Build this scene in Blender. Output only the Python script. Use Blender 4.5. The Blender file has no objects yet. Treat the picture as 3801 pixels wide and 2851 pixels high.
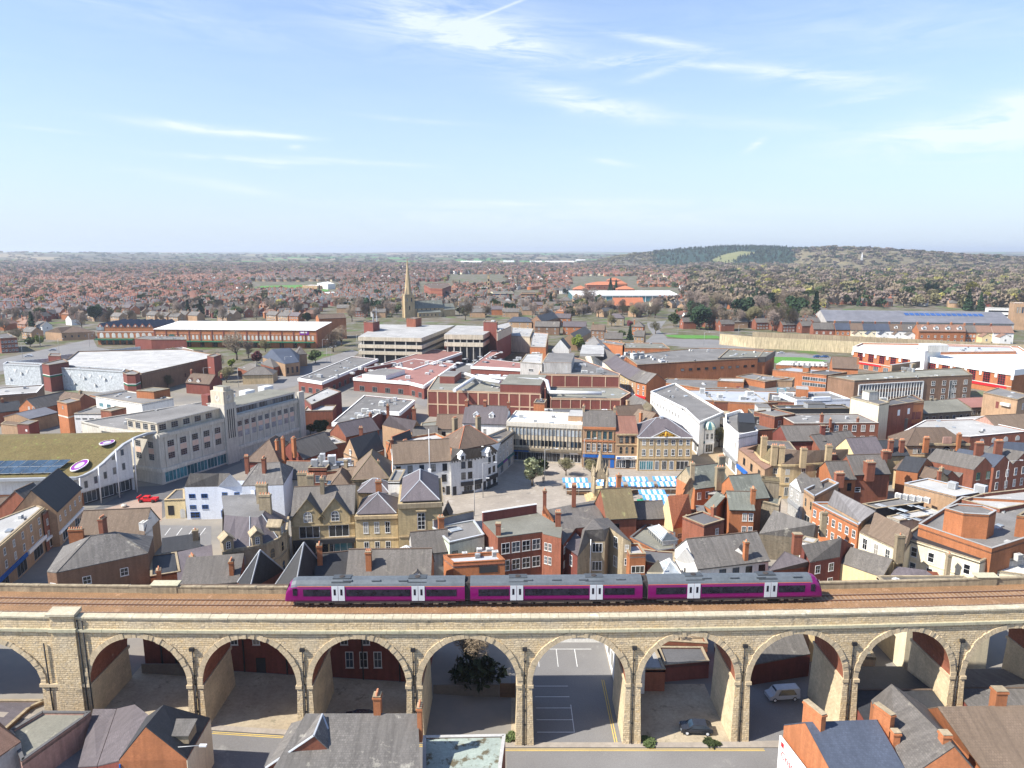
import bpy,math,random
from mathutils import Vector,Matrix,noise as mnoise
R = math.radians
random.seed(7)
SC = bpy.context.scene
COL = SC.collection
# ---------------------------------------------------------------- camera
CAM_H,PITCH,FPX,CX,CY = 64.0,R(10.52),2636.0,1900.5,1425.5
cam_d = bpy.data.cameras.new('camera')
cam_d.sensor_fit = 'HORIZONTAL'; cam_d.sensor_width = 36.0
cam_d.lens = 36.0 * FPX / 3801.0
cam_d.clip_start = 1.0; cam_d.clip_end = 60000.0
cam = bpy.data.objects.new('camera',cam_d); COL.objects.link(cam)
cam.location = (0,0,CAM_H); cam.rotation_euler = (R(90) - PITCH,0,0)
SC.camera = cam
# ---------------------------------------------------------------- world
SUN_EL = R(45.5); SUN_DIR = (0.927,0.375)      # horizontal direction in which the light travels
world = bpy.data.worlds.new('World'); SC.world = world; world.use_nodes = True
wt = world.node_tree; wt.nodes.clear()
def wn(t,**k):
 n = wt.nodes.new(t)
 for a,v in k.items():setattr(n,a,v)
 return n
def wmath(op,a,b=None,c=None):
 n = wn('ShaderNodeMath',operation=op)
 for i,v in enumerate((a,b,c)):
  if v is None:continue
  if isinstance(v,(int,float)):n.inputs[i].default_value = v
  else:wt.links.new(v,n.inputs[i])
 return n.outputs[0]
wo = wn('ShaderNodeOutputWorld'); bg = wn('ShaderNodeBackground')
sky = wn('ShaderNodeTexSky',sky_type='NISHITA',sun_disc=False)
sky.sun_elevation = SUN_EL; sky.sun_rotation = math.atan2(-SUN_DIR[0],-SUN_DIR[1])
sky.altitude = 60; sky.air_density = 1.0; sky.dust_density = 0.5; sky.ozone_density = 3.0
tc = wn('ShaderNodeTexCoord'); sp = wn('ShaderNodeSeparateXYZ'); wt.links.new(tc.outputs['Generated'],sp.inputs[0])
az = wmath('ARCTAN2',sp.outputs[0],sp.outputs[1]); el = wmath('ARCSINE',sp.outputs[2])
def pix_dir(x,y):
 d = -(y - CY) / FPX
 v = Vector(((x - CX) / FPX,math.cos(PITCH) + d * math.sin(PITCH),-math.sin(PITCH) + d * math.cos(PITCH)))
 v.normalize(); return v
def azel(x,y):
 v = pix_dir(x,y); return math.atan2(v.x,v.y),math.asin(v.z)
CLOUDS = [(960,50,210,50,8,.8),(1080,92,130,20,8,1.1),(1370,130,75,11,-2,1.1),(1440,150,60,7,-15,.7),(1540,143,60,6,5,.6),
 (1430,92,100,8,12,.6),(1760,165,150,18,10,.8),(1300,232,120,17,10,1.0),(1200,190,120,15,15,.4),(1620,270,160,12,5,.35),
 (2130,285,200,34,-3,1.1),(2215,250,60,40,-20,.9),(430,277,110,8,3,1.0),(610,294,60,4,2,.9),(540,345,130,5,1,.9),(780,350,110,4,2,.7),
 (590,355,30,6,0,.8),(440,395,130,9,8,.4),(1320,350,40,5,10,.6),(1630,315,18,6,-30,1.1),(640,318,15,5,0,.6),(1860,213,60,5,-5,.6),
 (1150,440,300,8,0,.45),(1200,470,420,25,0,.4),(120,282,50,3,2,.4),(900,260,90,5,3,.35),(1900,60,300,40,5,.22),(300,20,300,30,5,.22)]
cv = wn('ShaderNodeCombineXYZ')
wt.links.new(wmath('ADD',wmath('MULTIPLY',az,7.0),wmath('MULTIPLY',el,9.0)),cv.inputs[0]); wt.links.new(wmath('MULTIPLY',el,42.0),cv.inputs[1])
n1 = wn('ShaderNodeTexNoise'); n1.inputs['Scale'].default_value = 1.0; n1.inputs['Detail'].default_value = 9; n1.inputs['Roughness'].default_value = .68; n1.inputs['Distortion'].default_value = .6
wt.links.new(cv.outputs[0],n1.inputs['Vector'])
fib = wmath('MULTIPLY',wmath('SUBTRACT',n1.outputs['Fac'],0.36),3.2)
fib.node.use_clamp = True
tot = None
for (px,py,hw,hh,tilt,st) in CLOUDS:
 a0,e0 = azel(px * 1.7183,py * 1.7183); k = 1.7183 / FPX
 t = R(tilt); ct,s_ = math.cos(t),math.sin(t)
 da = wmath('SUBTRACT',az,a0); de = wmath('SUBTRACT',el,e0)
 p = wmath('SUBTRACT',wmath('MULTIPLY',da,ct / (hw * k)),wmath('MULTIPLY',de,s_ / (hw * k)))
 q = wmath('ADD',wmath('MULTIPLY',da,s_ / (hh * k)),wmath('MULTIPLY',de,ct / (hh * k)))
 r2 = wmath('ADD',wmath('MULTIPLY',p,p),wmath('MULTIPLY',q,q))
 g = wmath('MULTIPLY',wmath('EXPONENT',wmath('MULTIPLY',r2,-1.0)),st * 1.35)
 tot = g if tot is None else wmath('ADD',tot,g)
cl = wmath('MULTIPLY',tot,fib)
# old straight vapour trail
a0,e0 = azel(1055 * 1.7183,30 * 1.7183); a1,e1 = azel(1128 * 1.7183,0)
tt = math.atan2(e1 - e0,a1 - a0); ct,s_ = math.cos(tt),math.sin(tt)
da = wmath('SUBTRACT',az,a0); de = wmath('SUBTRACT',el,e0)
p = wmath('ADD',wmath('MULTIPLY',da,ct / .062),wmath('MULTIPLY',de,s_ / .062))
q = wmath('SUBTRACT',wmath('MULTIPLY',de,ct / .0016),wmath('MULTIPLY',da,s_ / .0016))
g = wmath('MULTIPLY',wmath('EXPONENT',wmath('MULTIPLY',wmath('ADD',wmath('POWER',wmath('ABSOLUTE',p),6),wmath('MULTIPLY',q,q)),-1)),.5)
cl = wmath('ADD',cl,g)
# thin veil: faint everywhere plus whitening toward the horizon
veil = wmath('MULTIPLY',wmath('EXPONENT',wmath('MULTIPLY',wmath('ABSOLUTE',el),-4.2)),.93)
vm = wn('ShaderNodeMix',data_type='RGBA'); wt.links.new(veil,vm.inputs[0]); wt.links.new(sky.outputs[0],vm.inputs[6]); vm.inputs[7].default_value = (3.35,3.8,4.1,1)
cl = wmath('ADD',cl,wmath('MULTIPLY',fib,.05)); clc = wmath('MINIMUM',cl,.8)
mx = wn('ShaderNodeMix',data_type='RGBA'); wt.links.new(clc,mx.inputs[0]); wt.links.new(vm.outputs[2],mx.inputs[6]); mx.inputs[7].default_value = (4.7,5.0,5.2,1)
SKYTINT = wn('ShaderNodeMix',data_type='RGBA',blend_type='MULTIPLY'); SKYTINT.inputs[0].default_value = 1; SKYTINT.inputs[7].default_value = (.93,.965,1.06,1)
wt.links.new(mx.outputs[2],SKYTINT.inputs[6])
wt.links.new(SKYTINT.outputs[2],bg.inputs[0]); bg.inputs[1].default_value = 0.112
wt.links.new(bg.outputs[0],wo.inputs[0])
sun_d = bpy.data.lights.new('sun','SUN'); sun_d.energy = 4.7; sun_d.angle = R(.55); sun_d.color = (1,.94,.84)
sun = bpy.data.objects.new('sun',sun_d); COL.objects.link(sun)
sun.rotation_euler = Vector((SUN_DIR[0] * math.cos(SUN_EL),SUN_DIR[1] * math.cos(SUN_EL),-math.sin(SUN_EL))).to_track_quat('-Z','Y').to_euler()
vs = SC.view_settings; vs.view_transform = 'Standard'; vs.look = 'None'; vs.exposure = 0.98; vs.gamma = 1
SC.cycles.max_bounces = 5; SC.cycles.diffuse_bounces = 3; SC.cycles.glossy_bounces = 2; SC.cycles.transmission_bounces = 3; SC.cycles.volume_bounces = 0
SC.cycles.use_denoising = True; SC.cycles.volume_step_rate = 8
# ---------------------------------------------------------------- measuring: crop pixel -> place on the level z
VX,VY,VS = 0.0,0.0,2.2118
def view(x,y,s=2.2118):
 global VX,VY,VS
 VX,VY,VS = x,y,s
def at(px,py,z=0.0):
 x,y = VX + px / VS,VY + py / VS
 d = -(y - CY) / FPX
 v = Vector(((x - CX) / FPX,math.cos(PITCH) + d * math.sin(PITCH),-math.sin(PITCH) + d * math.cos(PITCH)))
 t = (z - CAM_H) / v.z
 return Vector((v.x * t,v.y * t,z))
def hgt(px,py,Y):
 x,y = VX + px / VS,VY + py / VS
 d = -(y - CY) / FPX
 dy = math.cos(PITCH) + d * math.sin(PITCH); dz = -math.sin(PITCH) + d * math.cos(PITCH)
 return CAM_H + dz * Y / dy
def proj(p):
 v = Vector((p[0],p[1],p[2] - CAM_H)); F = Vector((0,math.cos(PITCH),-math.sin(PITCH))); U = Vector((0,math.sin(PITCH),math.cos(PITCH)))
 t = v.dot(F); return CX + FPX * v.x / t,CY - FPX * v.dot(U) / t,t
def gz(x,y):
 h = max(0.0,min(4.6,.07 * (-3 - x)))
 f = 1 - max(0.0,min(1.0,(y - 112) / 22.0))
 return h * f * f * (3 - 2 * f)
# ---------------------------------------------------------------- materials
MATS = {}
def M(name,c1,c2=None,big=.15,fine=3.0,amt=.5,var=.10,rows=None,mort=.75,rough=.85,bump=.0,streak=0,spec=.3,metal=0,vary=.12,c3=None,c3cut=.62):
 """procedural paint: c1/c2 mixed by a large noise, fine noise on top, optional courses (w, h), rain streaks, patches of c3"""
 if name in MATS:return MATS[name]
 m = bpy.data.materials.new(name); m.use_nodes = True; nt = m.node_tree; N = nt.nodes; L = nt.links
 b = N['Principled BSDF']; b.inputs['Roughness'].default_value = rough; b.inputs['Specular IOR Level'].default_value = spec; b.inputs['Metallic'].default_value = metal
 c2 = c2 or tuple(v * .72 for v in c1)
 g = N.new('ShaderNodeNewGeometry')
 def noise(scale,det=4,src=None,ro=.6):
  n = N.new('ShaderNodeTexNoise'); n.inputs['Scale'].default_value = scale; n.inputs['Detail'].default_value = det; n.inputs['Roughness'].default_value = ro
  L.new(src or g.outputs['Position'],n.inputs['Vector']); return n.outputs['Fac']
 def ramp(f,lo,hi):
  r = N.new('ShaderNodeMapRange'); r.inputs[1].default_value = lo; r.inputs[2].default_value = hi; L.new(f,r.inputs[0]); return r.outputs[0]
 def mix(f,a,bb,t='MIX'):
  x = N.new('ShaderNodeMix'); x.data_type = 'RGBA'; x.blend_type = t
  for i,v in ((0,f),(6,a),(7,bb)):
   if isinstance(v,(int,float)):x.inputs[i].default_value = v
   elif isinstance(v,tuple):x.inputs[i].default_value = (*v,1)
   else:L.new(v,x.inputs[i])
  return x.outputs[2]
 def grey(f,lo,hi):
  r = N.new('ShaderNodeMapRange'); r.inputs[3].default_value = lo; r.inputs[4].default_value = hi; L.new(f,r.inputs[0])
  c = N.new('ShaderNodeCombineColor'); [L.new(r.outputs[0],c.inputs[i]) for i in range(3)]; return c.outputs[0]
 uv = N.new('ShaderNodeUVMap'); uv.uv_map = 'UVMap'
 fbig = ramp(noise(big,5),.5 - amt * .4,.5 + amt * .4)
 var *= 1.35
 if rows:
  br = N.new('ShaderNodeTexBrick'); br.offset = .5
  br.inputs['Scale'].default_value = 1; br.inputs['Brick Width'].default_value = rows[0]; br.inputs['Row Height'].default_value = rows[1]
  br.inputs['Mortar Size'].default_value = rows[1] * .09; br.inputs['Mortar Smooth'].default_value = .4; br.inputs['Bias'].default_value = 0
  L.new(uv.outputs[0],br.inputs['Vector'])
  br.inputs['Color1'].default_value = (*c1,1); br.inputs['Color2'].default_value = (*c2,1); br.inputs['Mortar'].default_value = (*[v * mort for v in c1],1)
  col = mix(ramp(noise(big,6,ro=.7),.36,.62),br.outputs['Color'],tuple(v * .68 for v in c1))
 else:
  col = mix(fbig,c1,c2)
 if c3:col = mix(ramp(noise(big * 2.3,7,ro=.7),c3cut,c3cut + .08),col,c3)
 col = mix(1.0,col,grey(ramp(noise(fine,6,ro=.75),.3,.7),1 - var,1 + var),'MULTIPLY')
 if streak:
  mp = N.new('ShaderNodeMapping'); mp.inputs['Scale'].default_value = (1.6,.16,1); L.new(uv.outputs[0],mp.inputs[0])
  col = mix(1.0,col,grey(ramp(noise(1,5,mp.outputs[0]),.35,.62),1 - streak,1.0),'MULTIPLY')
 if vary:
  oi = N.new('ShaderNodeObjectInfo'); col = mix(1.0,col,grey(oi.outputs['Random'],1 - vary,1 + vary),'MULTIPLY')
 L.new(col,b.inputs['Base Color'])
 if bump:
  bn = N.new('ShaderNodeBump'); bn.inputs['Strength'].default_value = 1; bn.inputs['Distance'].default_value = bump
  hsrc = noise(fine * .8,5)
  if rows:
   mm = N.new('ShaderNodeMath'); mm.operation = 'SUBTRACT'; L.new(hsrc,mm.inputs[0]); L.new(br.outputs['Fac'],mm.inputs[1]); hsrc = mm.outputs[0]
  L.new(hsrc,bn.inputs['Height']); L.new(bn.outputs[0],b.inputs['Normal'])
 MATS[name] = m; return m
def glass(name,c,rough=.12):
 m = M(name,c,tuple(v * .5 for v in c),big=.35,fine=.6,var=.25,rough=rough,spec=.6,vary=.35); return m
# walls
M('brick_red',(.335,.125,.075),(.245,.09,.058),rows=(.22,.075),streak=.25)
M('brick_dark',(.25,.075,.055),(.19,.06,.05),rows=(.22,.075),streak=.2)
M('brick_maroon',(.22,.072,.055),(.18,.055,.045),streak=.15,vary=.06)
M('brick_orange',(.51,.20,.088),(.39,.145,.065),rows=(.22,.075),streak=.18)
M('brick_tan',(.50,.33,.20),(.42,.26,.16),rows=(.22,.075),streak=.2)
M('brick_brown',(.30,.18,.115),(.24,.14,.09),rows=(.22,.075),streak=.2)
M('brick_pink',(.48,.30,.24),(.40,.23,.18),streak=.3)
M('stone_buff',(.60,.46,.27),(.50,.37,.22),rows=(.6,.3),mort=.8,streak=.28)
M('stone_yellow',(.64,.50,.28),(.52,.40,.22),rows=(.6,.3),mort=.82,streak=.2)
M('stone_old',(.47,.38,.25),(.33,.27,.185),rows=(.45,.25),mort=.7,streak=.35,c3=(.20,.17,.13))
M('stone_dark',(.30,.25,.18),(.17,.15,.115),rows=(.45,.25),streak=.35)
M('render_white',(.78,.77,.74),(.70,.69,.66),streak=.16,vary=.05)
M('render_cream',(.74,.66,.48),(.66,.58,.42),streak=.15,vary=.06)
M('render_yellow',(.72,.58,.32),(.66,.52,.30),streak=.15)
M('render_blue',(.72,.76,.83),(.67,.71,.79),streak=.08,vary=0)
M('render_green',(.62,.68,.55),(.55,.6,.48),streak=.2)
M('render_grey',(.50,.48,.45),(.40,.38,.36),streak=.3)
M('concrete',(.64,.60,.52),(.54,.50,.43),streak=.25,big=.3)
M('concrete_light',(.66,.58,.45),(.55,.48,.37),streak=.3,big=.3)
M('panel_pink',(.66,.46,.36),(.58,.41,.33),streak=.1)
M('sandstone_wall',(.74,.62,.40),(.66,.54,.34),rows=(1.2,.5),mort=.8,streak=.45,big=.05)
M('white_paint',(.80,.80,.78),(.74,.74,.72),vary=0,var=.04)
M('off_white',(.62,.61,.57),(.50,.49,.46),streak=.2)
M('black_paint',(.018,.018,.02),(.03,.03,.032),rough=.5,vary=0)
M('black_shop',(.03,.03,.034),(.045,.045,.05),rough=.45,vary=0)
M('grey_paint',(.30,.31,.32),vary=.05)
M('teal_paint',(.03,.13,.15),vary=.1)
M('blue_paint',(.02,.12,.42),vary=.05)
M('red_paint',(.60,.02,.03),(.5,.02,.03),vary=0,rough=.4)
M('green_paint',(.02,.13,.07),vary=.05)
M('purple_paint',(.22,.03,.30),vary=0)
M('gold',(.75,.45,.06),(.6,.33,.04),rough=.35,metal=.2,vary=0)
# roofs
M('slate_grey',(.18,.163,.147),(.115,.104,.095),rows=(.28,.24),mort=.55,rough=.7,streak=.25,c3=(.225,.205,.17),c3cut=.6)
M('slate_purple',(.165,.142,.152),(.115,.10,.108),rows=(.28,.24),mort=.6,rough=.7,streak=.22,c3=(.25,.235,.215),c3cut=.68)
M('slate_dark',(.055,.057,.063),(.036,.038,.043),rows=(.28,.24),mort=.6,rough=.6,streak=.2)
M('slate_blue',(.075,.09,.125),(.06,.072,.10),rows=(.3,.25),mort=.75,rough=.6,streak=.12)
M('slate_old',(.21,.195,.18),(.125,.117,.11),rows=(.28,.26),mort=.5,rough=.8,streak=.3,c3=(.36,.34,.29),c3cut=.6)
M('slate_green',(.20,.21,.18),(.15,.16,.14),rows=(.28,.24),mort=.6,streak=.25,c3=(.30,.31,.26),c3cut=.6)
M('tile_brown',(.19,.135,.10),(.135,.097,.073),rows=(.3,.3),mort=.5,streak=.22,c3=(.24,.20,.15),c3cut=.64)
M('tile_tan',(.245,.18,.13),(.175,.128,.093),rows=(.3,.3),mort=.45,streak=.22)
M('tile_moss',(.235,.19,.105),(.17,.125,.07),rows=(.3,.28),mort=.5,streak=.2,c3=(.30,.28,.13),c3cut=.58)
M('tile_red',(.30,.15,.11),(.24,.115,.085),rows=(.3,.3),mort=.55,streak=.2)
M('tile_orange',(.60,.22,.11),(.48,.165,.085),rows=(.24,.34),mort=.45,streak=.15)
M('tile_terracotta',(.34,.205,.15),(.26,.155,.115),rows=(.24,.3),mort=.5,streak=.2)
M('felt_grey',(.20,.193,.185),(.125,.12,.115),big=.12,var=.16,c3=(.34,.33,.31),c3cut=.62)
M('felt_green',(.225,.22,.185),(.15,.147,.122),big=.14,var=.14,c3=(.31,.30,.24),c3cut=.6)
M('felt_dark',(.12,.118,.12),(.085,.085,.088),big=.14,var=.15)
M('felt_light',(.42,.415,.40),(.29,.285,.275),big=.12,var=.12,c3=(.58,.58,.56),c3cut=.6)
M('felt_maroon',(.27,.135,.115),(.21,.105,.09),big=.14,var=.12)
M('roof_white',(.74,.74,.72),(.64,.64,.62),big=.08,var=.05,vary=.03)
M('roof_metal',(.20,.20,.22),(.17,.17,.185),rows=(30,.5),mort=.85,rough=.5,vary=.05)
M('roof_sedum',(.145,.115,.045),(.11,.085,.032),big=.35,fine=2.5,var=.3,c3=(.16,.18,.05),c3cut=.58,vary=0)
M('lead',(.42,.44,.47),(.34,.36,.385),rough=.5)
M('corrugated',(.34,.325,.33),(.25,.24,.245),rows=(.3,9),mort=.55,streak=.3)
M('pot',(.55,.24,.13),(.42,.18,.10),vary=.2)
M('metal_grey',(.42,.43,.44),(.33,.34,.35),rough=.5,vary=.1)
M('metal_light',(.66,.67,.68),(.56,.57,.58),rough=.45,vary=.05)
M('aircon',(.70,.70,.67),(.55,.55,.52),rough=.6,vary=.12)
M('timber',(.22,.13,.075),(.15,.09,.055),rows=(3,.12),mort=.6)
M('timber_grey',(.27,.23,.19),(.19,.16,.135),rows=(.14,4),mort=.5)
glass('glass_dark',(.022,.025,.03)); glass('glass_grey',(.10,.115,.125)); glass('glass_blue',(.04,.07,.11)); glass('glass_teal',(.07,.22,.26)); glass('glass_bright',(.38,.42,.45))
glass('glass_blind',(.35,.33,.29),.5)
# ground
M('asphalt',(.20,.195,.19),(.155,.15,.148),big=.08,fine=5,var=.12,vary=0,c3=(.23,.225,.215),c3cut=.6)
M('asphalt_dark',(.13,.127,.128),(.105,.103,.104),big=.08,fine=5,var=.1,vary=0)
M('paving_grey',(.37,.325,.275),(.30,.265,.225),rows=(.9,.6),mort=.88,big=.06,fine=1.2,var=.08,vary=0,c3=(.38,.345,.31),c3cut=.6)
M('paving_pink',(.40,.30,.24),(.34,.25,.20),rows=(.4,.2),mort=.85,big=.06,fine=2,var=.1,vary=0)
M('paving_tan',(.42,.325,.21),(.36,.27,.17),rows=(.4,.2),mort=.85,big=.06,fine=2,var=.1,vary=0)
M('dirt',(.42,.36,.26),(.29,.24,.17),big=.25,fine=2,var=.2,vary=0,c3=(.22,.19,.13),c3cut=.58)
M('grass',(.10,.19,.035),(.075,.15,.03),big=.2,fine=3,var=.2,vary=0)
M('grass_bright',(.085,.22,.035),(.07,.18,.03),big=.02,fine=1,var=.12,vary=0)
M('field_green',(.11,.22,.055),(.10,.19,.05),big=.004,fine=.05,var=.1,vary=.1)
M('field_olive',(.20,.20,.085),(.15,.16,.06),big=.01,fine=.08,var=.15,vary=.1)
M('line_white',(.72,.72,.70),vary=0); M('line_yellow',(.72,.50,.10),vary=0)
M('leaf_dark',(.03,.062,.026),(.02,.042,.018),big=.6,fine=3,var=.35,vary=.3)
M('leaf_bright',(.19,.23,.035),(.12,.16,.025),big=.6,fine=3,var=.3,vary=.2)
M('leaf_yellow',(.34,.31,.09),(.24,.22,.06),big=.5,fine=3,var=.3,vary=.15)
M('leaf_mid',(.075,.10,.035),(.045,.065,.022),big=.6,fine=3,var=.35,vary=.3)
M('twig_brown',(.235,.185,.13),(.165,.13,.09),big=.4,fine=3,var=.3,vary=.2)
M('twig_purple',(.225,.175,.145),(.165,.128,.105),big=.4,fine=3,var=.3,vary=.2)
M('twig_olive',(.20,.18,.09),(.145,.13,.065),big=.4,fine=3,var=.3,vary=.2)
M('blossom',(.38,.39,.24),(.22,.25,.12),big=1.6,fine=5,var=.35,vary=.1)
M('leaf_crimson',(.13,.035,.04),(.08,.02,.025),big=.6,fine=3,var=.3,vary=.1)
M('bark',(.13,.10,.075),(.09,.07,.05),fine=6,var=.3)
# ---------------------------------------------------------------- mesh builder
class MB:
 def __init__(s):s.v = []; s.f = []; s.m = []; s.sm = []; s.mats = []
 def mi(s,m):
  if m not in s.mats:s.mats.append(m)
  return s.mats.index(m)
 def face(s,pts,m,smooth=False):
  n = len(s.v); s.v.extend([tuple(p) for p in pts]); s.f.append(tuple(range(n,n + len(pts)))); s.m.append(s.mi(m)); s.sm.append(smooth); return s
 def box(s,x0,x1,y0,y1,z0,z1,m,bottom=True,top=True,sides=True):
  a = [(x0,y0,z0),(x1,y0,z0),(x1,y1,z0),(x0,y1,z0),(x0,y0,z1),(x1,y0,z1),(x1,y1,z1),(x0,y1,z1)]
  q = []
  if bottom:q.append((3,2,1,0))
  if top:q.append((4,5,6,7))
  if sides:q += [(0,1,5,4),(1,2,6,5),(2,3,7,6),(3,0,4,7)]
  n = len(s.v); s.v.extend(a); k = s.mi(m)
  for t in q:s.f.append(tuple(n + i for i in t)); s.m.append(k); s.sm.append(False)
  return s
 def prism(s,poly,z0,z1,m,mtop=None,bottom=True,top=True):
  """poly ccw (x,y); z0,z1 numbers or lists"""
  n = len(poly); a = [z0] * n if isinstance(z0,(int,float)) else z0; b = [z1] * n if isinstance(z1,(int,float)) else z1
  for i in range(n):
   j = (i + 1) % n
   s.face([(*poly[i],a[i]),(*poly[j],a[j]),(*poly[j],b[j]),(*poly[i],b[i])],m)
  if top:s.face([(*poly[i],b[i]) for i in range(n)],mtop or m)
  if bottom:s.face([(*poly[i],a[i]) for i in reversed(range(n))],m)
  return s
 def slab(s,pts,th,m,msides=None):
  """a sloping sheet given thickness th downward; pts ccw seen from above"""
  lo = [(p[0],p[1],p[2] - th) for p in pts]; n = len(pts)
  s.face(pts,m); s.face(lo[::-1],msides or m)
  for i in range(n):
   j = (i + 1) % n; s.face([lo[i],lo[j],pts[j],pts[i]],msides or m)
  return s
 def cyl(s,x,y,z0,z1,r0,r1,m,n=8,cap=True,smooth=True):
  a = [(x + r0 * math.cos(6.28319 * i / n),y + r0 * math.sin(6.28319 * i / n),z0) for i in range(n)]
  b = [(x + r1 * math.cos(6.28319 * i / n),y + r1 * math.sin(6.28319 * i / n),z1) for i in range(n)]
  k = len(s.v); s.v.extend(a + b); q = s.mi(m)
  for i in range(n):s.f.append((k + i,k + (i + 1) % n,k + n + (i + 1) % n,k + n + i)); s.m.append(q); s.sm.append(smooth)
  if cap:
   if r1 > .001:s.f.append(tuple(k + n + i for i in range(n))); s.m.append(q); s.sm.append(False)
  return s
 def tube(s,p,q,r0,r1,m,n=6,smooth=True):
  p = Vector(p); q = Vector(q); d = (q - p)
  if d.length < 1e-6:return s
  d.normalize(); a = d.orthogonal().normalized(); b = d.cross(a)
  A = [p + (a * math.cos(6.28319 * i / n) + b * math.sin(6.28319 * i / n)) * r0 for i in range(n)]
  B = [q + (a * math.cos(6.28319 * i / n) + b * math.sin(6.28319 * i / n)) * r1 for i in range(n)]
  k = len(s.v); s.v.extend([tuple(v) for v in A + B]); w = s.mi(m)
  for i in range(n):s.f.append((k + i,k + (i + 1) % n,k + n + (i + 1) % n,k + n + i)); s.m.append(w); s.sm.append(smooth)
  s.f.append(tuple(k + n + i for i in range(n))); s.m.append(w); s.sm.append(False)
  s.f.append(tuple(k + i for i in reversed(range(n)))); s.m.append(w); s.sm.append(False)
  return s
 def mesh(s,name):
  me = bpy.data.meshes.new(name); me.from_pydata(s.v,[],s.f)
  for m in s.mats:me.materials.append(MATS[m])
  me.polygons.foreach_set('material_index',s.m); me.polygons.foreach_set('use_smooth',s.sm)
  uvl = me.uv_layers.new(name='UVMap'); out = []
  V = s.v
  for f in s.f:
   nx = ny = nz = 0.0
   for i in range(len(f)):
    a = V[f[i]]; b = V[f[(i + 1) % len(f)]]
    nx += (a[1] - b[1]) * (a[2] + b[2]); ny += (a[2] - b[2]) * (a[0] + b[0]); nz += (a[0] - b[0]) * (a[1] + b[1])
   l = math.sqrt(nx * nx + ny * ny + nz * nz) or 1; nx /= l; ny /= l; nz /= l
   h = math.hypot(nx,ny)
   if h < .02:
    for i in f:out += [V[i][0],V[i][1]]
   else:
    tx,ty = -ny / h,nx / h
    bx,by,bz = -nz * ty,nz * tx,nx * ty - ny * tx
    for i in f:
     p = V[i]; out += [p[0] * tx + p[1] * ty,p[0] * bx + p[1] * by + p[2] * bz]
  uvl.data.foreach_set('uv',out); me.update(); return me
 def build(s,name,parent=None,loc=None):
  return link(name,s.mesh(name),parent,loc)
def link(name,data,parent=None,loc=None,rz=0.0):
 o = bpy.data.objects.new(name,data); COL.objects.link(o)
 if parent is not None:o.parent = parent; KIDS.setdefault(parent.name,[]).append(o)
 if loc is not None:o.location = loc
 if rz:o.rotation_euler = (0,0,rz)
 return o
def tag(o,label,cat,group=None):
 o['label'] = label; o['category'] = cat
 if group:o['group'] = group
 return o
def thing(name,label,cat,loc=(0,0,0),rz=0.0,group=None):
 o = link(name,None,None,loc,rz); o.empty_display_size = .5; return tag(o,label,cat,group)
def kind(o,k):o['kind'] = k; return o
KIDS = {}
def copy_tree(o,parent=None):
 c = o.copy(); COL.objects.link(c)
 if parent is not None:c.parent = parent; KIDS.setdefault(parent.name,[]).append(c)
 for ch in list(KIDS.get(o.name,())):copy_tree(ch,c)
 return c
# ================================================================ land
def far_h(x,y):
 d = math.hypot(x,y)
 if d < 3200 or y < 0:return 0.0
 f = min(1,(d - 3200) / 5200); f = f * f * (3 - 2 * f)
 n = mnoise.noise(Vector((x / 2600,y / 2600,1.3))) * .5 + mnoise.noise(Vector((x / 1100,y / 1100,7.1))) * .22
 return f * (38 + 62 * n + 22 * min(1,max(0,(d - 8000) / 8000)))
def axis(dense,d0,far):
 a = [i * d0 for i in range(int(dense / d0) + 1)]
 s = d0
 while a[-1] < far:s *= 1.13; a.append(a[-1] + min(s,420))
 return a
ax = axis(96,6,15000); xs = [-v for v in ax[:0:-1]] + ax
ys = [-v for v in axis(60,20,1500)[:0:-1]] + axis(132,4,19000)
gv = [(x,y,gz(x,y) + far_h(x,y)) for y in ys for x in xs]; nx_ = len(xs)
gf = [(j * nx_ + i,j * nx_ + i + 1,(j + 1) * nx_ + i + 1,(j + 1) * nx_ + i) for j in range(len(ys) - 1) for i in range(nx_ - 1)]
gme = bpy.data.meshes.new('ground'); gme.from_pydata(gv,[],gf); gme.polygons.foreach_set('use_smooth',[True] * len(gf))
gm = bpy.data.materials.new('ground_mix'); gm.use_nodes = True
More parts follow.
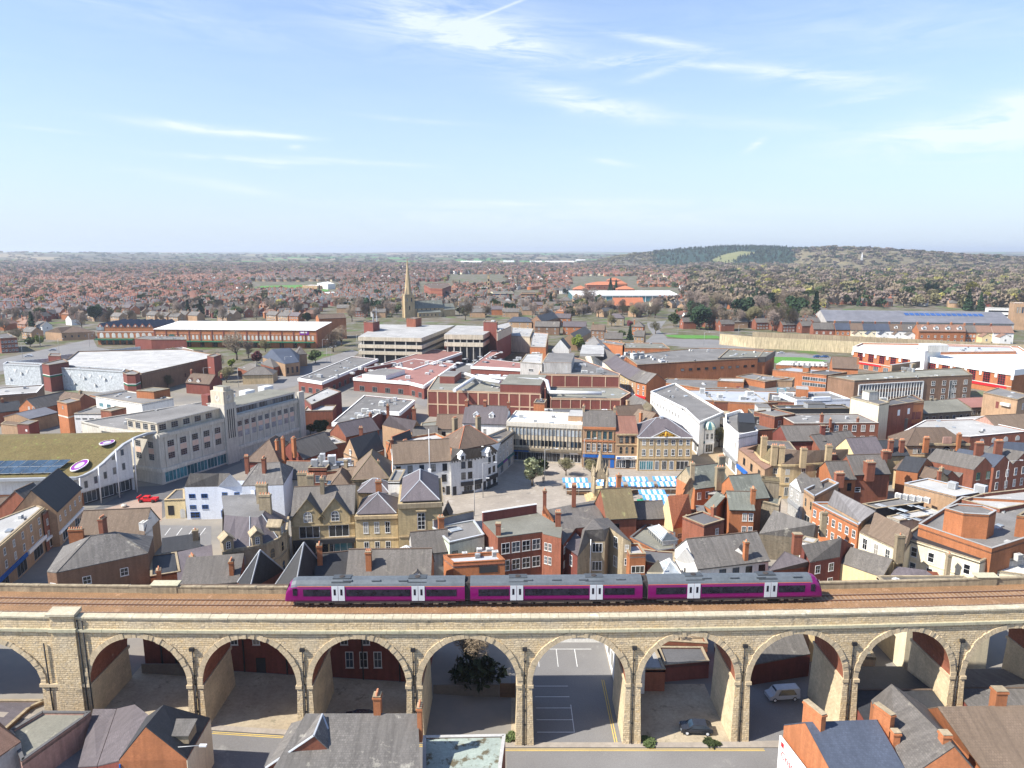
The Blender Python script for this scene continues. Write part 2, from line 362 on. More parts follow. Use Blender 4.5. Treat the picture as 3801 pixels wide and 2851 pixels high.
def ground_nodes():
 nt = gm.node_tree; N = nt.nodes; L = nt.links; b = N['Principled BSDF']; b.inputs['Roughness'].default_value = .95; b.inputs['Specular IOR Level'].default_value = .1
 g = N.new('ShaderNodeNewGeometry'); P = g.outputs['Position']
 def noise(sc,det=5):
  n = N.new('ShaderNodeTexNoise'); n.inputs['Scale'].default_value = sc; n.inputs['Detail'].default_value = det; n.inputs['Roughness'].default_value = .65; L.new(P,n.inputs['Vector']); return n.outputs['Fac']
 def rr(f,a,c,d=0,e=1):
  r = N.new('ShaderNodeMapRange'); r.inputs[1].default_value = a; r.inputs[2].default_value = c; r.inputs[3].default_value = d; r.inputs[4].default_value = e; L.new(f,r.inputs[0]); return r.outputs[0]
 def mix(f,a,c):
  x = N.new('ShaderNodeMix'); x.data_type = 'RGBA'
  for i,v in ((0,f),(6,a),(7,c)):
   if isinstance(v,tuple):x.inputs[i].default_value = (*v,1)
   else:L.new(v,x.inputs[i])
  return x.outputs[2]
 dn = N.new('ShaderNodeVectorMath'); dn.operation = 'LENGTH'; L.new(P,dn.inputs[0]); D = dn.outputs['Value']
 town = mix(rr(noise(.05),.4,.6),(.19,.18,.165),(.26,.235,.20))
 gard = mix(rr(noise(.02),.42,.58),(.09,.095,.045),(.135,.115,.08)); gard = mix(rr(noise(.07),.47,.6),gard,(.17,.155,.14)); gard = mix(rr(noise(.03,2),.6,.66),gard,(.085,.13,.04))
 vo = N.new('ShaderNodeTexVoronoi'); vo.inputs['Scale'].default_value = .0022; L.new(P,vo.inputs['Vector'])
 sc = N.new('ShaderNodeSeparateColor'); L.new(vo.outputs['Color'],sc.inputs[0])
 fld = mix(rr(sc.outputs[0],.40,.42),(.085,.205,.055),(.13,.12,.075)); fld = mix(rr(sc.outputs[1],.72,.74),fld,(.27,.22,.14))
 ed = N.new('ShaderNodeTexVoronoi'); ed.feature = 'DISTANCE_TO_EDGE'; ed.inputs['Scale'].default_value = .0022; L.new(P,ed.inputs['Vector'])
 fld = mix(rr(ed.outputs['Distance'],.03,.05,1,0),fld,(.06,.055,.035))
 fld = mix(rr(noise(.0006,6),.52,.56),fld,(.085,.075,.05))
 c = mix(rr(D,330,420),town,gard); c = mix(rr(D,3300,3900),c,fld)
 L.new(c,b.inputs['Base Color'])
ground_nodes(); gme.materials.append(gm); MATS['ground_mix'] = gm
kind(link('ground',gme),'structure')
def sheet(name,pts,m,lift=.02,k='structure',world_pts=False):
 """flat paved patch: pts in view pixels on z=0 (or world)"""
 mb = MB(); P = [Vector((p[0],p[1],0)) if world_pts else at(*p) for p in pts]
 area = sum(P[i].x * P[(i + 1) % len(P)].y - P[(i + 1) % len(P)].x * P[i].y for i in range(len(P)))
 if area < 0:P = P[::-1]
 mb.face([(p.x,p.y,lift) for p in P],m); return kind(mb.build(name),k)
HILLV = {}
# ---- wooded hills
def hill(name,x0,x1,y0,y1,prof,mat,nx=70,ny=22,rough=5,seed=0):
 """prof: list of (x, height) along the crest"""
 vs_,fs = [],[]
 for j in range(ny + 1):
  v = j / ny; y = y0 + (y1 - y0) * v; s = math.sin(math.pi * min(1,v * 1.0)) ** .8
  for i in range(nx + 1):
   x = x0 + (x1 - x0) * i / nx
   for a,b in zip(prof,prof[1:]):
    if a[0] <= x <= b[0]:h = a[1] + (b[1] - a[1]) * (x - a[0]) / (b[0] - a[0])
   h *= s
   if h > 3:h += (mnoise.noise(Vector((x / 45 + seed,y / 45,0))) + .6 * mnoise.noise(Vector((x / 17,y / 17,3)))) * rough
   vs_.append((x,y,h - 1))
   if h > 8:HILLV.setdefault(mat,[]).append((x,y,h))
 for j in range(ny):
  for i in range(nx):a = j * (nx + 1) + i; fs.append((a,a + 1,a + nx + 2,a + nx + 1))
 me = bpy.data.meshes.new(name); me.from_pydata(vs_,[],fs); me.materials.append(MATS[mat]); return kind(link(name,me),'structure')
M('hill_conifer',(.014,.045,.030),(.010,.032,.021),big=.02,fine=.06,var=.5,vary=0)
M('hill_scrub',(.165,.135,.075),(.115,.10,.055),big=.01,fine=.05,var=.35,vary=0,c3=(.06,.065,.035),c3cut=.66)
M('hill_bare',(.14,.125,.085),(.10,.09,.06),big=.008,fine=.04,var=.35,vary=0)
hill('conifer_hill',640,1430,3150,4200,[(640,6),(720,62),(840,74),(960,84),(1080,90),(1180,92),(1290,90),(1370,84),(1410,70),(1430,5)],'hill_conifer',rough=4)
hill('hill_clearing',830,1120,3120,3560,[(830,2),(880,30),(960,50),(1060,70),(1120,66)],'field_olive',30,16,rough=.5)
hill('conifer_hill',930,1425,2960,3500,[(930,2),(985,26),(1060,52),(1150,70),(1240,78),(1330,76),(1400,60),(1425,4)],'hill_conifer',60,18,rough=4,seed=2)
hill('scrub_hill',1150,3300,2500,3900,[(1150,5),(1230,72),(1400,82),(1560,77),(1750,64),(2000,46),(2300,26),(2700,12),(3300,4)],'hill_scrub',150,40,rough=6,seed=4)
hill('bare_ridge',430,900,3300,4300,[(430,2),(560,40),(700,56),(820,66),(900,40)],'hill_bare',50,20,rough=5)
# ================================================================ viaduct
def yf(x):return 83.5 + (x + 22) ** 2 / 3000.0
DEP = 9.0
ZC,ZP0,ZS,ZI,RISE,HW = 18.3,17.98,16.15,8.75,6.65,6.2
def stone_mat():
 m = bpy.data.materials.new('viaduct_stone'); m.use_nodes = True; nt = m.node_tree; N = nt.nodes; L = nt.links; b = N['Principled BSDF']; b.inputs['Roughness'].default_value = .9; b.inputs['Specular IOR Level'].default_value = .15
 uv = N.new('ShaderNodeUVMap'); uv.uv_map = 'UVMap'; g = N.new('ShaderNodeNewGeometry')
 def noise(src,sc,det,ro=.6):
  n = N.new('ShaderNodeTexNoise'); n.inputs['Scale'].default_value = sc; n.inputs['Detail'].default_value = det; n.inputs['Roughness'].default_value = ro; L.new(src,n.inputs['Vector']); return n.outputs
 def rr(f,a,c,d=0,e=1):
  r = N.new('ShaderNodeMapRange'); r.inputs[1].default_value = a; r.inputs[2].default_value = c; r.inputs[3].default_value = d; r.inputs[4].default_value = e; L.new(f,r.inputs[0]); return r.outputs[0]
 def mix(f,a,c,t='MIX'):
  x = N.new('ShaderNodeMix'); x.data_type = 'RGBA'; x.blend_type = t
  for i,v in ((0,f),(6,a),(7,c)):
   if isinstance(v,tuple):x.inputs[i].default_value = (*v,1)
   elif isinstance(v,(int,float)):x.inputs[i].default_value = v
   else:L.new(v,x.inputs[i])
  return x.outputs[2]
 # slightly wavering courses
 va = N.new('ShaderNodeVectorMath'); va.operation = 'MULTIPLY_ADD'; L.new(noise(uv.outputs[0],.35,2)['Color'],va.inputs[0]); va.inputs[1].default_value = (.35,.22,0); L.new(uv.outputs[0],va.inputs[2])
 br = N.new('ShaderNodeTexBrick'); br.offset = .5; br.squash = .75; br.squash_frequency = 3; br.inputs['Scale'].default_value = 1; br.inputs['Brick Width'].default_value = .62; br.inputs['Row Height'].default_value = .30
 br.inputs['Mortar Size'].default_value = .018; br.inputs['Mortar Smooth'].default_value = .5; br.inputs['Bias'].default_value = .1; L.new(va.outputs[0],br.inputs['Vector'])
 br.inputs['Color1'].default_value = (.74,.595,.385,1); br.inputs['Color2'].default_value = (.58,.45,.275,1); br.inputs['Mortar'].default_value = (.38,.295,.18,1)
 col = mix(rr(noise(va.outputs[0],2.1,1)[0],.56,.66),br.outputs[0],mix(rr(noise(uv.outputs[0],.5,2)[0],.45,.55),(.44,.36,.26),(.64,.47,.25)))
 col = mix(rr(noise(g.outputs['Position'],.12,5)[0],.48,.66,0,.55),col,(.50,.44,.34))
 col = mix(rr(noise(g.outputs['Position'],.45,7,.7)[0],.60,.70,0,.75),col,(.24,.20,.15))
 mp = N.new('ShaderNodeMapping'); mp.inputs['Scale'].default_value = (.9,.10,1); L.new(uv.outputs[0],mp.inputs[0])
 col = mix(rr(noise(mp.outputs[0],1,5)[0],.60,.72,0,.5),col,(.20,.17,.13))
 f = N.new('ShaderNodeCombineColor'); k = rr(noise(uv.outputs[0],5,4,.75)[0],.3,.7,.84,1.14); [L.new(k,f.inputs[i]) for i in range(3)]
 col = mix(1.0,col,f.outputs[0],'MULTIPLY'); L.new(col,b.inputs['Base Color'])
 mm = N.new('ShaderNodeMath'); mm.operation = 'SUBTRACT'; L.new(noise(uv.outputs[0],3.2,4)[0],mm.inputs[0]); L.new(br.outputs['Fac'],mm.inputs[1])
 bn = N.new('ShaderNodeBump'); bn.inputs['Strength'].default_value = 1; bn.inputs['Distance'].default_value = .09; L.new(mm.outputs[0],bn.inputs['Height']); L.new(bn.outputs[0],b.inputs['Normal'])
 MATS['viaduct_stone'] = m
stone_mat()
M('vault_brick',(.36,.13,.075),(.27,.10,.06),rows=(.22,.08),big=.3,streak=.25,var=.2,vary=0,c3=(.46,.33,.24),c3cut=.64)
M('ring_stone',(.62,.50,.33),(.48,.385,.25),big=1.2,fine=5,var=.16,vary=0,streak=.2)
M('coping_stone',(.45,.40,.29),(.37,.33,.24),big=.35,fine=2.5,var=.16,vary=0,c3=(.54,.49,.38),c3cut=.56)
M('string_stone',(.37,.36,.25),(.44,.40,.29),big=.3,fine=2.5,var=.15,vary=0,c3=(.26,.26,.18),c3cut=.58)
M('pier_stone',(.70,.57,.37),(.60,.48,.31),rows=(.7,.3),mort=.85,big=.4,fine=3,var=.14,vary=0,c3=(.33,.27,.19),c3cut=.66,bump=.03)
via = thing('railway_viaduct','long pale sandstone railway viaduct of tall round arches across the foreground','viaduct')
PC = [-41.1 + 14.22 * k for k in range(0,10)]
PC = [-41.1,-26.9,-12.7,1.65,15.8,30.2,44.6,59.1,73.6,88.1]
bays = [(PC[i] + .95,PC[i + 1] - .95,ZI,RISE) for i in range(9)]
bays = [(-54.9,PC[0] - .95,ZI,RISE)] + bays
bays = [(-82.0,-61.3,ZI,RISE)] + bays
def arch_z(b,x):
 c = (b[0] + b[1]) / 2; a = (b[1] - b[0]) / 2; t = max(0,1 - ((x - c) / a) ** 2); return b[2] + b[3] * math.sqrt(t)
XS0,XS1 = -100,104
# spandrel walls front/back, built in vertical strips
wall = MB()
def strips(x0,x1):
 n = max(1,int((x1 - x0) / 1.5)); return [x0 + (x1 - x0) * i / n for i in range(n + 1)]
def wallstrip(mb,x0,x1,za0,za1,zt,m):
 for s,v in ((0,0),(1,DEP)):
  p = [(x0,yf(x0) + v,za0),(x1,yf(x1) + v,za1),(x1,yf(x1) + v,zt),(x0,yf(x0) + v,zt)]
  mb.face(p if s == 0 else p[::-1],m)
edges = [XS0]
for b in bays:edges += [b[0],b[1]]
edges.append(XS1)
for k in range(0,len(edges) - 1):
 x0,x1 = edges[k],edges[k + 1]
 if k % 2 == 0:
  for a,c in zip(strips(x0,x1),strips(x0,x1)[1:]):wallstrip(wall,a,c,ZI,ZI,ZS,'viaduct_stone')
 else:
  b = (x0,x1,ZI,RISE); cc = (x0 + x1) / 2; aa = (x1 - x0) / 2
  xa = [cc - aa * math.cos(math.pi * i / 40) for i in range(41)]
  for a,c in zip(xa,xa[1:]):wallstrip(wall,a,c,arch_z(b,a),arch_z(b,c),ZS,'viaduct_stone')
wall.build('spandrel_wall',via)
for b in bays:
 mb = MB(); cc = (b[0] + b[1]) / 2; aa = (b[1] - b[0]) / 2; n = 28
 pts = [(cc - aa * math.cos(math.pi * i / n),ZI + RISE * math.sin(math.pi * i / n)) for i in range(n + 1)]
 for (xa,za),(xb,zb) in zip(pts,pts[1:]):
  mb.face([(xa,yf(xa),za),(xa,yf(xa) + DEP,za),(xb,yf(xb) + DEP,zb),(xb,yf(xb),zb)],'vault_brick',True)
 mb.build('vault',via)
 mb = MB(); nst = int(math.pi * (aa + RISE) / 2 / .52); th = .72
 for i in range(nst):
  for v0,v1 in ((-.16,.02),):
   t0 = math.pi * (i + .025) / nst; t1 = math.pi * (i + .975) / nst; o = random.uniform(-.07,.05); te = th + random.uniform(-.08,.08)
   q = []
   for t,e in ((t0,0),(t0,te),(t1,te),(t1,0)):
    q.append((cc - (aa - .03 + e) * math.cos(t),ZI + (RISE - .03 + e) * math.sin(t)))
   A = [(x,yf(x) + v0 + (o if v0 < 0 else 0),z) for x,z in q]; B = [(x,yf(x) + v1,z) for x,z in q]
   mb.face(A[::-1],'ring_stone'); mb.face(B,'ring_stone')
   for s in range(4):mb.face([A[s],A[(s + 1) % 4],B[(s + 1) % 4],B[s]],'ring_stone')
 mb.build('arch_ring',via)
# piers, tapering, with impost blocks and drain pipes
def pier(xc,hwid,bat=.28,pipe=True,imp=True):
 mb = MB(); y0 = yf(xc); zb = min(gz(xc,90),gz(xc,83)) - .6
 lo = [(xc - hwid - bat,y0 - bat),(xc + hwid + bat,y0 - bat),(xc + hwid + bat,y0 + DEP + bat),(xc - hwid - bat,y0 + DEP + bat)]
 hi = [(xc - hwid,y0),(xc + hwid,y0),(xc + hwid,y0 + DEP),(xc - hwid,y0 + DEP)]
 for i in range(4):
  j = (i + 1) % 4; mb.face([(*lo[i],zb),(*lo[j],zb),(*hi[j],ZI),(*hi[i],ZI)],'viaduct_stone' if i in (0,2) else 'pier_stone')
 if hwid < 2:   # shallow raised strips either side of the pipe recess
  for s in (-1,1):
   a = xc + s * hwid; c = xc + s * .32; a,c = min(a,c),max(a,c)
   b0 = min(xc + s * (hwid + bat),xc + s * .32); b1 = max(xc + s * (hwid + bat),xc + s * .32)
   F = [(b0,y0 - bat - .14,zb),(b1,y0 - bat - .14,zb),(c,y0 - .14,ZI),(a,y0 - .14,ZI)]; K = [(b0,y0 - bat,zb),(b1,y0 - bat,zb),(c,y0,ZI),(a,y0,ZI)]
   mb.face(F,'viaduct_stone'); mb.face([K[1],K[2],F[2],F[1]],'viaduct_stone'); mb.face([K[3],K[0],F[0],F[3]],'viaduct_stone')
 mb.build('pier',via)
 if imp:
  mb = MB()
  for s in (-1,1):
   x0,x1 = (xc + .34,xc + hwid + .18) if s > 0 else (xc - hwid - .18,xc - .34)
   mb.box(x0,x1,y0 - .3,y0 + DEP + .2,ZI - .42,ZI,'ring_stone')
  mb.build('impost',via)
 if pipe:
  mb = MB(); zs = zb + .5
  mb.tube((xc + random.uniform(-.06,.06),y0 - bat - .12,zs),(xc,y0 - .14,ZI),.075,.075,'black_paint')
  mb.tube((xc,y0 - .14,ZI),(xc + random.uniform(-.1,.1),y0 - .14,ZI + 5.0),.075,.075,'black_paint')
  for z in (3,5,7,10,12):mb.box(xc - .14,xc + .14,y0 - .16 - bat * max(0,1 - z / ZI),y0 - .0,z,z + .12,'black_paint')
  mb.box(xc - .3,xc + .3,y0 - .42,y0 - .1,ZI + 4.9,ZI + 5.35,'black_paint'); mb.build('drain_pipe',via)
  if xc < 0:
   mb = MB(); mb.tube((xc + .3,y0 - .12 - bat,zs),(xc + .16,y0 - .14,ZI + 4),.05,.05,'black_paint'); mb.build('drain_pipe',via)
for xc in PC:pier(xc,.95)
pier((-54.9 - 61.3) / 2,3.2,bat=.1,pipe=False)
pier(-91,9,bat=.1,pipe=False)
# wide pilaster with its own cap, and the three pipes beside it
mb = MB(); mb.box(-59.0,-55.9,yf(-58) - .4,yf(-58) + .3,-1,ZS + .1,'viaduct_stone'); mb.box(-59.2,-55.7,yf(-58) - .65,yf(-58) + .3,ZS + .1,ZS + .5,'string_stone')
mb.box(-59.0,-55.9,yf(-58) - .38,yf(-58) + .4,ZS + .5,18.45,'viaduct_stone'); mb.prism([(-59.3,yf(-58) - .7),(-55.6,yf(-58) - .7),(-55.6,yf(-58) + 1.0),(-59.3,yf(-58) + 1.0)],18.45,[18.75,18.75,19.0,19.0],'coping_stone'); mb.build('pilaster',via)
for px_,dz in ((-60.3,14.5),(-55.6,17.8),(-54.95,17.6)):
 mb = MB(); mb.tube((px_ + .2,yf(px_) - .22,0),(px_,yf(px_) - .22,dz),.09,.09,'black_paint'); mb.build('drain_pipe',via)
# string course, parapets, copings as long swept boxes in short stones
def swept(name,v0,v1,z0,z1,m,step=1.5,gap=0.0,jit=0.0,skip=None,ztop=None):
 mb = MB(); x = XS0
 while x < XS1:
  s = step * random.uniform(.85,1.15) if jit else step; a,c = x + gap,min(x + s - gap,XS1); dz = random.uniform(-jit,jit)
  if not (skip and skip[0] < x < skip[1]):
   P = [(a,yf(a) + v0 - dz),(c,yf(c) + v0 - dz),(c,yf(c) + v1),(a,yf(a) + v1)]
   zt = [z1 + dz] * 4 if ztop is None else [z1 + dz,z1 + dz,ztop + dz,ztop + dz]
   mb.prism(P,z0,zt,m)
  x += s
 return mb.build(name,via)
swept('string_course',-.32,.0,ZS,ZS + .36,'string_stone',1.6,.012,.012)
swept('string_course',DEP,DEP + .3,ZS,ZS + .36,'string_stone',3)
swept('parapet',-.06,.5,ZS,ZP0,'viaduct_stone',3)
swept('parapet',DEP - .5,DEP + .06,ZS,17.95,'stone_old',3)
swept('coping',-.22,.68,ZP0,ZC - .1,'coping_stone',1.25,.015,.02,ztop=ZC + .04)
swept('coping',DEP - .56,DEP - .02,17.95,18.15,'stone_old',1.25,.015,.02)
# refuge blocks on the far parapet
for xr,wd in ((-48.5,3.4),(68,2.6)):
 mb = MB(); y0 = yf(xr) + DEP; mb.box(xr - wd / 2,xr + wd / 2,y0 - .6,y0 + .5,16,18.3,'stone_old'); mb.prism([(xr - wd / 2 - .25,y0 - .7),(xr + wd / 2 + .25,y0 - .7),(xr + wd / 2 + .25,y0 + .6),(xr - wd / 2 - .25,y0 + .6)],18.3,[18.4,18.4,18.55,18.55],'string_stone'); mb.build('refuge_block',via)
# ---- permanent way
trk = thing('railway_track','two rusty brown railway tracks in ballast along the top of the viaduct','railway track')
M('ballast',(.27,.155,.078),(.19,.108,.055),big=.25,fine=7,var=.38,vary=0,bump=.06,c3=(.33,.20,.115),c3cut=.58)
M('sleeper',(.30,.20,.13),(.23,.155,.10),vary=.25,fine=6,var=.2)
M('rail_rust',(.16,.075,.045),(.12,.055,.035),vary=0); M('rail_top',(.30,.22,.18),rough=.4,metal=.5,vary=0)
def strip(name,m,v0,v1,z0,z1,parent,step=2.0):
 mb = MB(); x = XS0
 while x < XS1:
  c = min(x + step,XS1); mb.prism([(x,yf(x) + v0),(c,yf(c) + v0),(c,yf(c) + v1),(x,yf(x) + v1)],z0,z1,m); x = c
 return mb.build(name,parent)
strip('ballast','ballast',.5,DEP - .5,16.0,17.12,trk)
T1,T2 = 2.0,5.75          # distance of the two track centres from the front face
for T in (T1,T2):
 for s in (-.7175,.7175):
  a = strip('rail','rail_rust',T + s - .065,T + s + .065,17.14,17.27,trk); b = strip('rail_head','rail_top',T + s - .035,T + s + .035,17.27,17.31,a)
mb = MB(); x = XS0 + .3
while x < XS1:
 for T in (T1,T2):
  s = (x + 22) / 1500
  mb.prism([(x - .13,yf(x) + T - 1.25),(x + .13,yf(x) + T - 1.25),(x + .13 + s * 0,yf(x) + T + 1.25),(x - .13,yf(x) + T + 1.25)],17.05,17.155,'sleeper')
 x += .65
kind(mb.build('sleeper',trk),'stuff')
# ================================================================ train
M('train_purple',(.175,.004,.105),(.16,.004,.10),big=.5,rough=.28,spec=.5,var=.03,vary=0)
M('train_roof',(.115,.13,.145),(.085,.098,.11),big=.35,fine=2,rough=.45,var=.12,vary=0)
M('train_roof_dark',(.075,.085,.095),rough=.5,vary=0); M('train_orange',(.75,.16,.05),vary=0); M('train_door',(.60,.64,.68),rough=.35,vary=0,var=.03)
M('bogie',(.20,.165,.12),(.12,.10,.08),fine=6,var=.3,vary=0); M('under_dark',(.035,.03,.03),(.06,.05,.045),fine=3,var=.3,vary=0)
M('train_glass',(.012,.012,.02),(.03,.028,.04),big=.9,fine=2,var=.5,rough=.08,spec=.6,vary=0)
train = thing('passenger_train','purple three carriage diesel passenger train with grey roof crossing the viaduct','train')
def carriage(cx,length,nose):
 """nose: -1 cab at the left end, 1 cab at the right end, 0 none; local x along the train"""
 yc = yf(cx) + T2; ang = math.atan2(yf(cx + 5) - yf(cx - 5),10)
 W = 1.36; h = length / 2
 # cross-section (y, z) from the near sill over the roof to the far sill
 sec = [(-W + .10,.85),(-W,1.15),(-W,2.0),(-W + .03,2.75),(-W + .10,2.98),(-W + .28,3.28),(-.62,3.62),(0,3.74),(.62,3.62),(W - .28,3.28),(W - .10,2.98),(W - .03,2.75),(W,2.0),(W,1.15),(W - .10,.85)]
 st = []
 def ring(x,ky=1.0,zt=1.0,zb=0.0):return [(x,y * ky,(.85 - zb) + (z - .85 + zb) * zt if z > .85 else z - zb) for y,z in sec]
 xs_ = [-h + .25 * 0,h]
 rings = []
 if nose == -1:rings += [[(x,y * ky,.75 + (z - .85) * kz) for y,z in sec] for x,ky,kz in ((-h - .28,.84,.22),(-h - .16,.88,.5),(-h + .2,.93,.8),(-h + .6,.97,.93),(-h + 1.2,1,1))]
 else:rings.append([(-h,y,z) for y,z in sec])
 if nose == 1:rings += [[(x,y * ky,.75 + (z - .85) * kz) for y,z in sec] for x,ky,kz in ((h - 1.2,1,1),(h - .6,.97,.93),(h - .2,.93,.8),(h + .16,.88,.5),(h + .28,.84,.22))]
 else:rings.append([(h,y,z) for y,z in sec])
 mb = MB(); n = len(sec)
 for k,(A,B) in enumerate(zip(rings,rings[1:])):
  nosepart = abs(B[0][0]) > h - 1.19 and abs(A[0][0]) > h - 1.21 and nose != 0 and len(rings) > 2 and not (A[0][0] < 0 < B[0][0])
  for i in range(n - 1):
   m = 'train_roof' if 4 <= i <= 9 else 'train_purple'
   if nosepart:m = 'train_purple'
   mb.face([A[i],B[i],B[i + 1],A[i + 1]],m,True)
  mb.face([A[0],A[n - 1],B[n - 1],B[0]],'under_dark')
 mb.face(rings[0][::-1],'train_purple' if nose == -1 else 'under_dark'); mb.face(rings[-1],'train_purple' if nose == 1 else 'under_dark')
 c = mb.build('carriage',train,(cx,yc,17.31),); c.rotation_euler = (0,0,ang)
 for s in (-1,1):
  Y = s * (W + .012)
  def plate(nm,x0,x1,z0,z1,m,out=.02,par=None):
   q = MB(); y0,y1 = (Y - out,Y + .03) if s < 0 else (Y - .03,Y + out); q.box(x0,x1,y0,y1,z0,z1,m); return q.build(nm,par or c)
  dl,dr = -h + 5.95 + (0 if nose != 1 else .0),h - 5.95
  if nose == -1:dl,dr = -h + 6.9,h - 6.2
  if nose == 1:dl,dr = -h + 6.2,h - 6.9
  if nose == 0:dl,dr = -h + 6.2,h - 6.2
  for d in (dl,dr):
   for e in (-.86,.03):
    dd = plate('door',d + e,d + e + .83,.95,3.02,'train_door',.03); plate('door_window',d + e + .26,d + e + .55,1.75,2.6,'train_glass',.045,dd)
  lo_l = -h + (2.25 if nose == -1 else 1.1); hi_r = h - (2.25 if nose == 1 else 1.1)
  for a,b_ in ((lo_l,dl - 1.05),(dl + 1.05,dr - 1.05),(dr + 1.05,hi_r)):plate('window_band',a,b_,1.62,2.55,'train_glass',.02)
  if nose:
   xx = -h + 1.15 if nose < 0 else h - 1.15; plate('cab_window',xx - .28,xx + .28,1.7,2.7,'train_glass',.02)
  plate('orange_stripe',-h + (1.5 if nose == -1 else .05),h - (1.5 if nose == 1 else .05),2.93,3.0,'train_orange',-.02)
  plate('skirt',-h + 1.2,h - 1.2,.62,.84,'under_dark',-.04)
 if nose:
  s = nose; q = MB()
  A = [(s * (h - .10),-.95,2.0),(s * (h - .10),.95,2.0),(s * (h - .52),.95,3.05),(s * (h - .52),-.95,3.05)]
  A = [(x + s * .28,y,z) for x,y,z in A]; q.slab(A if s > 0 else A[::-1],.1,'train_glass'); q.build('windscreen',c)
  q = MB(); q.box(min(s * (h - .1),s * (h + .42)),max(s * (h - .1),s * (h + .42)),-.25,.25,.6,.95,'under_dark'); q.build('coupler',c)
 for bx_ in (-h + 3.9,h - 3.9):
  q = MB()
  for yy in (-1.0,1.0):
   q.box(bx_ - 1.65,bx_ + 1.65,yy - .09,yy + .09,.42,.62,'bogie'); q.box(bx_ - .35,bx_ + .35,yy - .14,yy + .14,.3,.75,'bogie')
   for wx in (-1.3,1.3):q.box(bx_ + wx - .28,bx_ + wx + .28,yy - .16,yy + .12,.3,.66,'bogie')
  for wx in (-1.3,1.3):
   for yy in (-.75,.75):q.tube((bx_ + wx,yy - .07,.42),(bx_ + wx,yy + .07,.42),.42,.42,'under_dark',16)
   q.tube((bx_ + wx,-.75,.42),(bx_ + wx,.75,.42),.08,.08,'under_dark')
  q.build('bogie',c)
 x = -h + 6.2
 for w_ in (2.2,1.4,2.6,1.2,1.8):
  q = MB(); q.box(x,x + w_,-1.15,1.15,.28,.86,'under_dark' if w_ != 1.8 else 'bogie'); q.box(x + .2,x + w_ - .3,-1.19,-1.0,.38,.7,'bogie'); q.build('equipment_box',c); x += w_ + .25
  if x > h - 6.5:break
 for d in (-h + 6.4 + (.8 if nose == -1 else 0),h - 6.4 - (.8 if nose == 1 else 0)):
  q = MB(); q.prism([(d - 1.25,-1.0),(d + 1.25,-1.0),(d + 1.25,.95),(d - 1.25,.95)],3.2,[3.42,3.42,3.6,3.6],'train_roof_dark'); q.box(d - 1.2,d + 1.2,-.45,.45,3.5,3.75,'train_roof_dark'); q.cyl(d,0,3.76,3.83,.36,.36,'under_dark',14)
  q.build('roof_unit',c)
 for d in (-3.8,0,3.6,8.6):q = MB(); q.box(d - .6,d + .6,-.9,-.62,3.5,3.64,'train_roof'); q.build('roof_hatch',c)
 return c
for i,(a,b,n_) in enumerate(((-30.05,-6.3,-1),(-5.6,17.45,0),(18.15,41.7,1))):
 carriage((a + b) / 2,b - a,n_)
for gx in (-5.95,17.8):
 q = MB(); q.box(-.42,.42,-1.0,1.0,1.0,3.3,'under_dark'); q.build('gangway',train,(gx,yf(gx) + T2,17.31))
# ================================================================ building kit
STY = {  # frame, pane, bars x, bars z, surround, arch
 'w':('white_paint','glass_dark',1,1,None,0),'wb':('white_paint','glass_grey',1,1,None,0),'wt':('white_paint','glass_dark',0,1,None,0),
 'W':('white_paint','glass_dark',1,3,'stone_buff',0),'A':('white_paint','glass_dark',1,2,'stone_yellow',1),'a':('stone_buff','glass_dark',0,1,None,1),
 'k':('black_paint','glass_grey',1,1,None,0),'m':('grey_paint','glass_dark',2,2,None,0),'M':('metal_light','glass_grey',1,1,None,0),
 'p':('panel_pink','panel_pink',0,0,None,0),'b':('blue_paint','glass_dark',1,1,None,0),'s':('grey_paint','glass_dark',2,0,None,0),
 'st':('metal_light','glass_teal',2,0,None,0),'sg':('metal_light','glass_grey',2,0,None,0),'ws':('white_paint','glass_dark',2,0,None,0),'g':('black_paint','glass_dark',0,0,None,0),
 'o':('off_white','glass_dark',1,0,None,0),'O':('off_white','off_white',0,0,None,1),'r':('red_paint','glass_dark',2,4,None,0),'bm':('brick_maroon','brick_maroon',0,0,None,0),
 'B':('blue_paint','blue_paint',0,0,None,0),'gr':('green_paint','glass_dark',1,1,None,0),'bl':('glass_bright','glass_bright',0,0,None,0),'d':('black_paint','black_shop',0,0,None,0),'wd':('white_paint','white_paint',0,0,None,0)}
WC = {}
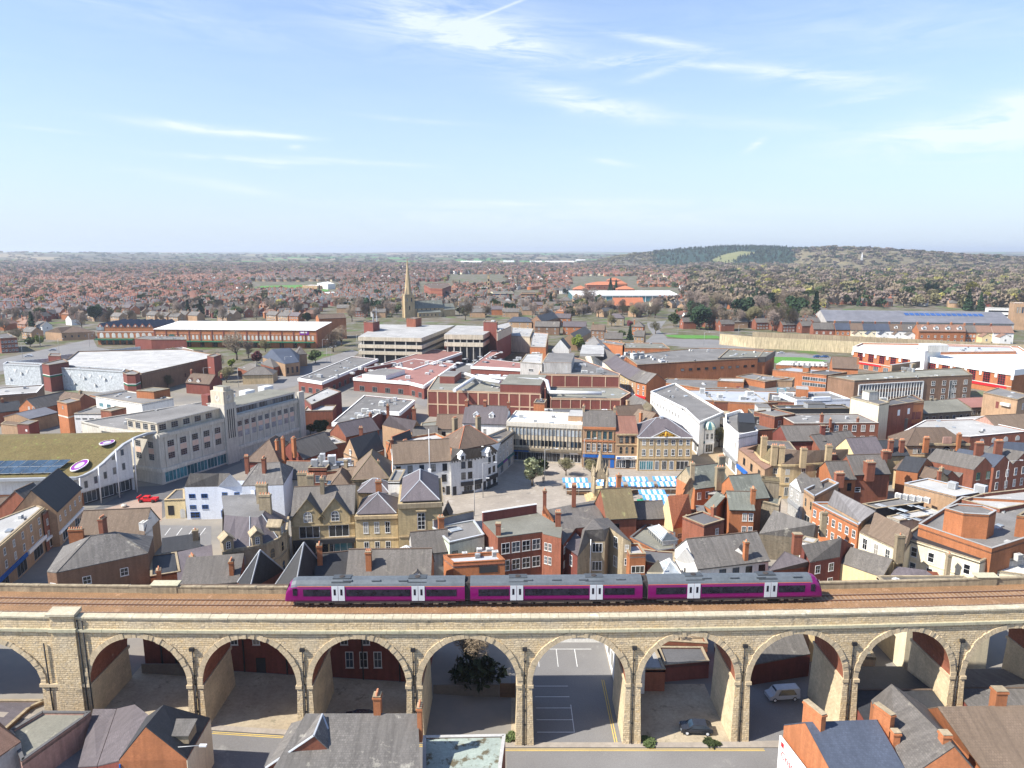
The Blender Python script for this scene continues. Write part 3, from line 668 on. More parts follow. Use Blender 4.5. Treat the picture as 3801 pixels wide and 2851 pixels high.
def win_mesh(w,h,sty):
 k = (round(w,2),round(h,2),sty)
 if k in WC:return WC[k]
 fm,pm,bx,bz,sur,arch = STY[sty]; t = .09 if w > .8 else .07; a,f = MB(),MB(); o = -.055; x = w / 2
 def outline(e):
  if not arch:return [(-x + e,e),(x - e,e),(x - e,h - e),(-x + e,h - e)]
  r = x - e; c = h - x; return [(-r,e),(r,e)] + [(r * math.cos(math.pi * i / 8),c + r * math.sin(math.pi * i / 8)) for i in range(9)]
 O,I = outline(0),outline(t); n = len(O)
 if fm == pm:
  f.face([(p[0],o,p[1]) for p in O],fm)
  for i in range(n):j = (i + 1) % n; f.face([(O[i][0],.02,O[i][1]),(O[j][0],.02,O[j][1]),(O[j][0],o,O[j][1]),(O[i][0],o,O[i][1])],fm)
  WC[k] = (f.mesh('window'),None); return WC[k]
 for i in range(n):
  j = (i + 1) % n; f.face([(O[i][0],o,O[i][1]),(O[j][0],o,O[j][1]),(I[j][0],o,I[j][1]),(I[i][0],o,I[i][1])],fm)
  f.face([(O[i][0],.02,O[i][1]),(O[j][0],.02,O[j][1]),(O[j][0],o,O[j][1]),(O[i][0],o,O[i][1])],fm)
  f.face([(I[j][0],-.02,I[j][1]),(I[i][0],-.02,I[i][1]),(I[i][0],o,I[i][1]),(I[j][0],o,I[j][1])],fm)
 b = .045 if w < 1.6 else .07
 for i in range(bx):c = -x + w * (i + 1) / (bx + 1); f.box(c - b / 2,c + b / 2,o + .008,-.015,t,h - t,fm)
 for i in range(bz):c = h * (i + 1) / (bz + 1); f.box(-x + t,x - t,o + .014,-.015,c - b / 2,c + b / 2,fm)
 if sur:
  s = .2; f.box(-x - s,x + s,-.09,.02,-.2,-.01,sur); f.box(-x - s,x + s,-.1,.02,h + .01,h + .25,sur)
  if not arch:f.box(-x - s,-x - .01,-.07,.02,0,h,sur); f.box(x + .01,x + s,-.07,.02,0,h,sur)
 elif sty in ('w','wb','wt','k','b','gr','m'):f.box(-x - .06,x + .06,-.1,.02,-.1,-.012,'off_white' if sty != 'k' else fm)
 PV = []
 for m_ in ([pm] if pm not in ('glass_dark','glass_grey') or w > 1.9 else ['glass_dark','glass_dark','glass_grey','glass_blind','glass_blue']):a = MB(); a.face([(p[0],-.014,p[1]) for p in outline(t * .6)],m_); PV.append(a.mesh('pane'))
 WC[k] = (f.mesh('window'),PV); return WC[k]
def add_win(root,o,ang,u,z,w,h,sty,name='window'):
 fm,pm = win_mesh(w,h,sty); ca,sa = math.cos(ang),math.sin(ang)
 x = link(name,fm,root,(o[0] + ca * u,o[1] + sa * u,z),ang)
 if pm:link('pane',random.choice(pm),x)
 return x
POTM = {}
def pot_mesh(m='pot'):
 if m not in POTM:q = MB(); q.cyl(0,0,0,.42,.14,.11,m,7); POTM[m] = q.mesh('chimney_pot')
 return POTM[m]
def chimney(root,x,y,z0,z1,w,d,m,pots=3,capm='stone_old',ang=0):
 w,d = w * .82,d * .82; q = MB(); q.box(-w / 2,w / 2,-d / 2,d / 2,z0,z1,m); q.box(-w / 2 - .1,w / 2 + .1,-d / 2 - .1,d / 2 + .1,z1 - .32,z1 - .12,m); q.box(-w / 2 - .05,w / 2 + .05,-d / 2 - .05,d / 2 + .05,z1,z1 + .08,capm)
 c = q.build('chimney',root,(x,y,0)); c.rotation_euler = (0,0,ang)
 for i in range(pots):
  t = ((i + .5) / pots - .5)
  link('chimney_pot',pot_mesh(),c,(t * w if w >= d else 0,t * d if d > w else 0,z1 + .07))
 return c
def local(P,ze,zb=0):
 W = []
 for p in P:
  if p[0] == 'w':W.append(Vector((p[1],p[2],0)))
  else:
   v = at(p[0],p[1],p[2] if len(p) > 2 else ze + zb); W.append(Vector((v.x,v.y,0)))
 return W
def acunit(root,x,y,z,w,d,h,m='aircon',ang=0):
 q = MB(); q.box(-w / 2,w / 2,-d / 2,d / 2,.12,h,m); q.box(-w / 2,-w / 2 + .1,-d / 2,d / 2,0,.12,'metal_grey'); q.box(w / 2 - .1,w / 2,-d / 2,d / 2,0,.12,'metal_grey')
 if w > .8:q.cyl(0,0,h,h + .06,min(w,d) * .36,min(w,d) * .36,'metal_grey',10)
 q.box(-w * .4,w * .4,-d / 2 - .02,-d / 2,.25,h - .1,'grey_paint'); o = q.build('rooftop_unit',root,(x,y,z)); o.rotation_euler = (0,0,ang); return o
def bld(label,P,ze,D=None,roof='flat',rh=.5,wall='brick_red',rf='slate_grey',win=(),ch=(),band=(),dorm=(),ac=(),sky=(),box=(),cat='building',name=None,cop='stone_old',oh=.3,zb=0,grp=None,chm=None,gw=None,ridge=None,lead=False,gut='black_paint'):
 W = local(P,ze,zb)
 if D == 'p':W.append(W[0] + W[2] - W[1]); D = None
 o = W[0]; d = W[1] - W[0]; L = d.length; ang = math.atan2(d.y,d.x)
 name = name or {'house':'house','shop':'shop','church':'church'}.get(cat,'building')
 root = thing(name,label,cat,(o.x,o.y,zb),ang,grp)
 ca,sa = math.cos(-ang),math.sin(-ang)
 if D is not None:F = [(0,0),(L,0),(L,D),(0,D)]
 else:F = [((p.x - o.x) * ca - (p.y - o.y) * sa,(p.x - o.x) * sa + (p.y - o.y) * ca) for p in W]
 area = sum(F[i][0] * F[(i + 1) % len(F)][1] - F[(i + 1) % len(F)][0] * F[i][1] for i in range(len(F)))
 if area < 0:print('CLOCKWISE footprint',label)
 n = len(F); ed = []
 for i in range(n):
  a,b = F[i],F[(i + 1) % n]; ed.append((a,math.atan2(b[1] - a[1],b[0] - a[0]),math.hypot(b[0] - a[0],b[1] - a[1])))
 wmb = MB(); gw = gw or wall; zlow = -1.0
 wmb.prism(F,zlow,ze,wall,bottom=False)
 D_ = D or max(f[1] for f in F)
 t = .16; oh_ = oh; ztop = ze
 def rz(u,v):  # roof height above a local point (top of the covering)
  if roof == 'gu':return ze + .05 + rh * (1 - abs(v - D_ / 2) / (D_ / 2))
  if roof == 'gv':return ze + .05 + rh * (1 - abs(u - L / 2) / (L / 2))
  if roof == 'hip':s = rh / (min(L,D_) / 2); return ze + .05 + s * min(u,L - u,v,D_ - v)
  if roof == 'mono':return ze + .05 + rh * v / D_
  return ze + .03
 mb = MB()
 if roof == 'gu':
  s = rh / (D_ / 2); e = oh; m_ = D_ / 2
  z = lambda v:ze + .05 + rh - s * abs(v - m_) + t
  x0,x1 = -min(.15,oh),L + min(.15,oh)
  mb.slab([(x0,-e,z(-e)),(x1,-e,z(-e)),(x1,m_,z(m_)),(x0,m_,z(m_))],t,rf); mb.slab([(x1,D_ + e,z(D_ + e)),(x0,D_ + e,z(D_ + e)),(x0,m_,z(m_)),(x1,m_,z(m_))],t,rf)
  for x,fl in ((0,1),(L,0)):
   tri = [(x,0,ze),(x,D_,ze),(x,m_,ze + rh)]; wmb.face(tri[::-1] if fl else tri,gw)
  mb.box(x0,x1,m_ - .14,m_ + .14,z(m_) - .06,z(m_) + .07,ridge or ('lead' if lead else 'tile_brown'))
 elif roof == 'gv':
  s = rh / (L / 2); e = oh; m_ = L / 2; z = lambda u:ze + .05 + rh - s * abs(u - m_) + t
  y0,y1 = -min(.15,oh),D_ + min(.15,oh)
  mb.slab([(-e,y0,z(-e)),(m_,y0,z(m_)),(m_,y1,z(m_)),(-e,y1,z(-e))],t,rf); mb.slab([(m_,y0,z(m_)),(L + e,y0,z(L + e)),(L + e,y1,z(L + e)),(m_,y1,z(m_))],t,rf)
  for y,fl in ((0,0),(D_,1)):
   tri = [(0,y,ze),(L,y,ze),(m_,y,ze + rh)]; wmb.face(tri[::-1] if fl else tri,gw)
  mb.box(m_ - .14,m_ + .14,y0,y1,z(m_) - .06,z(m_) + .07,ridge or ('lead' if lead else 'tile_brown'))
 elif roof == 'hip':
  m_ = min(L,D_) / 2; s = rh / m_; e = oh; zo = ze + .05 - s * e + t; zr = ze + .05 + rh + t
  c = [(-e,-e,zo),(L + e,-e,zo),(L + e,D_ + e,zo),(-e,D_ + e,zo)]
  if L >= D_:r0,r1 = (m_,D_ / 2,zr),(L - m_,D_ / 2,zr); q = [[c[0],c[1],r1,r0],[c[1],c[2],r1],[c[2],c[3],r0,r1],[c[3],c[0],r0]]
  else:r0,r1 = (L / 2,m_,zr),(L / 2,D_ - m_,zr); q = [[c[0],c[1],r0],[c[1],c[2],r1,r0],[c[2],c[3],r1],[c[3],c[0],r0,r1]]
  for f in q:
   g = [];  # drop doubled points of a pyramid
   for p in f:
    if not g or (Vector(p) - Vector(g[-1])).length > .01:g.append(p)
   mb.slab(g,t,rf)
  rm = ridge or ('lead' if lead else 'tile_brown')
  for a,b in ((c[0],r0),(c[1],r1 if L >= D_ else r0),(c[2],r1),(c[3],r0 if L >= D_ else r1),(r0,r1)):mb.tube(a,b,.11,.11,rm,5,False)
 elif roof == 'mono':
  e = oh; s = rh / D_; z = lambda v:ze + .05 + s * v + t
  mb.slab([(-.1,-e,z(-e)),(L + .1,-e,z(-e)),(L + .1,D_ + .1,z(D_ + .1)),(-.1,D_ + .1,z(D_ + .1))],t,rf)
  wmb.face([(0,D_,ze),(0,0,ze),(0,D_,ze + rh)],gw); wmb.face([(L,0,ze),(L,D_,ze),(L,D_,ze + rh)],gw); wmb.face([(L,D_,ze),(0,D_,ze),(0,D_,ze + rh),(L,D_,ze + rh)],gw)
 else:
  mb.prism(F,ze - .3,ze + .03,rf)
  ar = abs(area) / 2
  if ar > 110 and not ('car park' in label or 'deck' in label and 'parking' in label):
   for k in range(min(12,int(ar / 75))):
    i = vr.randrange(1,n - 1); s1,s2 = sorted((vr.random(),vr.random())); w3 = (s1,s2 - s1,1 - s2); P3 = (F[0],F[i],F[i + 1]); x,y = (sum(w3[j] * P3[j][c] * .86 + P3[j][c] * 0 for j in range(3)) + .14 * sum(f[c] for f in F) / n for c in (0,1)); ty = vr.random()
    if ty < .45:acunit(root,x,y,ze + .03,vr.uniform(.5,1.3),vr.uniform(.4,.9),vr.uniform(.4,.9),vr.choice(['metal_grey','aircon','felt_dark']),vr.choice([0,0,.4]))
    else:q = MB(); q.slab([(0,0,.3),(vr.uniform(.9,1.8),0,.3),(vr.uniform(.9,1.8),vr.uniform(.8,1.4),.34),(0,vr.uniform(.8,1.4),.34)],.3,'felt_light' if ty < .75 else 'glass_bright','metal_grey'); q.build('roof_hatch',root,(x,y,ze + .03))
 if roof != 'flat' and oh > .05 and roof in ('gu','hip','mono') and gut:
  mb.box(-oh * .5,L + oh * .5,-oh - .12,-oh + .0,ze - .18,ze - .04,gut)
 rootroof = mb.build('roof',root)
 if roof == 'flat' and rh > 0:
  th = .3
  for i in range(n):
   (a,an,l) = ed[i]; c,s_ = math.cos(an),math.sin(an)
   def T(u,v):return (a[0] + c * u - s_ * v,a[1] + s_ * u + c * v)
   wmb.prism([T(0,0),T(l,0),T(l - th * .6,th),T(th * .6,th)],ze,ze + rh,wall,top=False,bottom=False)
  mb = MB()
  for i in range(n):
   (a,an,l) = ed[i]; c,s_ = math.cos(an),math.sin(an)
   def T(u,v):return (a[0] + c * u - s_ * v,a[1] + s_ * u + c * v)
   mb.prism([T(-.04,-.06),T(l + .04,-.06),T(l - .3,th + .05),T(.3,th + .05)],ze + rh,ze + rh + .09,cop)
  mb.build('coping',root)
 wmb.build('wall',root)
 for w in win:
  e,k,zs,ww,hh,sty = w[:6]; u0,u1 = (w[6],w[7]) if len(w) > 6 else (0,1); a,an,l = ed[e]
  nm = w[8] if len(w) > 8 else ('shop_window' if ww > 2.4 and zs[0] < 1.5 else 'window')
  for z in zs:
   for i in range(k):add_win(root,a,an,(u0 + (u1 - u0) * (i + .5) / k) * l,z,ww,hh,sty,nm)
 for b in band:
  nm,e,z0,z1,m,out = b[:6]; u0,u1 = (b[6],b[7]) if len(b) > 6 else (0,1); a,an,l = ed[e]
  q = MB(); q.box(u0 * l,u1 * l,-out,.02,z0,z1,m); x = q.build(nm,root,(a[0],a[1],0)); x.rotation_euler = (0,0,an)
 for c in ch:
  u,v,hc = c[:3]; w,dd = (c[3],c[4]) if len(c) > 4 else (.7,1.1); pots = c[5] if len(c) > 5 else 3; x,y = u * L,v * D_; z = rz(x,y)
  zt = (ze + (rh if roof != 'flat' else 0)) + hc; chimney(root,x,y,z - 1.2,zt,w,dd,chm or (wall if 'brick' in wall or 'stone' in wall else 'brick_red'),pots)
 for dmr in dorm:
  u,side,w,h,wm,rm = dmr[:6]; x = u * L; s = rh / (D_ / 2); v0 = (dmr[6] if len(dmr) > 6 else .22) * D_ / 2; zf = rz(x,v0) + .1; dep = min(h / s + .3,D_ / 2 - v0)
  q = MB(); q.prism([(-w / 2,0),(w / 2,0),(w / 2,dep),(-w / 2,dep)],-.2,h,wm)
  q.slab([(-w / 2 - .15,-.2,h - .1),(0,-.2,h + w * .42),(0,dep + .9,h + w * .42),(-w / 2 - .15,dep + .3,h - .1)],.08,rm); q.slab([(0,-.2,h + w * .42),(w / 2 + .15,-.2,h - .1),(w / 2 + .15,dep + .3,h - .1),(0,dep + .9,h + w * .42)],.08,rm)
  q.face([(-w / 2,0,h),(w / 2,0,h),(0,0,h + w * .42)],wm)
  if side == 'f':dd = q.build('dormer',root,(x,v0,zf - .1))
  else:dd = q.build('dormer',root,(x,D_ - v0,zf - .1)); dd.rotation_euler = (0,0,math.pi)
  add_win(dd,(0,0),0,0,.15,w * .62,h * .8,'w')
 for sk in sky:   # rooflights on the front slope or a flat roof
  u,v,w,h = sk; x,y = u * L,v * D_; z = rz(x,y); q = MB()
  s = {'gu':rh / (D_ / 2),'mono':rh / D_}.get(roof,0) * (1 if v < .5 or roof == 'mono' else -1)
  q.slab([(-w / 2,-h / 2,-s * h / 2 + t + .1),(w / 2,-h / 2,-s * h / 2 + t + .1),(w / 2,h / 2,s * h / 2 + t + .1),(-w / 2,h / 2,s * h / 2 + t + .1)],.1,'glass_bright' if roof == 'flat' else 'glass_blue','metal_light'); q.build('rooflight',root,(x,y,z))
 for a in ac:
  u,v,w,d_,h_ = a[:5]; acunit(root,u * L,v * D_,rz(u * L,v * D_),w,d_,h_,a[5] if len(a) > 5 else 'aircon')
 for bx in box:   # raised blocks: (u0,u1,v0,v1,h,wall,top) in fractions of the frame
  u0,u1,v0,v1,h_,m,mt = bx; q = MB(); z0 = ze if roof == 'flat' else ze - .5
  q.prism([(u0 * L,v0 * D_),(u1 * L,v0 * D_),(u1 * L,v1 * D_),(u0 * L,v1 * D_)],z0,ze + h_,m,mt)
  q.prism([(u0 * L - .08,v0 * D_ - .08),(u1 * L + .08,v0 * D_ - .08),(u1 * L + .08,v1 * D_ + .08),(u0 * L - .08,v1 * D_ + .08)],ze + h_,ze + h_ + .12,cop if mt in ('felt_grey','felt_dark') else mt,mt); q.build('rooftop_block',root)
 return root
vr = random.Random(21)
def rows(n,z0,st):return [z0 + st * i for i in range(n)]
def textobj(name,s,size,m,parent,loc,rz_=0,ext=.02,par_rot=None,align='CENTER'):
 cu = bpy.data.curves.new(name,'FONT'); cu.body = s; cu.size = size; cu.extrude = ext; cu.align_x = align; cu.align_y = 'CENTER'; cu.materials.append(MATS[m]); cu.resolution_u = 2
 t_ = bpy.data.objects.new('tmp',cu); me = bpy.data.meshes.new_from_object(t_); bpy.data.objects.remove(t_); bpy.data.curves.remove(cu); me.name = name
 o = link(name,me,parent,loc); o.rotation_euler = (R(90),0,rz_) if par_rot is None else par_rot; return o
def cust(label,E,ze,RG,FC,G=(),wall='brick_red',rf='slate_grey',ch=(),win=(),band=(),hips=(),cat='building',name=None,zb=0,t=.14,rm='lead',chm=None,zl=None):
 """free roof: E eave loop (ccw, view pixels at height ze, or (x, y, z)), RG ridge points (px, py, z), FC roof faces, G gable wall faces"""
 def pt(p,dz):
  if p[0] == 'w':return Vector((p[1],p[2],p[3] if len(p) > 3 else dz))
  return at(p[0],p[1],p[2] if len(p) > 2 else dz)
 V = [pt(p,ze) for p in E] + [pt(p,ze) for p in RG]; n = len(E); o = Vector((V[0].x,V[0].y,zb)); V = [v - o for v in V]
 root = thing(name or {'house':'house'}.get(cat,'building'),label,cat,tuple(o))
 w = MB(); q = MB()
 for i in range(n):
  j = (i + 1) % n; a,b = V[i],V[j]; w.face([(a.x,a.y,-1),(b.x,b.y,-1),tuple(b),tuple(a)],wall)
 for f in G:w.face([tuple(V[i]) for i in f],wall)
 w.build('wall',root)
 for f in FC:q.slab([tuple(V[i] + Vector((0,0,t + .03))) for i in f],t,rf)
 for a,b in hips:q.tube(V[a] + Vector((0,0,t)),V[b] + Vector((0,0,t)),.13,.13,rm,5,False)
 q.build('roof',root)
 for wd in win:
  e,k,zs,ww,hh,sty = wd[:6]; u0,u1 = (wd[6],wd[7]) if len(wd) > 6 else (0,1); a,b = V[e],V[(e + 1) % n]; an = math.atan2(b.y - a.y,b.x - a.x); l = math.hypot(b.x - a.x,b.y - a.y)
  for z in zs:
   for i in range(k):add_win(root,a,an,(u0 + (u1 - u0) * (i + .5) / k) * l,z,ww,hh,sty)
 for b_ in band:
  nm,e,z0,z1,m,out = b_[:6]; u0,u1 = (b_[6],b_[7]) if len(b_) > 6 else (0,1); a,b = V[e],V[(e + 1) % n]; an = math.atan2(b.y - a.y,b.x - a.x); l = math.hypot(b.x - a.x,b.y - a.y)
  g = MB(); g.box(u0 * l,u1 * l,-out,.02,z0,z1,m); x = g.build(nm,root,(a.x,a.y,0)); x.rotation_euler = (0,0,an)
 for c in ch:   # (px, py, base level, top level, w, d, pots)
  p = at(c[0],c[1],c[2]) - o; chimney(root,p.x,p.y,c[2] - 1.5,c[3],c[4],c[5],chm or 'brick_red',c[6],ang=c[7] if len(c) > 7 else 0)
 return root
# ================================================================ market square and its surroundings
sheet('market_square',[(-60,60,0)] and [('w',)] and [(-34,196),(-12,150),(40,148),(70,160),(75,232),(56,205),(0,214)],'paving_grey',.012,world_pts=True)
view(1800,1400)
O3 = 9.6
bld('long concrete office block with vertical ribs and blue and dark shopfronts on the market square',[(178,372),(800,400)],12.2,16,'flat',.25,'concrete_light','roof_white',
 win=[(0,20,[8.6],1.1,1.9,'bl',.03,.99),(0,20,[5.2],1.1,1.8,'g',.03,.99),(0,5,[.5],3.4,2.6,'s',.12,.7),(0,2,[.5],2.0,2.6,'b',.02,.13),(0,2,[.5],3.2,2.6,'ws',.78,.97)],
 band=[('fascia',0,3.9,4.6,'stone_dark',1.1),('cornice',0,11.2,12.3,'concrete',.35),('blue_sign',0,3.2,3.8,'blue_paint',.3,.03,.3),('white_sign',0,3.2,3.8,'white_paint',.3,.84,.95)] +
 [('rib',0,4.6,11.3,'concrete_light',.32,(i + .5 - .04) / 20 * .97 + .0,(i + .5 + .04) / 20 * .97 + .0) for i in range(21)],
 box=[(.79,.98,.3,.8,1.8,'brick_tan','felt_light')],ac=[(.15,.4,1.5,1.2,1.3)],cop='concrete')
bld('reddish stone four storey building with five windows per floor and blue shopfront',[(803,408),(1075,415)],12.6,13,'gu',3.6,'brick_tan','slate_grey',oh=.1,
 win=[(0,5,[9.0],1.0,2.3,'gr',.1,.92),(0,5,[5.2],1.1,2.3,'wb',.1,.92),(0,3,[.5],2.4,2.3,'s',.05,.8),(0,1,[.2],1.2,2.6,'B',.84,.99,'door')],
 band=[('cornice',0,12.0,12.7,'brick_orange',.45),('string',0,4.3,4.7,'brick_tan',.25),('blue_sign',0,3.3,4.1,'blue_paint',.4,.02,.98),('string',0,8.1,8.5,'brick_orange',.2)] + [('pilaster',0,4.7,12.0,'brick_tan',.16,u,u + .02) for u in (.1,.27,.435,.6,.77,.93)],
 ch=[(.02,.5,1.5,.8,2.2,4),(.98,.5,1.2,.8,2.2,4)],chm='stone_old')
bld('narrow reddish stone building with arched windows, red tile roof and white shopfront',[(1078,465),(1255,465)],10.9,12,'gu',4.0,'brick_tan','tile_red',oh=.2,
 win=[(0,3,[8.2],1.0,1.9,'k',.1,.92),(0,3,[4.7],1.0,2.3,'a',.1,.92),(0,2,[.4],1.8,2.4,'ws',.08,.42),(0,1,[.3],1.9,2.6,'d',.38,.65,'door'),(0,1,[.4],1.8,2.4,'ws',.66,.92)],
 band=[('cornice',0,10.5,10.95,'stone_buff',.35),('string',0,7.4,7.7,'stone_buff',.2),('shop_sign',0,3.15,4.0,'white_paint',.5,.02,.98),('blue_sign',0,3.3,3.85,'blue_paint',.54,.05,.2)])
arms = bld('wide Georgian sandstone building with white pediment holding a gold royal coat of arms',[(1260,492),(1705,492)],10.4,13,'hip',4.2,'stone_buff','slate_purple',oh=.35,lead=True,gut='white_paint',
 win=[(0,7,[8.0],1.05,1.6,'w',.04,.99),(0,7,[4.7],1.05,2.0,'w',.04,.99),(0,2,[.4],2.0,2.7,'st',.03,.29),(0,1,[.4],1.2,2.7,'ws',.32,.4),(0,1,[.4],1.4,2.7,'sg',.43,.56),(0,1,[.4],1.3,2.7,'ws',.58,.68),(0,1,[.4],3.6,2.7,'ws',.7,.96)],
 band=[('cornice',0,10.0,10.4,'off_white',.4),('string',0,3.7,4.1,'stone_buff',.2)] + [('pilaster',0,0,10.0,'stone_buff',.1,u,u + .012) for u in (0,.29,.71,.988)])
q = MB(); Lm = 15.6; xm = 8.0; q.prism([(-3.6,0),(3.6,0),(3.6,3.4),(-3.6,3.4)],-.5,.1,'stone_buff')
q.slab([(-4.4,-.55,.1),(0,-.55,2.4),(0,4.2,2.4),(-4.4,.2,.1)],.22,'slate_purple','white_paint'); q.slab([(0,-.55,2.4),(4.4,-.55,.1),(4.4,.2,.1),(0,4.2,2.4)],.22,'slate_purple','white_paint')
q.face([(-4.1,-.3,.0),(4.1,-.3,.0),(0,-.3,2.15)],'stone_buff'); q.box(-4.4,4.4,-.6,-.25,-.15,.1,'white_paint'); pdm = q.build('pediment',arms,(xm,0,10.45))
q = MB()
for i in range(46):
 a = random.uniform(-1,1); x = a * 2.3; z = .25 + random.random() * (1.45 - abs(a) * 1.15); r = random.uniform(.13,.3)
 q.box(x - r,x + r,-.5,-.28,z - r * .6,z + r * .6,random.choice(['gold','gold','gold','red_paint','blue_paint']) if abs(x) < .5 else 'gold')
q.tube((0,-.45,.2),(0,-.45,1.75),.42,.1,'gold',8); q.build('coat_of_arms',pdm)
q = MB(); q.box(-.5,.5,-.4,.4,3.8,4.9,'white_paint'); q.prism([(-.7,-.6),(.7,-.6),(.7,.6),(-.7,.6)],4.9,[5.0,5.0,5.0,5.0],'lead'); q.build('cupola',arms,(xm,6.5,10.2))
# lettering over the narrow shop
mob = [o for o in COL.objects if o.get('label','').startswith('narrow reddish')][0]
textobj('sign_letters','EDEN MOBILITY',.62,'black_paint',mob,(3.5,-.53,3.57),ext=.015)
# ---- behind the square
bld('white rendered corner building with sash windows curving into the square beside the concrete office',[(-5,620,9.2),(100,575,9.2),(235,470,9.2),(205,432,9.2),(-60,540,9.2)],9.6,None,'flat',.6,'render_grey','slate_grey',
 win=[(1,4,[6.8,3.9],.9,1.7,'wb',.05,.95),(1,2,[.4],2.6,2.5,'sg',.05,.95)],band=[('shop_sign',1,3.0,3.7,'teal_paint',.3),('cornice',1,9.3,9.7,'black_paint',.3),('purple_sign',1,3.1,3.6,'purple_paint',.34,.3,.55)],cop='stone_dark')
view(900,1400)
bld('long white public house with sagging brown tiled roof and black framed windows',[(1240,712),(1712,682)],9.6,9,'gu',4.6,'render_white','tile_tan',oh=.35,
 win=[(0,5,[6.9],1.25,1.9,'k',-.02,.99),(0,1,[3.9],1.3,1.9,'k',.8,.95),(0,1,[.8],1.0,1.6,'a',.82,.88),(0,1,[.1],1.0,2.4,'d',.9,.98,'door')],ch=[(0,.5,.8,.8,1.4,4)])
bld('white curved front inn with half timbered eaves and black shopfronts facing the square',[(1712,685),(1800,672),(1900,662),(2000,640),(2090,605),(2060,530),(1720,590)],9.8,None,'flat',.1,'render_white','slate_grey',
 win=[(1,2,[7.2,4.2],1.2,1.8,'k',-.15,.95),(3,2,[7.2,4.2],1.1,1.7,'k',.1,.9),(1,1,[.7],2.4,1.5,'s'),(2,1,[.7],2.3,1.5,'s',0,.6),(2,1,[.1],1.0,2.4,'d',.7,1,'door'),(3,2,[.7],1.6,1.5,'k'),(0,1,[.1],1.0,2.4,'d',.1,.5,'door')],
 band=[('shop_sign',1,2.3,3.4,'black_shop',.35,-.1,1),('shop_sign',2,2.3,3.4,'black_shop',.35,0,.65),('shop_sign',3,2.4,3.5,'black_shop',.35),('frontage',1,.0,.7,'black_shop',.2),('frontage',3,0,.8,'black_shop',.2)] + [('eaves_timber',e,9.2,9.6,'black_paint',.3,u,u + .05) for e in (0,1,2,3) for u in (.05,.3,.55,.8)])
inn = [o for o in COL.objects if o.get('label','').startswith('white curved front inn')][0]
E = [at(1712,685,9.9),at(1800,672,9.9),at(1900,662,9.9),at(2000,640,9.9),at(2095,605,9.9)]; Rg = [at(1722,585,13.2),at(1800,590,13.2),at(1890,585,13.2),at(1975,570,13.2),at(2040,560,13.2)]
Bk = [p + Vector((.8,8.5,0)) for p in E]; q = MB()
iw = Matrix.Translation(inn.location) @ Matrix.Rotation(inn.rotation_euler.z,4,'Z'); ii = iw.inverted()
for i in range(4):q.slab([tuple(ii @ p) for p in (E[i],E[i + 1],Rg[i + 1],Rg[i])],.15,'slate_grey'); q.slab([tuple(ii @ p) for p in (Rg[i],Rg[i + 1],Bk[i + 1],Bk[i])],.15,'slate_grey')
q.face([tuple(ii @ p) for p in (E[4],Bk[4],Rg[4])],'render_white'); q.face([tuple(ii @ p) for p in (E[0],Rg[0],Bk[0])],'render_white'); q.build('curved_roof',inn)
for px_,py_ in ((1805,650),(2020,620)):
 c = ii @ at(px_,py_,11.4); q = MB(); q.box(-.7,.7,-.3,1.8,-.9,.4,'white_paint'); q.slab([(-.95,-.5,.3),(0,-.5,1.5),(0,2.2,1.5),(-.95,2.2,.3)],.1,'white_paint'); q.slab([(0,-.5,1.5),(.95,-.5,.3),(.95,2.2,.3),(0,2.2,1.5)],.1,'white_paint'); q.face([(-.7,-.3,.4),(.7,-.3,.4),(0,-.3,1.3)],'white_paint')
 d_ = q.build('dormer',inn,tuple(c)); d_.rotation_euler = (0,0,0 if px_ < 1900 else .5); add_win(d_,(0,-.3),0,0,-.7,.8,.9,'k')
# yellow gabled stone building
g = bld('yellow stone building with two pointed gables, arched windows and black shopfront',[(395,1155),(918,1130)],9.0,12,'gu',4.6,'stone_yellow','slate_grey',oh=0,
 win=[(0,2,[4.3],4.2,2.6,'ws',.05,.98,'window'),(0,1,[.5],4.6,2.9,'d',.05,.33),(0,1,[.2],1.1,2.9,'s',.6,.66,'door'),(0,1,[.6],4.4,2.5,'st',.68,.94),(0,1,[.6],2.4,2.5,'g',.38,.56)],
 band=[('shopfront',0,3.0,4.0,'black_shop',.7,.02,1.0),('shopfront',0,0,3.1,'black_shop',.5,.02,.05),('shopfront',0,0,3.1,'black_shop',.5,.95,.98),('stall_riser',0,0,.5,'black_shop',.4,.6,.95),('string',0,7.0,7.35,'stone_yellow',.3),('string',0,4.0,4.3,'stone_buff',.2)],
 ch=[(.25,.65,2.2,1.7,1.7,4),(.47,.4,2.4,1.0,1.6,3)],chm='stone_old')
for u in (.27,.70):
 L_ = (at(918,1130,9) - at(395,1155,9)).length; q = MB(); hw = 3.1; pk = 3.9
 q.face([(-hw,-.25,0),(hw,-.25,0),(0,-.25,pk)],'stone_yellow'); q.face([(hw,-.25,0),(-hw,-.25,0),(-hw,-.25,-1.8),(hw,-.25,-1.8)][::-1],'stone_yellow')
 q.slab([(-hw - .3,-.2,-.15),(0,-.2,pk + .05),(0,6,pk + .05),(-hw - .3,2.0,-.15)],.15,'slate_grey'); q.slab([(0,-.2,pk + .05),(hw + .3,-.2,-.15),(hw + .3,2.0,-.15),(0,6,pk + .05)],.15,'slate_grey')
 q.slab([(-hw - .45,-.62,-.3),(0,-.62,pk + .22),(0,-.12,pk + .22),(-hw - .45,-.12,-.3)],.3,'tile_moss'); q.slab([(0,-.62,pk + .22),(hw + .45,-.62,-.3),(hw + .45,-.12,-.3),(0,-.12,pk + .22)],.3,'tile_moss')
 gb = q.build('gable',g,(u * L_,0,9.0)); add_win(gb,(0,-.27),0,0,-1.1,1.7,2.3,'A')
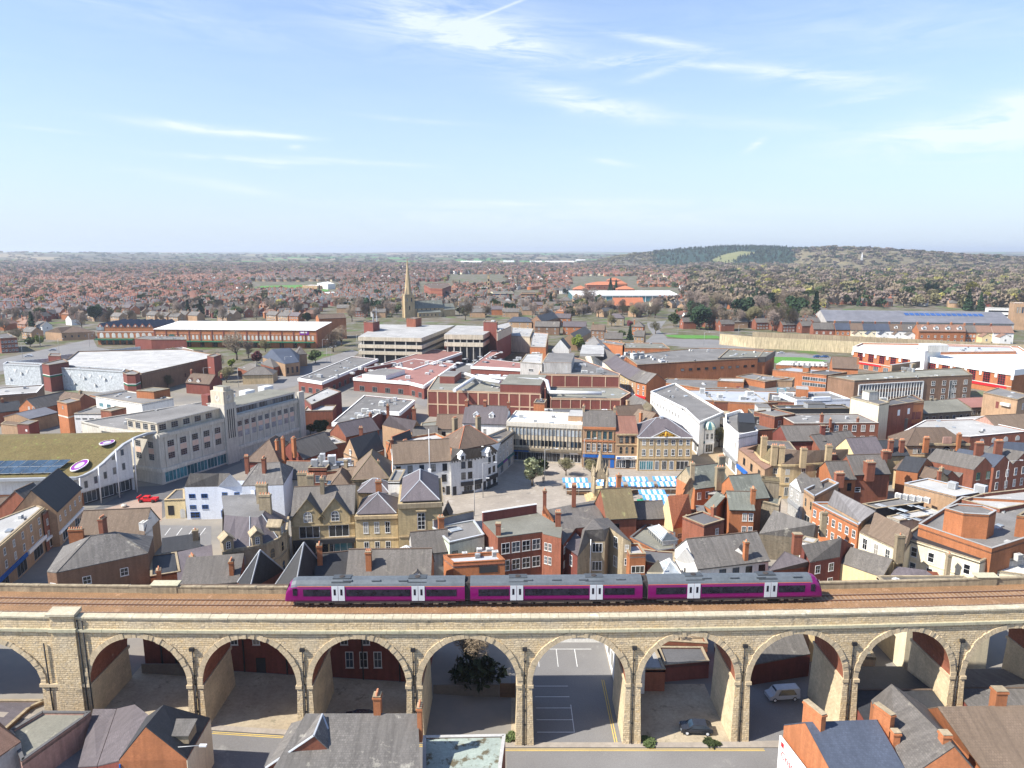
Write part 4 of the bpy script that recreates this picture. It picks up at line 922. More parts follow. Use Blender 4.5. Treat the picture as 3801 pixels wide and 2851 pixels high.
bld('two storey honey sandstone hall with hipped slate roof, left of the tall plain hall',[(922,1145),(1275,1135)],9.2,10,'hip',3.2,'stone_yellow','slate_purple',oh=-.3,lead=True,
 win=[(0,3,[5.4,1.0],1.05,2.5,'w',.12,.88)],band=[('cornice',0,8.7,9.4,'stone_buff',.5),('string',0,4.0,4.3,'stone_buff',.15),('plinth',0,0,.8,'stone_buff',.2),('string',0,8.2,8.4,'stone_buff',.15)],ch=[(.45,1.0,1.2,1.6,.8,3)],chm='brick_orange',gut=None)
th = bld('tall plain sandstone hall with pyramid purple slate roof and one tall framed window',[(1275,1050),(1640,1035)],12.2,17,'hip',3.6,'stone_yellow','slate_purple',oh=-.5,lead=True,
 win=[(0,1,[6.6],1.6,3.7,'W',.38,.66),(0,2,[1.0],1.2,2.2,'w',.3,.7)],band=[('cornice',0,11.5,12.5,'stone_old',.45),('hood',0,10.7,11.0,'stone_buff',.6,.4,.64),('doorway',0,3.9,4.6,'stone_buff',.6,.26,.82),('string',0,5.0,5.3,'stone_buff',.15)],gut=None)
q = MB(); Lt = (at(1640,1035,12.2) - at(1275,1050,12.2)).length; q.prism([(Lt,0),(Lt + .25,-.3),(Lt + .25,17),(Lt,17)],11.6,12.5,'stone_old'); q.build('cornice',th)
# flagpole on the hall
b_ = at(1538,830,12.5); fp = MB(); fp.tube((0,0,0),(0,0,hgt(1533,425,b_.y) - 12.5),.13,.06,'white_paint',8); fp.box(-.35,.35,-.35,.35,0,2.2,'white_paint'); tag(fp.build('flagpole',None,(b_.x,b_.y,12.5)),'tall white flagpole standing on the hall roof beside the inn','flagpole')
bld('white walled stair block with dark roof behind the tall sandstone hall',[(1195,870),(1290,870)],12.6,9,'flat',.4,'render_white','felt_grey')
bld('small purple slate roofed wing behind the sandstone hall, below the white stair block',[(945,945),(1195,945)],9.2,6,'hip',2.2,'stone_buff','slate_purple',lead=True)
bld('brown hip roofed stone hall with mossy ridge behind the sandstone halls',[(903,840),(1200,828)],9.4,14,'hip',4.6,'stone_dark','tile_tan',band=[('cornice',0,8.9,9.4,'stone_buff',.3)],ch=[(.7,.25,-1.2,.9,.7,1)],chm='stone_old',ridge='tile_moss')
bld('tan hip roofed stone range beside the plant covered brick block',[(680,945),(910,935)],6.6,11,'hip',3.6,'stone_dark','tile_tan',sky=[(.15,.3,1.5,2.6)],win=[(0,3,[3.4],.9,1.4,'k')])
bld('low stone range with tan tiled roof under a square stone chimney',[(690,845),(900,850)],7.2,7,'gu',2.4,'stone_dark','tile_tan',ch=[(.62,.5,1.8,1,1,0)],chm='stone_old')
bld('red brick block with barred windows and ducts, tanks and plant crowding its flat roof',[(540,770),(690,770)],9.2,9,'flat',.8,'brick_red','felt_grey',win=[(0,3,[6.2],1.2,1.8,'m'),(0,3,[2.8],1.2,1.8,'m')],
 ac=[(.2,.3,1.6,1.2,2.2,'metal_grey'),(.5,.6,1.2,1.2,3,'metal_light'),(.8,.4,1.6,1.4,1.5,'metal_grey'),(.3,.8,1.4,1,1.8,'grey_paint')])
bld('flat roofed brick block with pale tanks and black vents, right of the barred brick block',[(695,790),(900,780)],8.6,9,'flat',.5,'brick_red','felt_dark',
 ac=[(.15,.5,2,1.8,3.4,'metal_light'),(.3,.2,2.6,1.2,1.5,'black_paint'),(.5,.6,2.6,1.0,1.3,'aircon'),(.7,.4,2.4,1.0,1.2,'metal_grey'),(.9,.3,1.6,1,1.0,'metal_grey'),(.75,.8,2,1,1.6,'metal_light')],cop='stone_dark')
bld('plain slate lean-to roofed building with red ridge, behind the pale blue pub',[(330,835),(540,838)],6.8,8,'gu',3.4,'render_grey','slate_grey',ridge='tile_orange',win=[(0,1,[4.6],1,1.2,'w',.6,.9)])
bld('long brick range with dark slate roof and white rooflight strip near the plant roofs',[(500,672),(775,580)],6.6,10,'gu',4.2,'brick_dark','slate_grey',win=[(0,1,[3.8],1.6,1.2,'w',.55,.75),(0,1,[3.4],1.2,1.6,'k',.02,.2)],ch=[(-.35,.5,1.6,.9,.9,3),(-.1,.2,2.0,1.2,1.2,3)],chm='brick_orange')
bld('big brown hipped roof of an old brick warehouse left of the long slate range',[(28,690),(300,700)],6.2,14,'hip',5,'brick_dark','tile_brown',ch=[(1.02,.2,1.4,.9,1.2,3)],chm='brick_orange')
bld('tan gabled house with steep dark slate roof and tiny dormer, attic window in its gable',[(830,625),(945,672),(1160,600)],7.0,'p','flat',0,'brick_tan','slate_grey',win=[(0,1,[8],1.0,.9,'w'),(1,1,[4.6],2.4,1.0,'w',.05,.3)])
cust('dark slate steep gabled roofs over tan brick with a small white rooflight',[(830,620),(945,672),(1165,590),(1090,500)],7,[(880,512,11.6),(1105,445,11.6)],[(1,2,5,4),(3,0,4,5)],G=[(0,1,4),(2,3,5)],wall='brick_tan',rf='slate_dark',win=[(0,1,[7.2],.9,.9,'w'),(1,1,[4.6],2.4,1.0,'w',.02,.25)],ch=[(975,480,10.5,13,1.3,.9,2)],rm='tile_brown')
COL.objects  # (the flat one above carries the lower storey)
bld('orange brick gabled wing with round logo window and slate roof',[(1195,600),(1260,610)],7.4,9,'gv',4.0,'brick_orange','slate_dark',ridge='tile_orange',win=[(0,1,[6.8],.9,1.1,'wd')])
bld('tan house with purple slate roof, tall brick chimneys and a tiny dormer',[(1160,395),(1395,455),(1455,420)],7.6,'p','flat',0,'brick_tan','slate_grey')
cust('purple slate roofed house with two tall brick chimneys below the brick market hall',[(1148,395),(1390,455),(1470,410),(1235,360)],7.6,[(1205,320,11.8),(1430,360,11.8)],[(0,1,5,4),(2,3,4,5)],G=[(1,2,5),(3,0,4)],wall='brick_tan',rf='slate_purple',ch=[(1195,310,11,14.2,1.0,1.6,2),(1410,345,11,14.6,1.4,1.6,3)],win=[(1,2,[5.2],.8,1.2,'w')])
bld('long low purple slate roof left of the twin chimneyed house',[(850,490),(1120,430)],5.6,9,'gu',3.6,'brick_red','slate_purple',ch=[(1,.5,1.2,1.1,.8,2)])
bld('pale flat felt roofed shop beside the dark yard trees',[(735,560),(850,540)],4.5,10,'flat',.2,'brick_red','felt_light',ac=[(.4,.4,1.8,1,.8)])
bld('orange brick flat roofed shop with tank, long parapet behind the white public house',[(1270,588),(1690,520)],9.0,8,'flat',.6,'brick_orange','felt_light',ch=[(.22,.3,1.3,1.6,.8,4)],ac=[(.7,.5,2,1,.5)])
bld('orange brick warehouse with hipped brown roof and red ridge tiles behind the curved inn',[(1778,595),(2085,535)],10.4,11,'hip',4.6,'brick_orange','tile_brown',ridge='tile_orange',ch=[(.45,1.0,1.4,1.5,1.5,4),(.95,.75,1.4,1.6,1.3,4)],chm='stone_old')
bld('white house with purple slate roof and two white gothic dormers',[(1808,375),(2165,388)],11.0,10,'gu',4.6,'render_white','slate_purple',win=[(0,3,[7.4],1.0,2.0,'w',.05,.6)],dorm=[(.28,'f',1.5,1.2,'white_paint','white_paint',.3),(.64,'f',1.5,1.2,'white_paint','white_paint',.3)],ch=[(.02,.5,1.6,1.2,1.6,3),(.45,.5,1.6,1.2,1.2,3),(1,.5,1.4,1,1.6,3)])
bld('cream rendered low house with brown roof left of the gothic dormered house',[(1590,425),(1805,425)],8.4,9,'gu',3.6,'render_cream','tile_brown',win=[(0,2,[6.0],1.2,1.5,'k',.08,.9)])
bld('small tan house with slate roof under the green roofed store',[(1398,505),(1600,500)],6.6,8,'gu',2.8,'brick_tan','slate_grey')
bld('round fronted tan store with green felt roof',[(1450,440),(1510,455),(1590,450),(1600,365),(1470,380)],7.2,None,'flat',.15,'brick_tan','felt_green')
# ================================================================ between the square and the viaduct
view(1800,1400)
cust('red brick office with flat grey roof, cream side wall and tall white paned windows',[(105,1322),(470,1275),(478,1290),(625,1325),(635,1240),(425,1115),(-15,1195)],9.4,[],[(0,1,2,3,4,5,6)],wall='brick_red',rf='felt_green',
  win=[(0,4,[6.0,2.4],1.7,2.2,'w',.06,.98),(2,2,[6.2,3.4],.7,1.6,'w',.05,.5)],ch=[(110,1300,9.4,12,1.2,1.2,0),(600,1220,9.6,12.6,1.3,1.3,3)])
bld('cream painted side block with blue flat roof and low skylight beside the red brick office',[(-110,1545),(100,1500),(90,1370),(-60,1400)],5.0,None,'flat',.1,'render_cream','lead')
bld('long brick parapet wall with white coping along the square side of the red brick office',[(-15,1190),(425,1120)],9.5,.5,'flat',2.0,'brick_maroon','felt_grey',cop='white_paint',cat='wall',name='parapet_wall')
cust('broad dark slate roofed hall with orange brick gable rising behind the red brick office',[(640,1385),(745,1245),(1000,1220),(905,1015),(520,1090),(560,1200)],7.2,[(900,1005,9.2)],[(0,1,2,3,4,5)],wall='brick_dark',rf='slate_grey',win=[(0,2,[5.2,2.2],.9,1.4,'w',.02,.4)])
cust('orange brick stepped gable end with two chimneys on the left of the broad slate hall',[(470,1100),(560,1200),(585,1190),(500,1085)],7.5,[(490,1050,12),(565,1180,8.5)],[],G=[(0,1,5,4),(2,3,4,5)],wall='brick_orange',ch=[(490,1060,10,13.6,.9,1.3,2),(730,1010,9,12.6,1.1,1.1,4)])
bld('brick back house with mossy green brown tiled roof and dark window',[(1000,1165),(1245,1150)],7.4,9.5,'gu',5,'brick_red','tile_moss',win=[(0,1,[4.4],1.3,1.8,'g',.2,.45)],ch=[(.78,.9,2.0,1.2,1.1,1)],chm='brick_orange')
cust('narrow buff stone back house with steep slate gables and four white sash windows',[(760,1480,7.0),(862,1350,8.6),(985,1350,8.6),(1022,1235,10),(1135,1320,9.4),(1200,1355,8.6),(1010,1160,9.5),(890,1170,11.5),(800,1260,9)],8.6,[(820,1265,11),(970,1255,11)],[(0,1,9),(1,2,10,9),(2,3,7,10),(3,4,5,6,7),(9,10,7,8),(0,9,8)],wall='stone_old',rf='slate_grey',
  win=[(1,1,[6.4,2.6],2.0,1.9,'ws'),(3,1,[6.6,2.6],1.2,2.2,'w',.1,.9),(4,1,[6.6,3.8],.8,1.4,'w')])
bld('small cream rendered lean-to with a white pipe at its corner and a slit window',[(762,1480),(862,1470)],5.6,4,'flat',.1,'render_cream','slate_grey',win=[(0,1,[2.8],.4,.9,'k')])
q = MB(); b_ = at(862,1620,2); q.tube((0,0,0),(0,0,9.4),.09,.09,'white_paint'); tag(q.build('drain_pipe',None,(b_.x,b_.y - .3,0)),'tall white soil pipe on the cream lean-to corner','pipe')
bld('low slate roofed red brick range behind the glass lantern roof',[(1250,1165),(1490,1155)],6.0,7,'gu',2.6,'brick_red','slate_grey',win=[(0,1,[3],1.1,1.3,'bm',.6,.9)])
bld('flat felt roofed yard extension with mossy puddled roof and glazed hipped lantern',[(1190,1325,4.2),(1420,1440,4.2),(1560,1420,4.2),(1560,1290,4.2),(1330,1215,4.2)],4.2,None,'flat',.35,'brick_orange','felt_green',cop='felt_dark')
bld('dark flat felt roof falling toward the viaduct beside the white long range',[(1210,1400,4.4),(1330,1520,4.4),(1560,1570,4.4),(1555,1440,4.4),(1410,1430,4.4)],4.3,None,'flat',.2,'brick_dark','felt_dark')
q = MB(); a = at(1345,1275,4.3); b_ = at(1460,1385,4.3); d = (b_ - a); L_ = d.length; q.box(0,L_,-.1,3.2,0,1.1,'glass_grey')
for i in range(9):q.box(i * L_ / 8 - .04,i * L_ / 8 + .04,-.16,3.26,0,1.15,'off_white')
q.slab([(-.2,-.3,1.1),(L_ + .2,-.3,1.1),(L_ - 1.4,1.55,2.2),(1.4,1.55,2.2)],.08,'glass_bright','white_paint'); q.slab([(L_ + .2,3.4,1.1),(-.2,3.4,1.1),(1.4,1.55,2.2),(L_ - 1.4,1.55,2.2)],.08,'glass_bright','white_paint')
q.slab([(L_ + .2,-.3,1.1),(L_ + .2,3.4,1.1),(L_ - 1.4,1.55,2.2)],.08,'glass_grey','white_paint'); q.slab([(-.2,3.4,1.1),(-.2,-.3,1.1),(1.4,1.55,2.2)],.08,'glass_grey','white_paint')
for i in range(1,12):x = -.2 + (L_ + .4) * i / 12; f = 1.4 + (L_ - 2.8) * i / 12; q.tube((x,-.3,1.13),(f,1.55,2.24),.04,.04,'white_paint',4,False)
q.tube((1.4,1.55,2.24),(L_ - 1.4,1.55,2.24),.08,.08,'white_paint',4,False)
lan = tag(q.build('roof_lantern',None,(a.x,a.y,4.35)),'glazed hipped roof lantern with white bars on the mossy yard roof','roof lantern'); lan.rotation_euler = (0,0,math.atan2(d.y,d.x))
cust('brick barn with bright orange pantile roof and peeling rendered gable',[(1480,1225,4.5),(1545,1250,4.5),(1710,1210,4.5),(1680,1100,5.6),(1460,1075,7.5)],5,[(1500,980,11.6),(1672,965,11.6)],[(1,2,6,5)],G=[(0,1,5),(4,0,5),(2,3,6)],wall='render_yellow',rf='tile_orange',win=[(1,1,[2],1.4,1.2,'w',.1,.6)])
bld('slate roofed brick house with tall pale stone gable and chimneys above the stalls',[(1725,915),(2005,880)],9.6,8,'gu',4.0,'brick_orange','slate_green',win=[(0,3,[6.8],1.0,1.7,'w',.02,.7)],ch=[(1.03,.5,1.8,2.2,1.2,4)],gw='stone_old',chm='stone_old')
cust('weathered stone gable wall with square chimney at the left end of the slate roofed house',[(1608,1000),(1722,1005),(1725,960),(1612,950)],6.5,[(1680,830,12.2),(1700,825,12.2)],[],G=[(0,1,5,4),(2,3,4,5)],wall='stone_old',ch=[(1700,820,12,15.4,1.1,1.2,1)],chm='stone_old')
bld('brick wing with green slate gabled roof, between the pantile barn and the right chimneys',[(1870,1100),(2005,1000),(1950,940),(1800,1050)],8.2,None,'flat',0,'brick_orange','slate_green')
cust('green slate gable roof over brick wing behind the roof terrace',[(1797,1055),(1870,1100),(2010,1000),(1940,950)],8.3,[(1905,945,10.8),(1975,985,10.6)],[(0,1,5,4)],G=[(1,2,5),(0,4,3)],wall='brick_orange',rf='slate_green')
bld('brick workshop block with roof terrace, stair and black handrails',[(1655,1200),(1815,1210)],6.6,7,'flat',.6,'brick_orange','felt_grey',win=[(0,1,[3.4],1.2,1.6,'w',0,.5)],box=[(.6,1.0,.5,1.0,1.6,'brick_red','felt_grey')])
bld('red brick house with grey painted base and boarded windows beside the roof terrace block',[(1800,1230),(1965,1180),(2020,1240),(2005,1130),(1850,1120)][:2],8.0,6,'flat',.3,'brick_red','felt_dark',win=[(0,1,[5.4],1.0,1.4,'w',.5,.8),(0,3,[1.2],.9,2.2,'wb',.05,.95)],band=[('painted_base',0,0,3.9,'render_grey',.05)],ch=[(1.0,.5,2.2,1,1,1)])
bld('tall brick rear block with iron fire stair and white windows under the long slate roof',[(2010,1085),(2212,1090)],8.8,7,'gu',2.8,'brick_orange','slate_green',win=[(0,2,[6.2,3.2],1.0,1.8,'w',.5,1.0)],ch=[(.98,.2,1.6,1.1,1.3,3)])
bld('flat tin roofed link between the green slate house and the long slate roof',[(1835,960),(2080,960)],8.0,4,'mono',.8,'brick_orange','felt_light',win=[(0,2,[5.6],1.1,1.5,'w')])
bld('long curved slate roof with lichen stripes joining the stone tower at the right',[(2080,1005),(2330,985)],9.2,9,'gu',4.0,'brick_orange','slate_green',ch=[(-.05,.9,1.2,2.4,1.4,3)],chm='stone_old')
bld('long white house with lichen patched slate roof just behind the train',[(1745,1570),(2330,1500)],6.2,9,'gu',3.8,'render_white','slate_old',win=[(0,4,[3.6],1.4,1.8,'k',.26,1.0)],ch=[(.68,.05,.2,1.0,.9,1)],gw='render_white',chm='brick_orange')
cust('white gable end with two slim windows and dish on the long white house',[(1560,1500,4.6),(1745,1570,5.6),(1760,1560,6),(1640,1400,5)],5,[(1650,1400,9.8),(1660,1398,9.6)],[],G=[(0,1,4),(1,2,5,4),(3,0,4)],wall='render_white',win=[(0,2,[2.4],.8,1.8,'k',.35,.95)])
bld('orange brick flat topped house with dark wide window beside the white gable',[(1190,1475),(1320,1470)],6.6,5,'flat',.5,'brick_orange','felt_light',win=[(0,1,[3.2],2.6,1.5,'ws',.15,.9)])
cust('small white gabled wall and glass roof in front of the long white house',[(1330,1600),(1470,1600),(1470,1540),(1380,1540)],5.2,[(1415,1505,8.0),(1425,1500,8.0)],[],G=[(0,1,5,4)],wall='render_cream')
bld('glass roofed conservatory with pale frames in front of the long white house',[(1470,1610),(1600,1610)],5.0,4,'hip',1.6,'render_white','glass_bright',ridge='white_paint')
bld('purple brown lean-to roof between the broad slate hall and the buff stone house',[(640,1380),(780,1480),(850,1395),(720,1245)],6.4,None,'flat',0,'brick_dark','slate_purple',win=[(0,1,[3.4],1.0,2.2,'w')])
# ---- left half of this strip
view(900,1400)
oc = at(1345,1385,7.4)
q = MB(); n8 = [(4.4 * math.cos(math.pi * (2 * i + 1) / 8),4.0 * math.sin(math.pi * (2 * i + 1) / 8)) for i in range(8)]
for i in range(8):
 j = (i + 1) % 8; q.slab([(*n8[i],5.0),(*n8[j],5.0),(0,0,7.4)],.12,'slate_grey'); q.tube((*n8[i],5.08),(0,0,7.48),.1,.1,'white_paint',4,False)
q2 = MB(); q2.prism([(x * .93,y * .93) for x,y in n8],-1,5.0,'render_cream')
o8 = thing('building','eight sided cream pavilion with faceted slate roof and white hips','building',(oc.x,oc.y,0)); q.build('roof',o8); q2.build('wall',o8)
bld('slate roofed brick range attached behind the eight sided pavilion',[(1400,1455),(1700,1425)],6.0,7,'gu',3.0,'render_grey','slate_grey',win=[(0,1,[3.2],.9,1.6,'k',.8,.95)],ch=[(.9,.9,1.8,1.4,1.4,2)],chm='brick_orange')
bld('pale green rendered block with grey flat roof, skylight and teal door',[(1700,1365),(1985,1300),(1900,1180),(1560,1240)],8.0,None,'flat',.2,'render_green','felt_grey',win=[(0,1,[3.8],1.2,2.4,'gr',.05,.25)],sky=[(.5,.6,2.6,1.6)],cop='lead')
bld('blue grey parapet wall behind the pale green block',[(1570,1240),(1900,1165)],8.1,.4,'flat',1.7,'grey_paint','felt_grey',cat='wall',name='parapet_wall',cop='stone_old')
bld('bright orange brick flat building with pale blue roof, air conditioners and a sign',[(1730,1555),(2155,1530),(2085,1460),(1650,1490)],6.2,None,'flat',.7,'brick_orange','lead',ac=[(.25,1.0,1.0,.8,.9),(.5,.8,1,.8,.8,'grey_paint'),(.55,1.2,1.0,.8,1.2),(.75,1.1,1.4,1.0,1.3),(.85,.9,1.2,1.0,1.0)],win=[(0,1,[2.6],1.5,1.2,'ws',.28,.38)],
 band=[('sign_board',0,4.6,5.9,'black_shop',.1,.5,.86),('string',0,6.2,6.35,'brick_red',.12)],cop='brick_orange')
bld('long low slate roof with small dormer gables right behind the train',[(850,1680),(1540,1672)],6.6,8,'gu',4.2,'brick_orange','slate_grey',dorm=[(.84,'f',1.6,.6,'render_white','slate_grey',.1)],ch=[(.26,.2,.8,1.2,1.2,3)],chm='brick_orange')
bld('dark slate roofed house with white bargeboards and brick chimney',[(600,1690),(900,1660)],6.0,8,'gu',3.6,'brick_red','slate_dark',ch=[(.13,.35,2.4,1.1,1.4,6),(-.42,.05,-1.0,1.0,1.0,2)],chm='brick_orange')
bld('dark slatted timber kiosk roof beside the tall sandstone hall',[(1640,1150),(1705,1150)],3.0,5,'gv',2.0,'stone_dark','slate_dark')
cust('steep pointed dark slate hipped roof, left of a matching pair',[(-40,1690),(60,1750),(340,1590),(280,1540)],6.0,[(145,1425,12.6)],[(0,1,4),(1,2,4),(2,3,4),(3,0,4)],wall='brick_red',rf='slate_dark',hips=[(0,4),(1,4),(2,4)])
cust('steep pointed dark slate hipped roof with a strip of rooflights, right of a matching pair',[(270,1710),(430,1760),(700,1600),(620,1500)],6.0,[(505,1362,13.0)],[(0,1,4),(1,2,4),(2,3,4),(3,0,4)],wall='brick_red',rf='slate_dark',hips=[(0,4),(1,4),(2,4)])
# ---- ornate curved stone corner
cr = thing('building','weathered stone curved corner building with scrolled dormers and purple slate roof','building',tuple(Vector((*at(0,1440,0)[:2],0))))
ci = Matrix.Translation(cr.location).inverted()
eav = [at(x,y,8.6) for x,y in ((-165,1435),(-60,1410),(60,1395),(190,1370),(290,1325),(355,1260),(372,1150))]; rdg = [at(x,y,11.8) for x,y in ((-150,1130),(-60,1140),(60,1150),(130,1150),(160,1130),(180,1100),(190,1060))]
q = MB(); w = MB()
for i in range(6):q.slab([tuple(ci @ p) for p in (eav[i],eav[i + 1],rdg[i + 1],rdg[i])],.15,'slate_purple'); q.tube(ci @ (eav[i] + Vector((0,0,.1))),ci @ (rdg[i] + Vector((0,0,.15))),.09,.09,'lead',4,False) if i in (2,4) else None
for a,b_ in zip(eav,eav[1:]):
 A,B_ = ci @ a,ci @ b_; w.face([(A.x,A.y,-1),(B_.x,B_.y,-1),tuple(B_),tuple(A)],'stone_old')
bk = [ci @ at(372,1150,8.6),ci @ at(100,1050,8.6),ci @ at(-165,1080,8.6),ci @ at(-165,1435,8.6)]
for A,B_ in zip(bk,bk[1:]):w.face([(A.x,A.y,-1),(B_.x,B_.y,-1),tuple(B_),tuple(A)],'stone_old')
q.face([tuple(ci @ p) for p in rdg] + [tuple(bk[1] + Vector((0,0,2.6))),tuple(bk[2] + Vector((0,0,3)))],'felt_grey'); q.build('roof',cr); w.build('wall',cr)
for i in range(6):
 a,b_ = ci @ eav[i],ci @ eav[i + 1]; d = b_ - a; an = math.atan2(d.y,d.x); l = math.hypot(d.x,d.y)
 g = MB(); g.box(-.1,l + .1,-.3,.1,8.1,8.75,'stone_old'); g.box(0,l,-.18,.05,4.2,4.6,'stone_old'); x = g.build('cornice',cr,(a.x,a.y,0)); x.rotation_euler = (0,0,an)
 add_win(cr,a,an,l * .5,5.1,1.2,2.1,'a'); add_win(cr,a,an,l * .5,1.0,1.4,2.2,'a')
 if i in (0,2,4):
  g = MB(); g.box(-.95,.95,-.1,2.2,0,2.2,'stone_old'); g.slab([(-1.3,-.35,2.0),(0,-.35,3.1),(0,2.6,3.1),(-1.3,2.6,2.0)],.22,'stone_old'); g.slab([(0,-.35,3.1),(1.3,-.35,2.0),(1.3,2.6,2.0),(0,2.6,3.1)],.22,'stone_old'); g.face([(-.95,-.1,2.2),(.95,-.1,2.2),(0,-.1,3.0)],'stone_old')
  x = g.build('dormer',cr,(a.x + d.x * .5,a.y + d.y * .5,8.7)); x.rotation_euler = (0,0,an); add_win(x,(0,-.1),0,0,.25,.8,1.5,'A')
for (px_,py_,zt) in ((165,1000,15.8),(190,1060,15.0),(500,880,15.2)):
 p = ci @ at(px_,py_,12.5); chimney(cr,p.x,p.y,9,zt,2.8,1.2,'stone_old',4)
# ================================================================ left side of the town (crop 0,1400)
view(0,1400)
# pale blue public house
bl = cust('pale blue rendered public house with steep gable and blue window frames',[(1515,905),(1790,900),(1890,900),(1992,898),(2088,935),(2130,850),(1540,850)],8.2,[(1890,795,12.2),(1560,795,11.6),(1800,795,11.6)],[(0,1,9,8),(6,8,9,5)][:1] + [(1,7,9)],G=[(1,2,3,7),(0,8,6)],wall='render_blue',rf='slate_old',
  win=[(0,2,[5.4,2.6],1.5,1.1,'b',.02,.75),(0,1,[.4],2.2,1.5,'b',.08,.42),(1,1,[5.6,2.8],1.3,1.2,'b',.2,.8),(1,1,[.4],1.8,1.8,'b',0,.8),(2,1,[5.6,2.8],1.3,1.2,'b',.2,.8),(2,1,[.1],1.3,2.2,'b',.2,.8)],rm='tile_brown')
bld('pale blue rendered wing with hipped grey slate roof and rooflight, right of the blue gable',[(1990,895),(2325,885),(2402,745),(2060,750)],9.0,None,'flat',0,'render_blue','slate_old',win=[(0,2,[6.4,3.4],1.2,1.3,'b'),(1,3,[6.2,3.4],.9,1.6,'b')])
cust('grey slate hipped roof with chimneys over the pale blue wing',[(1985,898),(2325,888),(2408,748),(2060,752)],9.05,[(2120,715,12.2),(2295,702,12.2)],[(0,1,5,4),(1,2,5),(2,3,4,5),(3,0,4)],wall='render_blue',rf='slate_old',ch=[(2172,780,11,14.6,1.0,1.4,4),(2030,745,10.5,13.6,1.2,.9,3)],hips=[(0,4),(1,5),(2,5),(4,5)],rm='slate_old')
bld('single storey yellow rendered shop with flat parapet, poster frame and door',[(1348,1015),(1518,1010),(1512,925),(1440,930)],4.6,None,'flat',.2,'render_yellow','felt_dark',win=[(0,1,[.9],1.4,2.4,'d',.08,.5),(0,1,[.1],1.2,2.3,'O',.7,.98,'door')],cop='stone_buff')
bld('brown pantiled roof house with white parapeted gable and dish behind the hipped corner house',[(628,1325),(1180,1300)],6.0,9,'gu',4.2,'brick_tan','tile_tan',ch=[(.02,-.05,-2.0,3.4,.7,6)],gw='render_white',chm='brick_orange')
bld('thin white rendered parapet gable standing at the right end of the pantiled roof',[(1185,1292,6),(1252,1245,6)],6.0,1.0,'flat',2.4,'render_white','render_white',cop='off_white',cat='wall',name='gable_wall')
cust('big brown walled corner house with broad hipped slate roof and tall brick chimney',[(385,1603),(462,1612),(1215,1452),(1258,1312),(520,1395)],8.6,[(742,1312,12.2),(950,1276,12.2)],[(0,1,5),(1,2,6,5),(2,3,6),(3,4,5,6),(4,0,5)],wall='brick_brown',rf='slate_old',
  win=[(0,1,[5.2,1.8],1.2,1.5,'w',.25,.8),(1,2,[5.4],1.35,1.5,'w',.1,.92),(1,1,[2.0],1.35,1.5,'w',.6,.85)],ch=[(852,1290,12,15.2,1.0,1.8,6)],hips=[(1,5),(2,6),(5,6)],rm='slate_grey')
bld('low dark slate roof with brick chimneys sloping behind the far parapet',[(1235,1640),(1480,1600),(1450,1440),(1235,1470)],5.4,None,'flat',.1,'brick_orange','slate_dark',win=[(0,1,[3],1.6,1.0,'m',.5,.9)],ch=[(.3,-.1,1.6,.9,1.6,4)],chm='brick_orange')
bld('purple slate roofed outbuilding beside the curved stone corner',[(1460,1690),(1755,1610),(1740,1375),(1440,1440)],5.4,None,'flat',0,'brick_dark','slate_purple',ch=[(.62,.3,2.6,.9,1.8,4)],chm='brick_orange')
bld('slate roof strip with stone chimney between the purple roof and the car park',[(1330,1445),(1640,1400)],4.6,4,'mono',1.4,'stone_dark','slate_dark',ch=[(.9,.6,1.6,1.3,1.3,1)],chm='stone_old')
bld('grey slate roof with brick chimney of six pots just above the far parapet',[(1480,1720),(1960,1680)],5.4,6,'mono',2.6,'brick_red','slate_grey',ch=[(.86,.3,.8,.9,1.5,6)],chm='brick_orange')
# street on the far left
bld('long buff three storey terrace with blank pale roof on the left street',[('w',-93.6,113),(352,1075,9.6),(300,1055,9.6),('w',-112,116)],9.6,None,'flat',.15,'brick_tan','felt_light',
 win=[(0,8,[7.0],.9,1.4,'wb',.03,.98),(0,8,[4.4],.9,1.5,'wb',.03,.98),(0,4,[.4],4.4,2.5,'s',.03,.98)],band=[('fascia',0,3.0,3.8,'blue_paint',.3,0,.7),('cornice',0,9.2,9.7,'stone_buff',.4),('fascia',0,3.0,3.8,'white_paint',.32,.72,1)])
bld('narrow red brick shop with pale lead roof beside the buff terrace',[(350,1135,8.4),(460,1045,8.4),(400,1000,8.4),(300,1060,8.4)],8.6,None,'flat',.1,'brick_red','lead',win=[(0,2,[5.6,2.9],.8,1.4,'w'),(0,1,[.4],3.6,2.0,'ws')],band=[('fascia',0,2.4,2.9,'white_paint',.3)])
bld('brick shop with steep plain dark slate roof and white framed shopfronts',[(462,1100),(662,908)],8.2,8.5,'gu',5.0,'brick_tan','slate_dark',win=[(0,5,[5.4],.9,1.2,'w'),(0,2,[.4],4.2,2.2,'ws')],band=[('fascia',0,2.7,3.3,'white_paint',.3)],ridge='slate_dark')
bld('older brick shop with brown tile roof left of the plain dark slate roof',[(300,1080,7.2),(440,1010,7.2)],7.2,9,'gu',4.0,'brick_red','slate_grey')
bld('low felt roofed building with dark ductwork by the sedum roofed centre',[(60,1040),(310,1010)],6.0,9,'flat',.2,'brick_brown','felt_grey',ac=[(.5,.5,3,.8,.6,'black_paint'),(.6,.8,3,.6,.6,'black_paint')])
bld('brick tiled roof building at the left edge below the sedum roofed centre',[(-80,1100),(160,1075)],6.4,8,'gu',1.6,'brick_red','tile_brown')
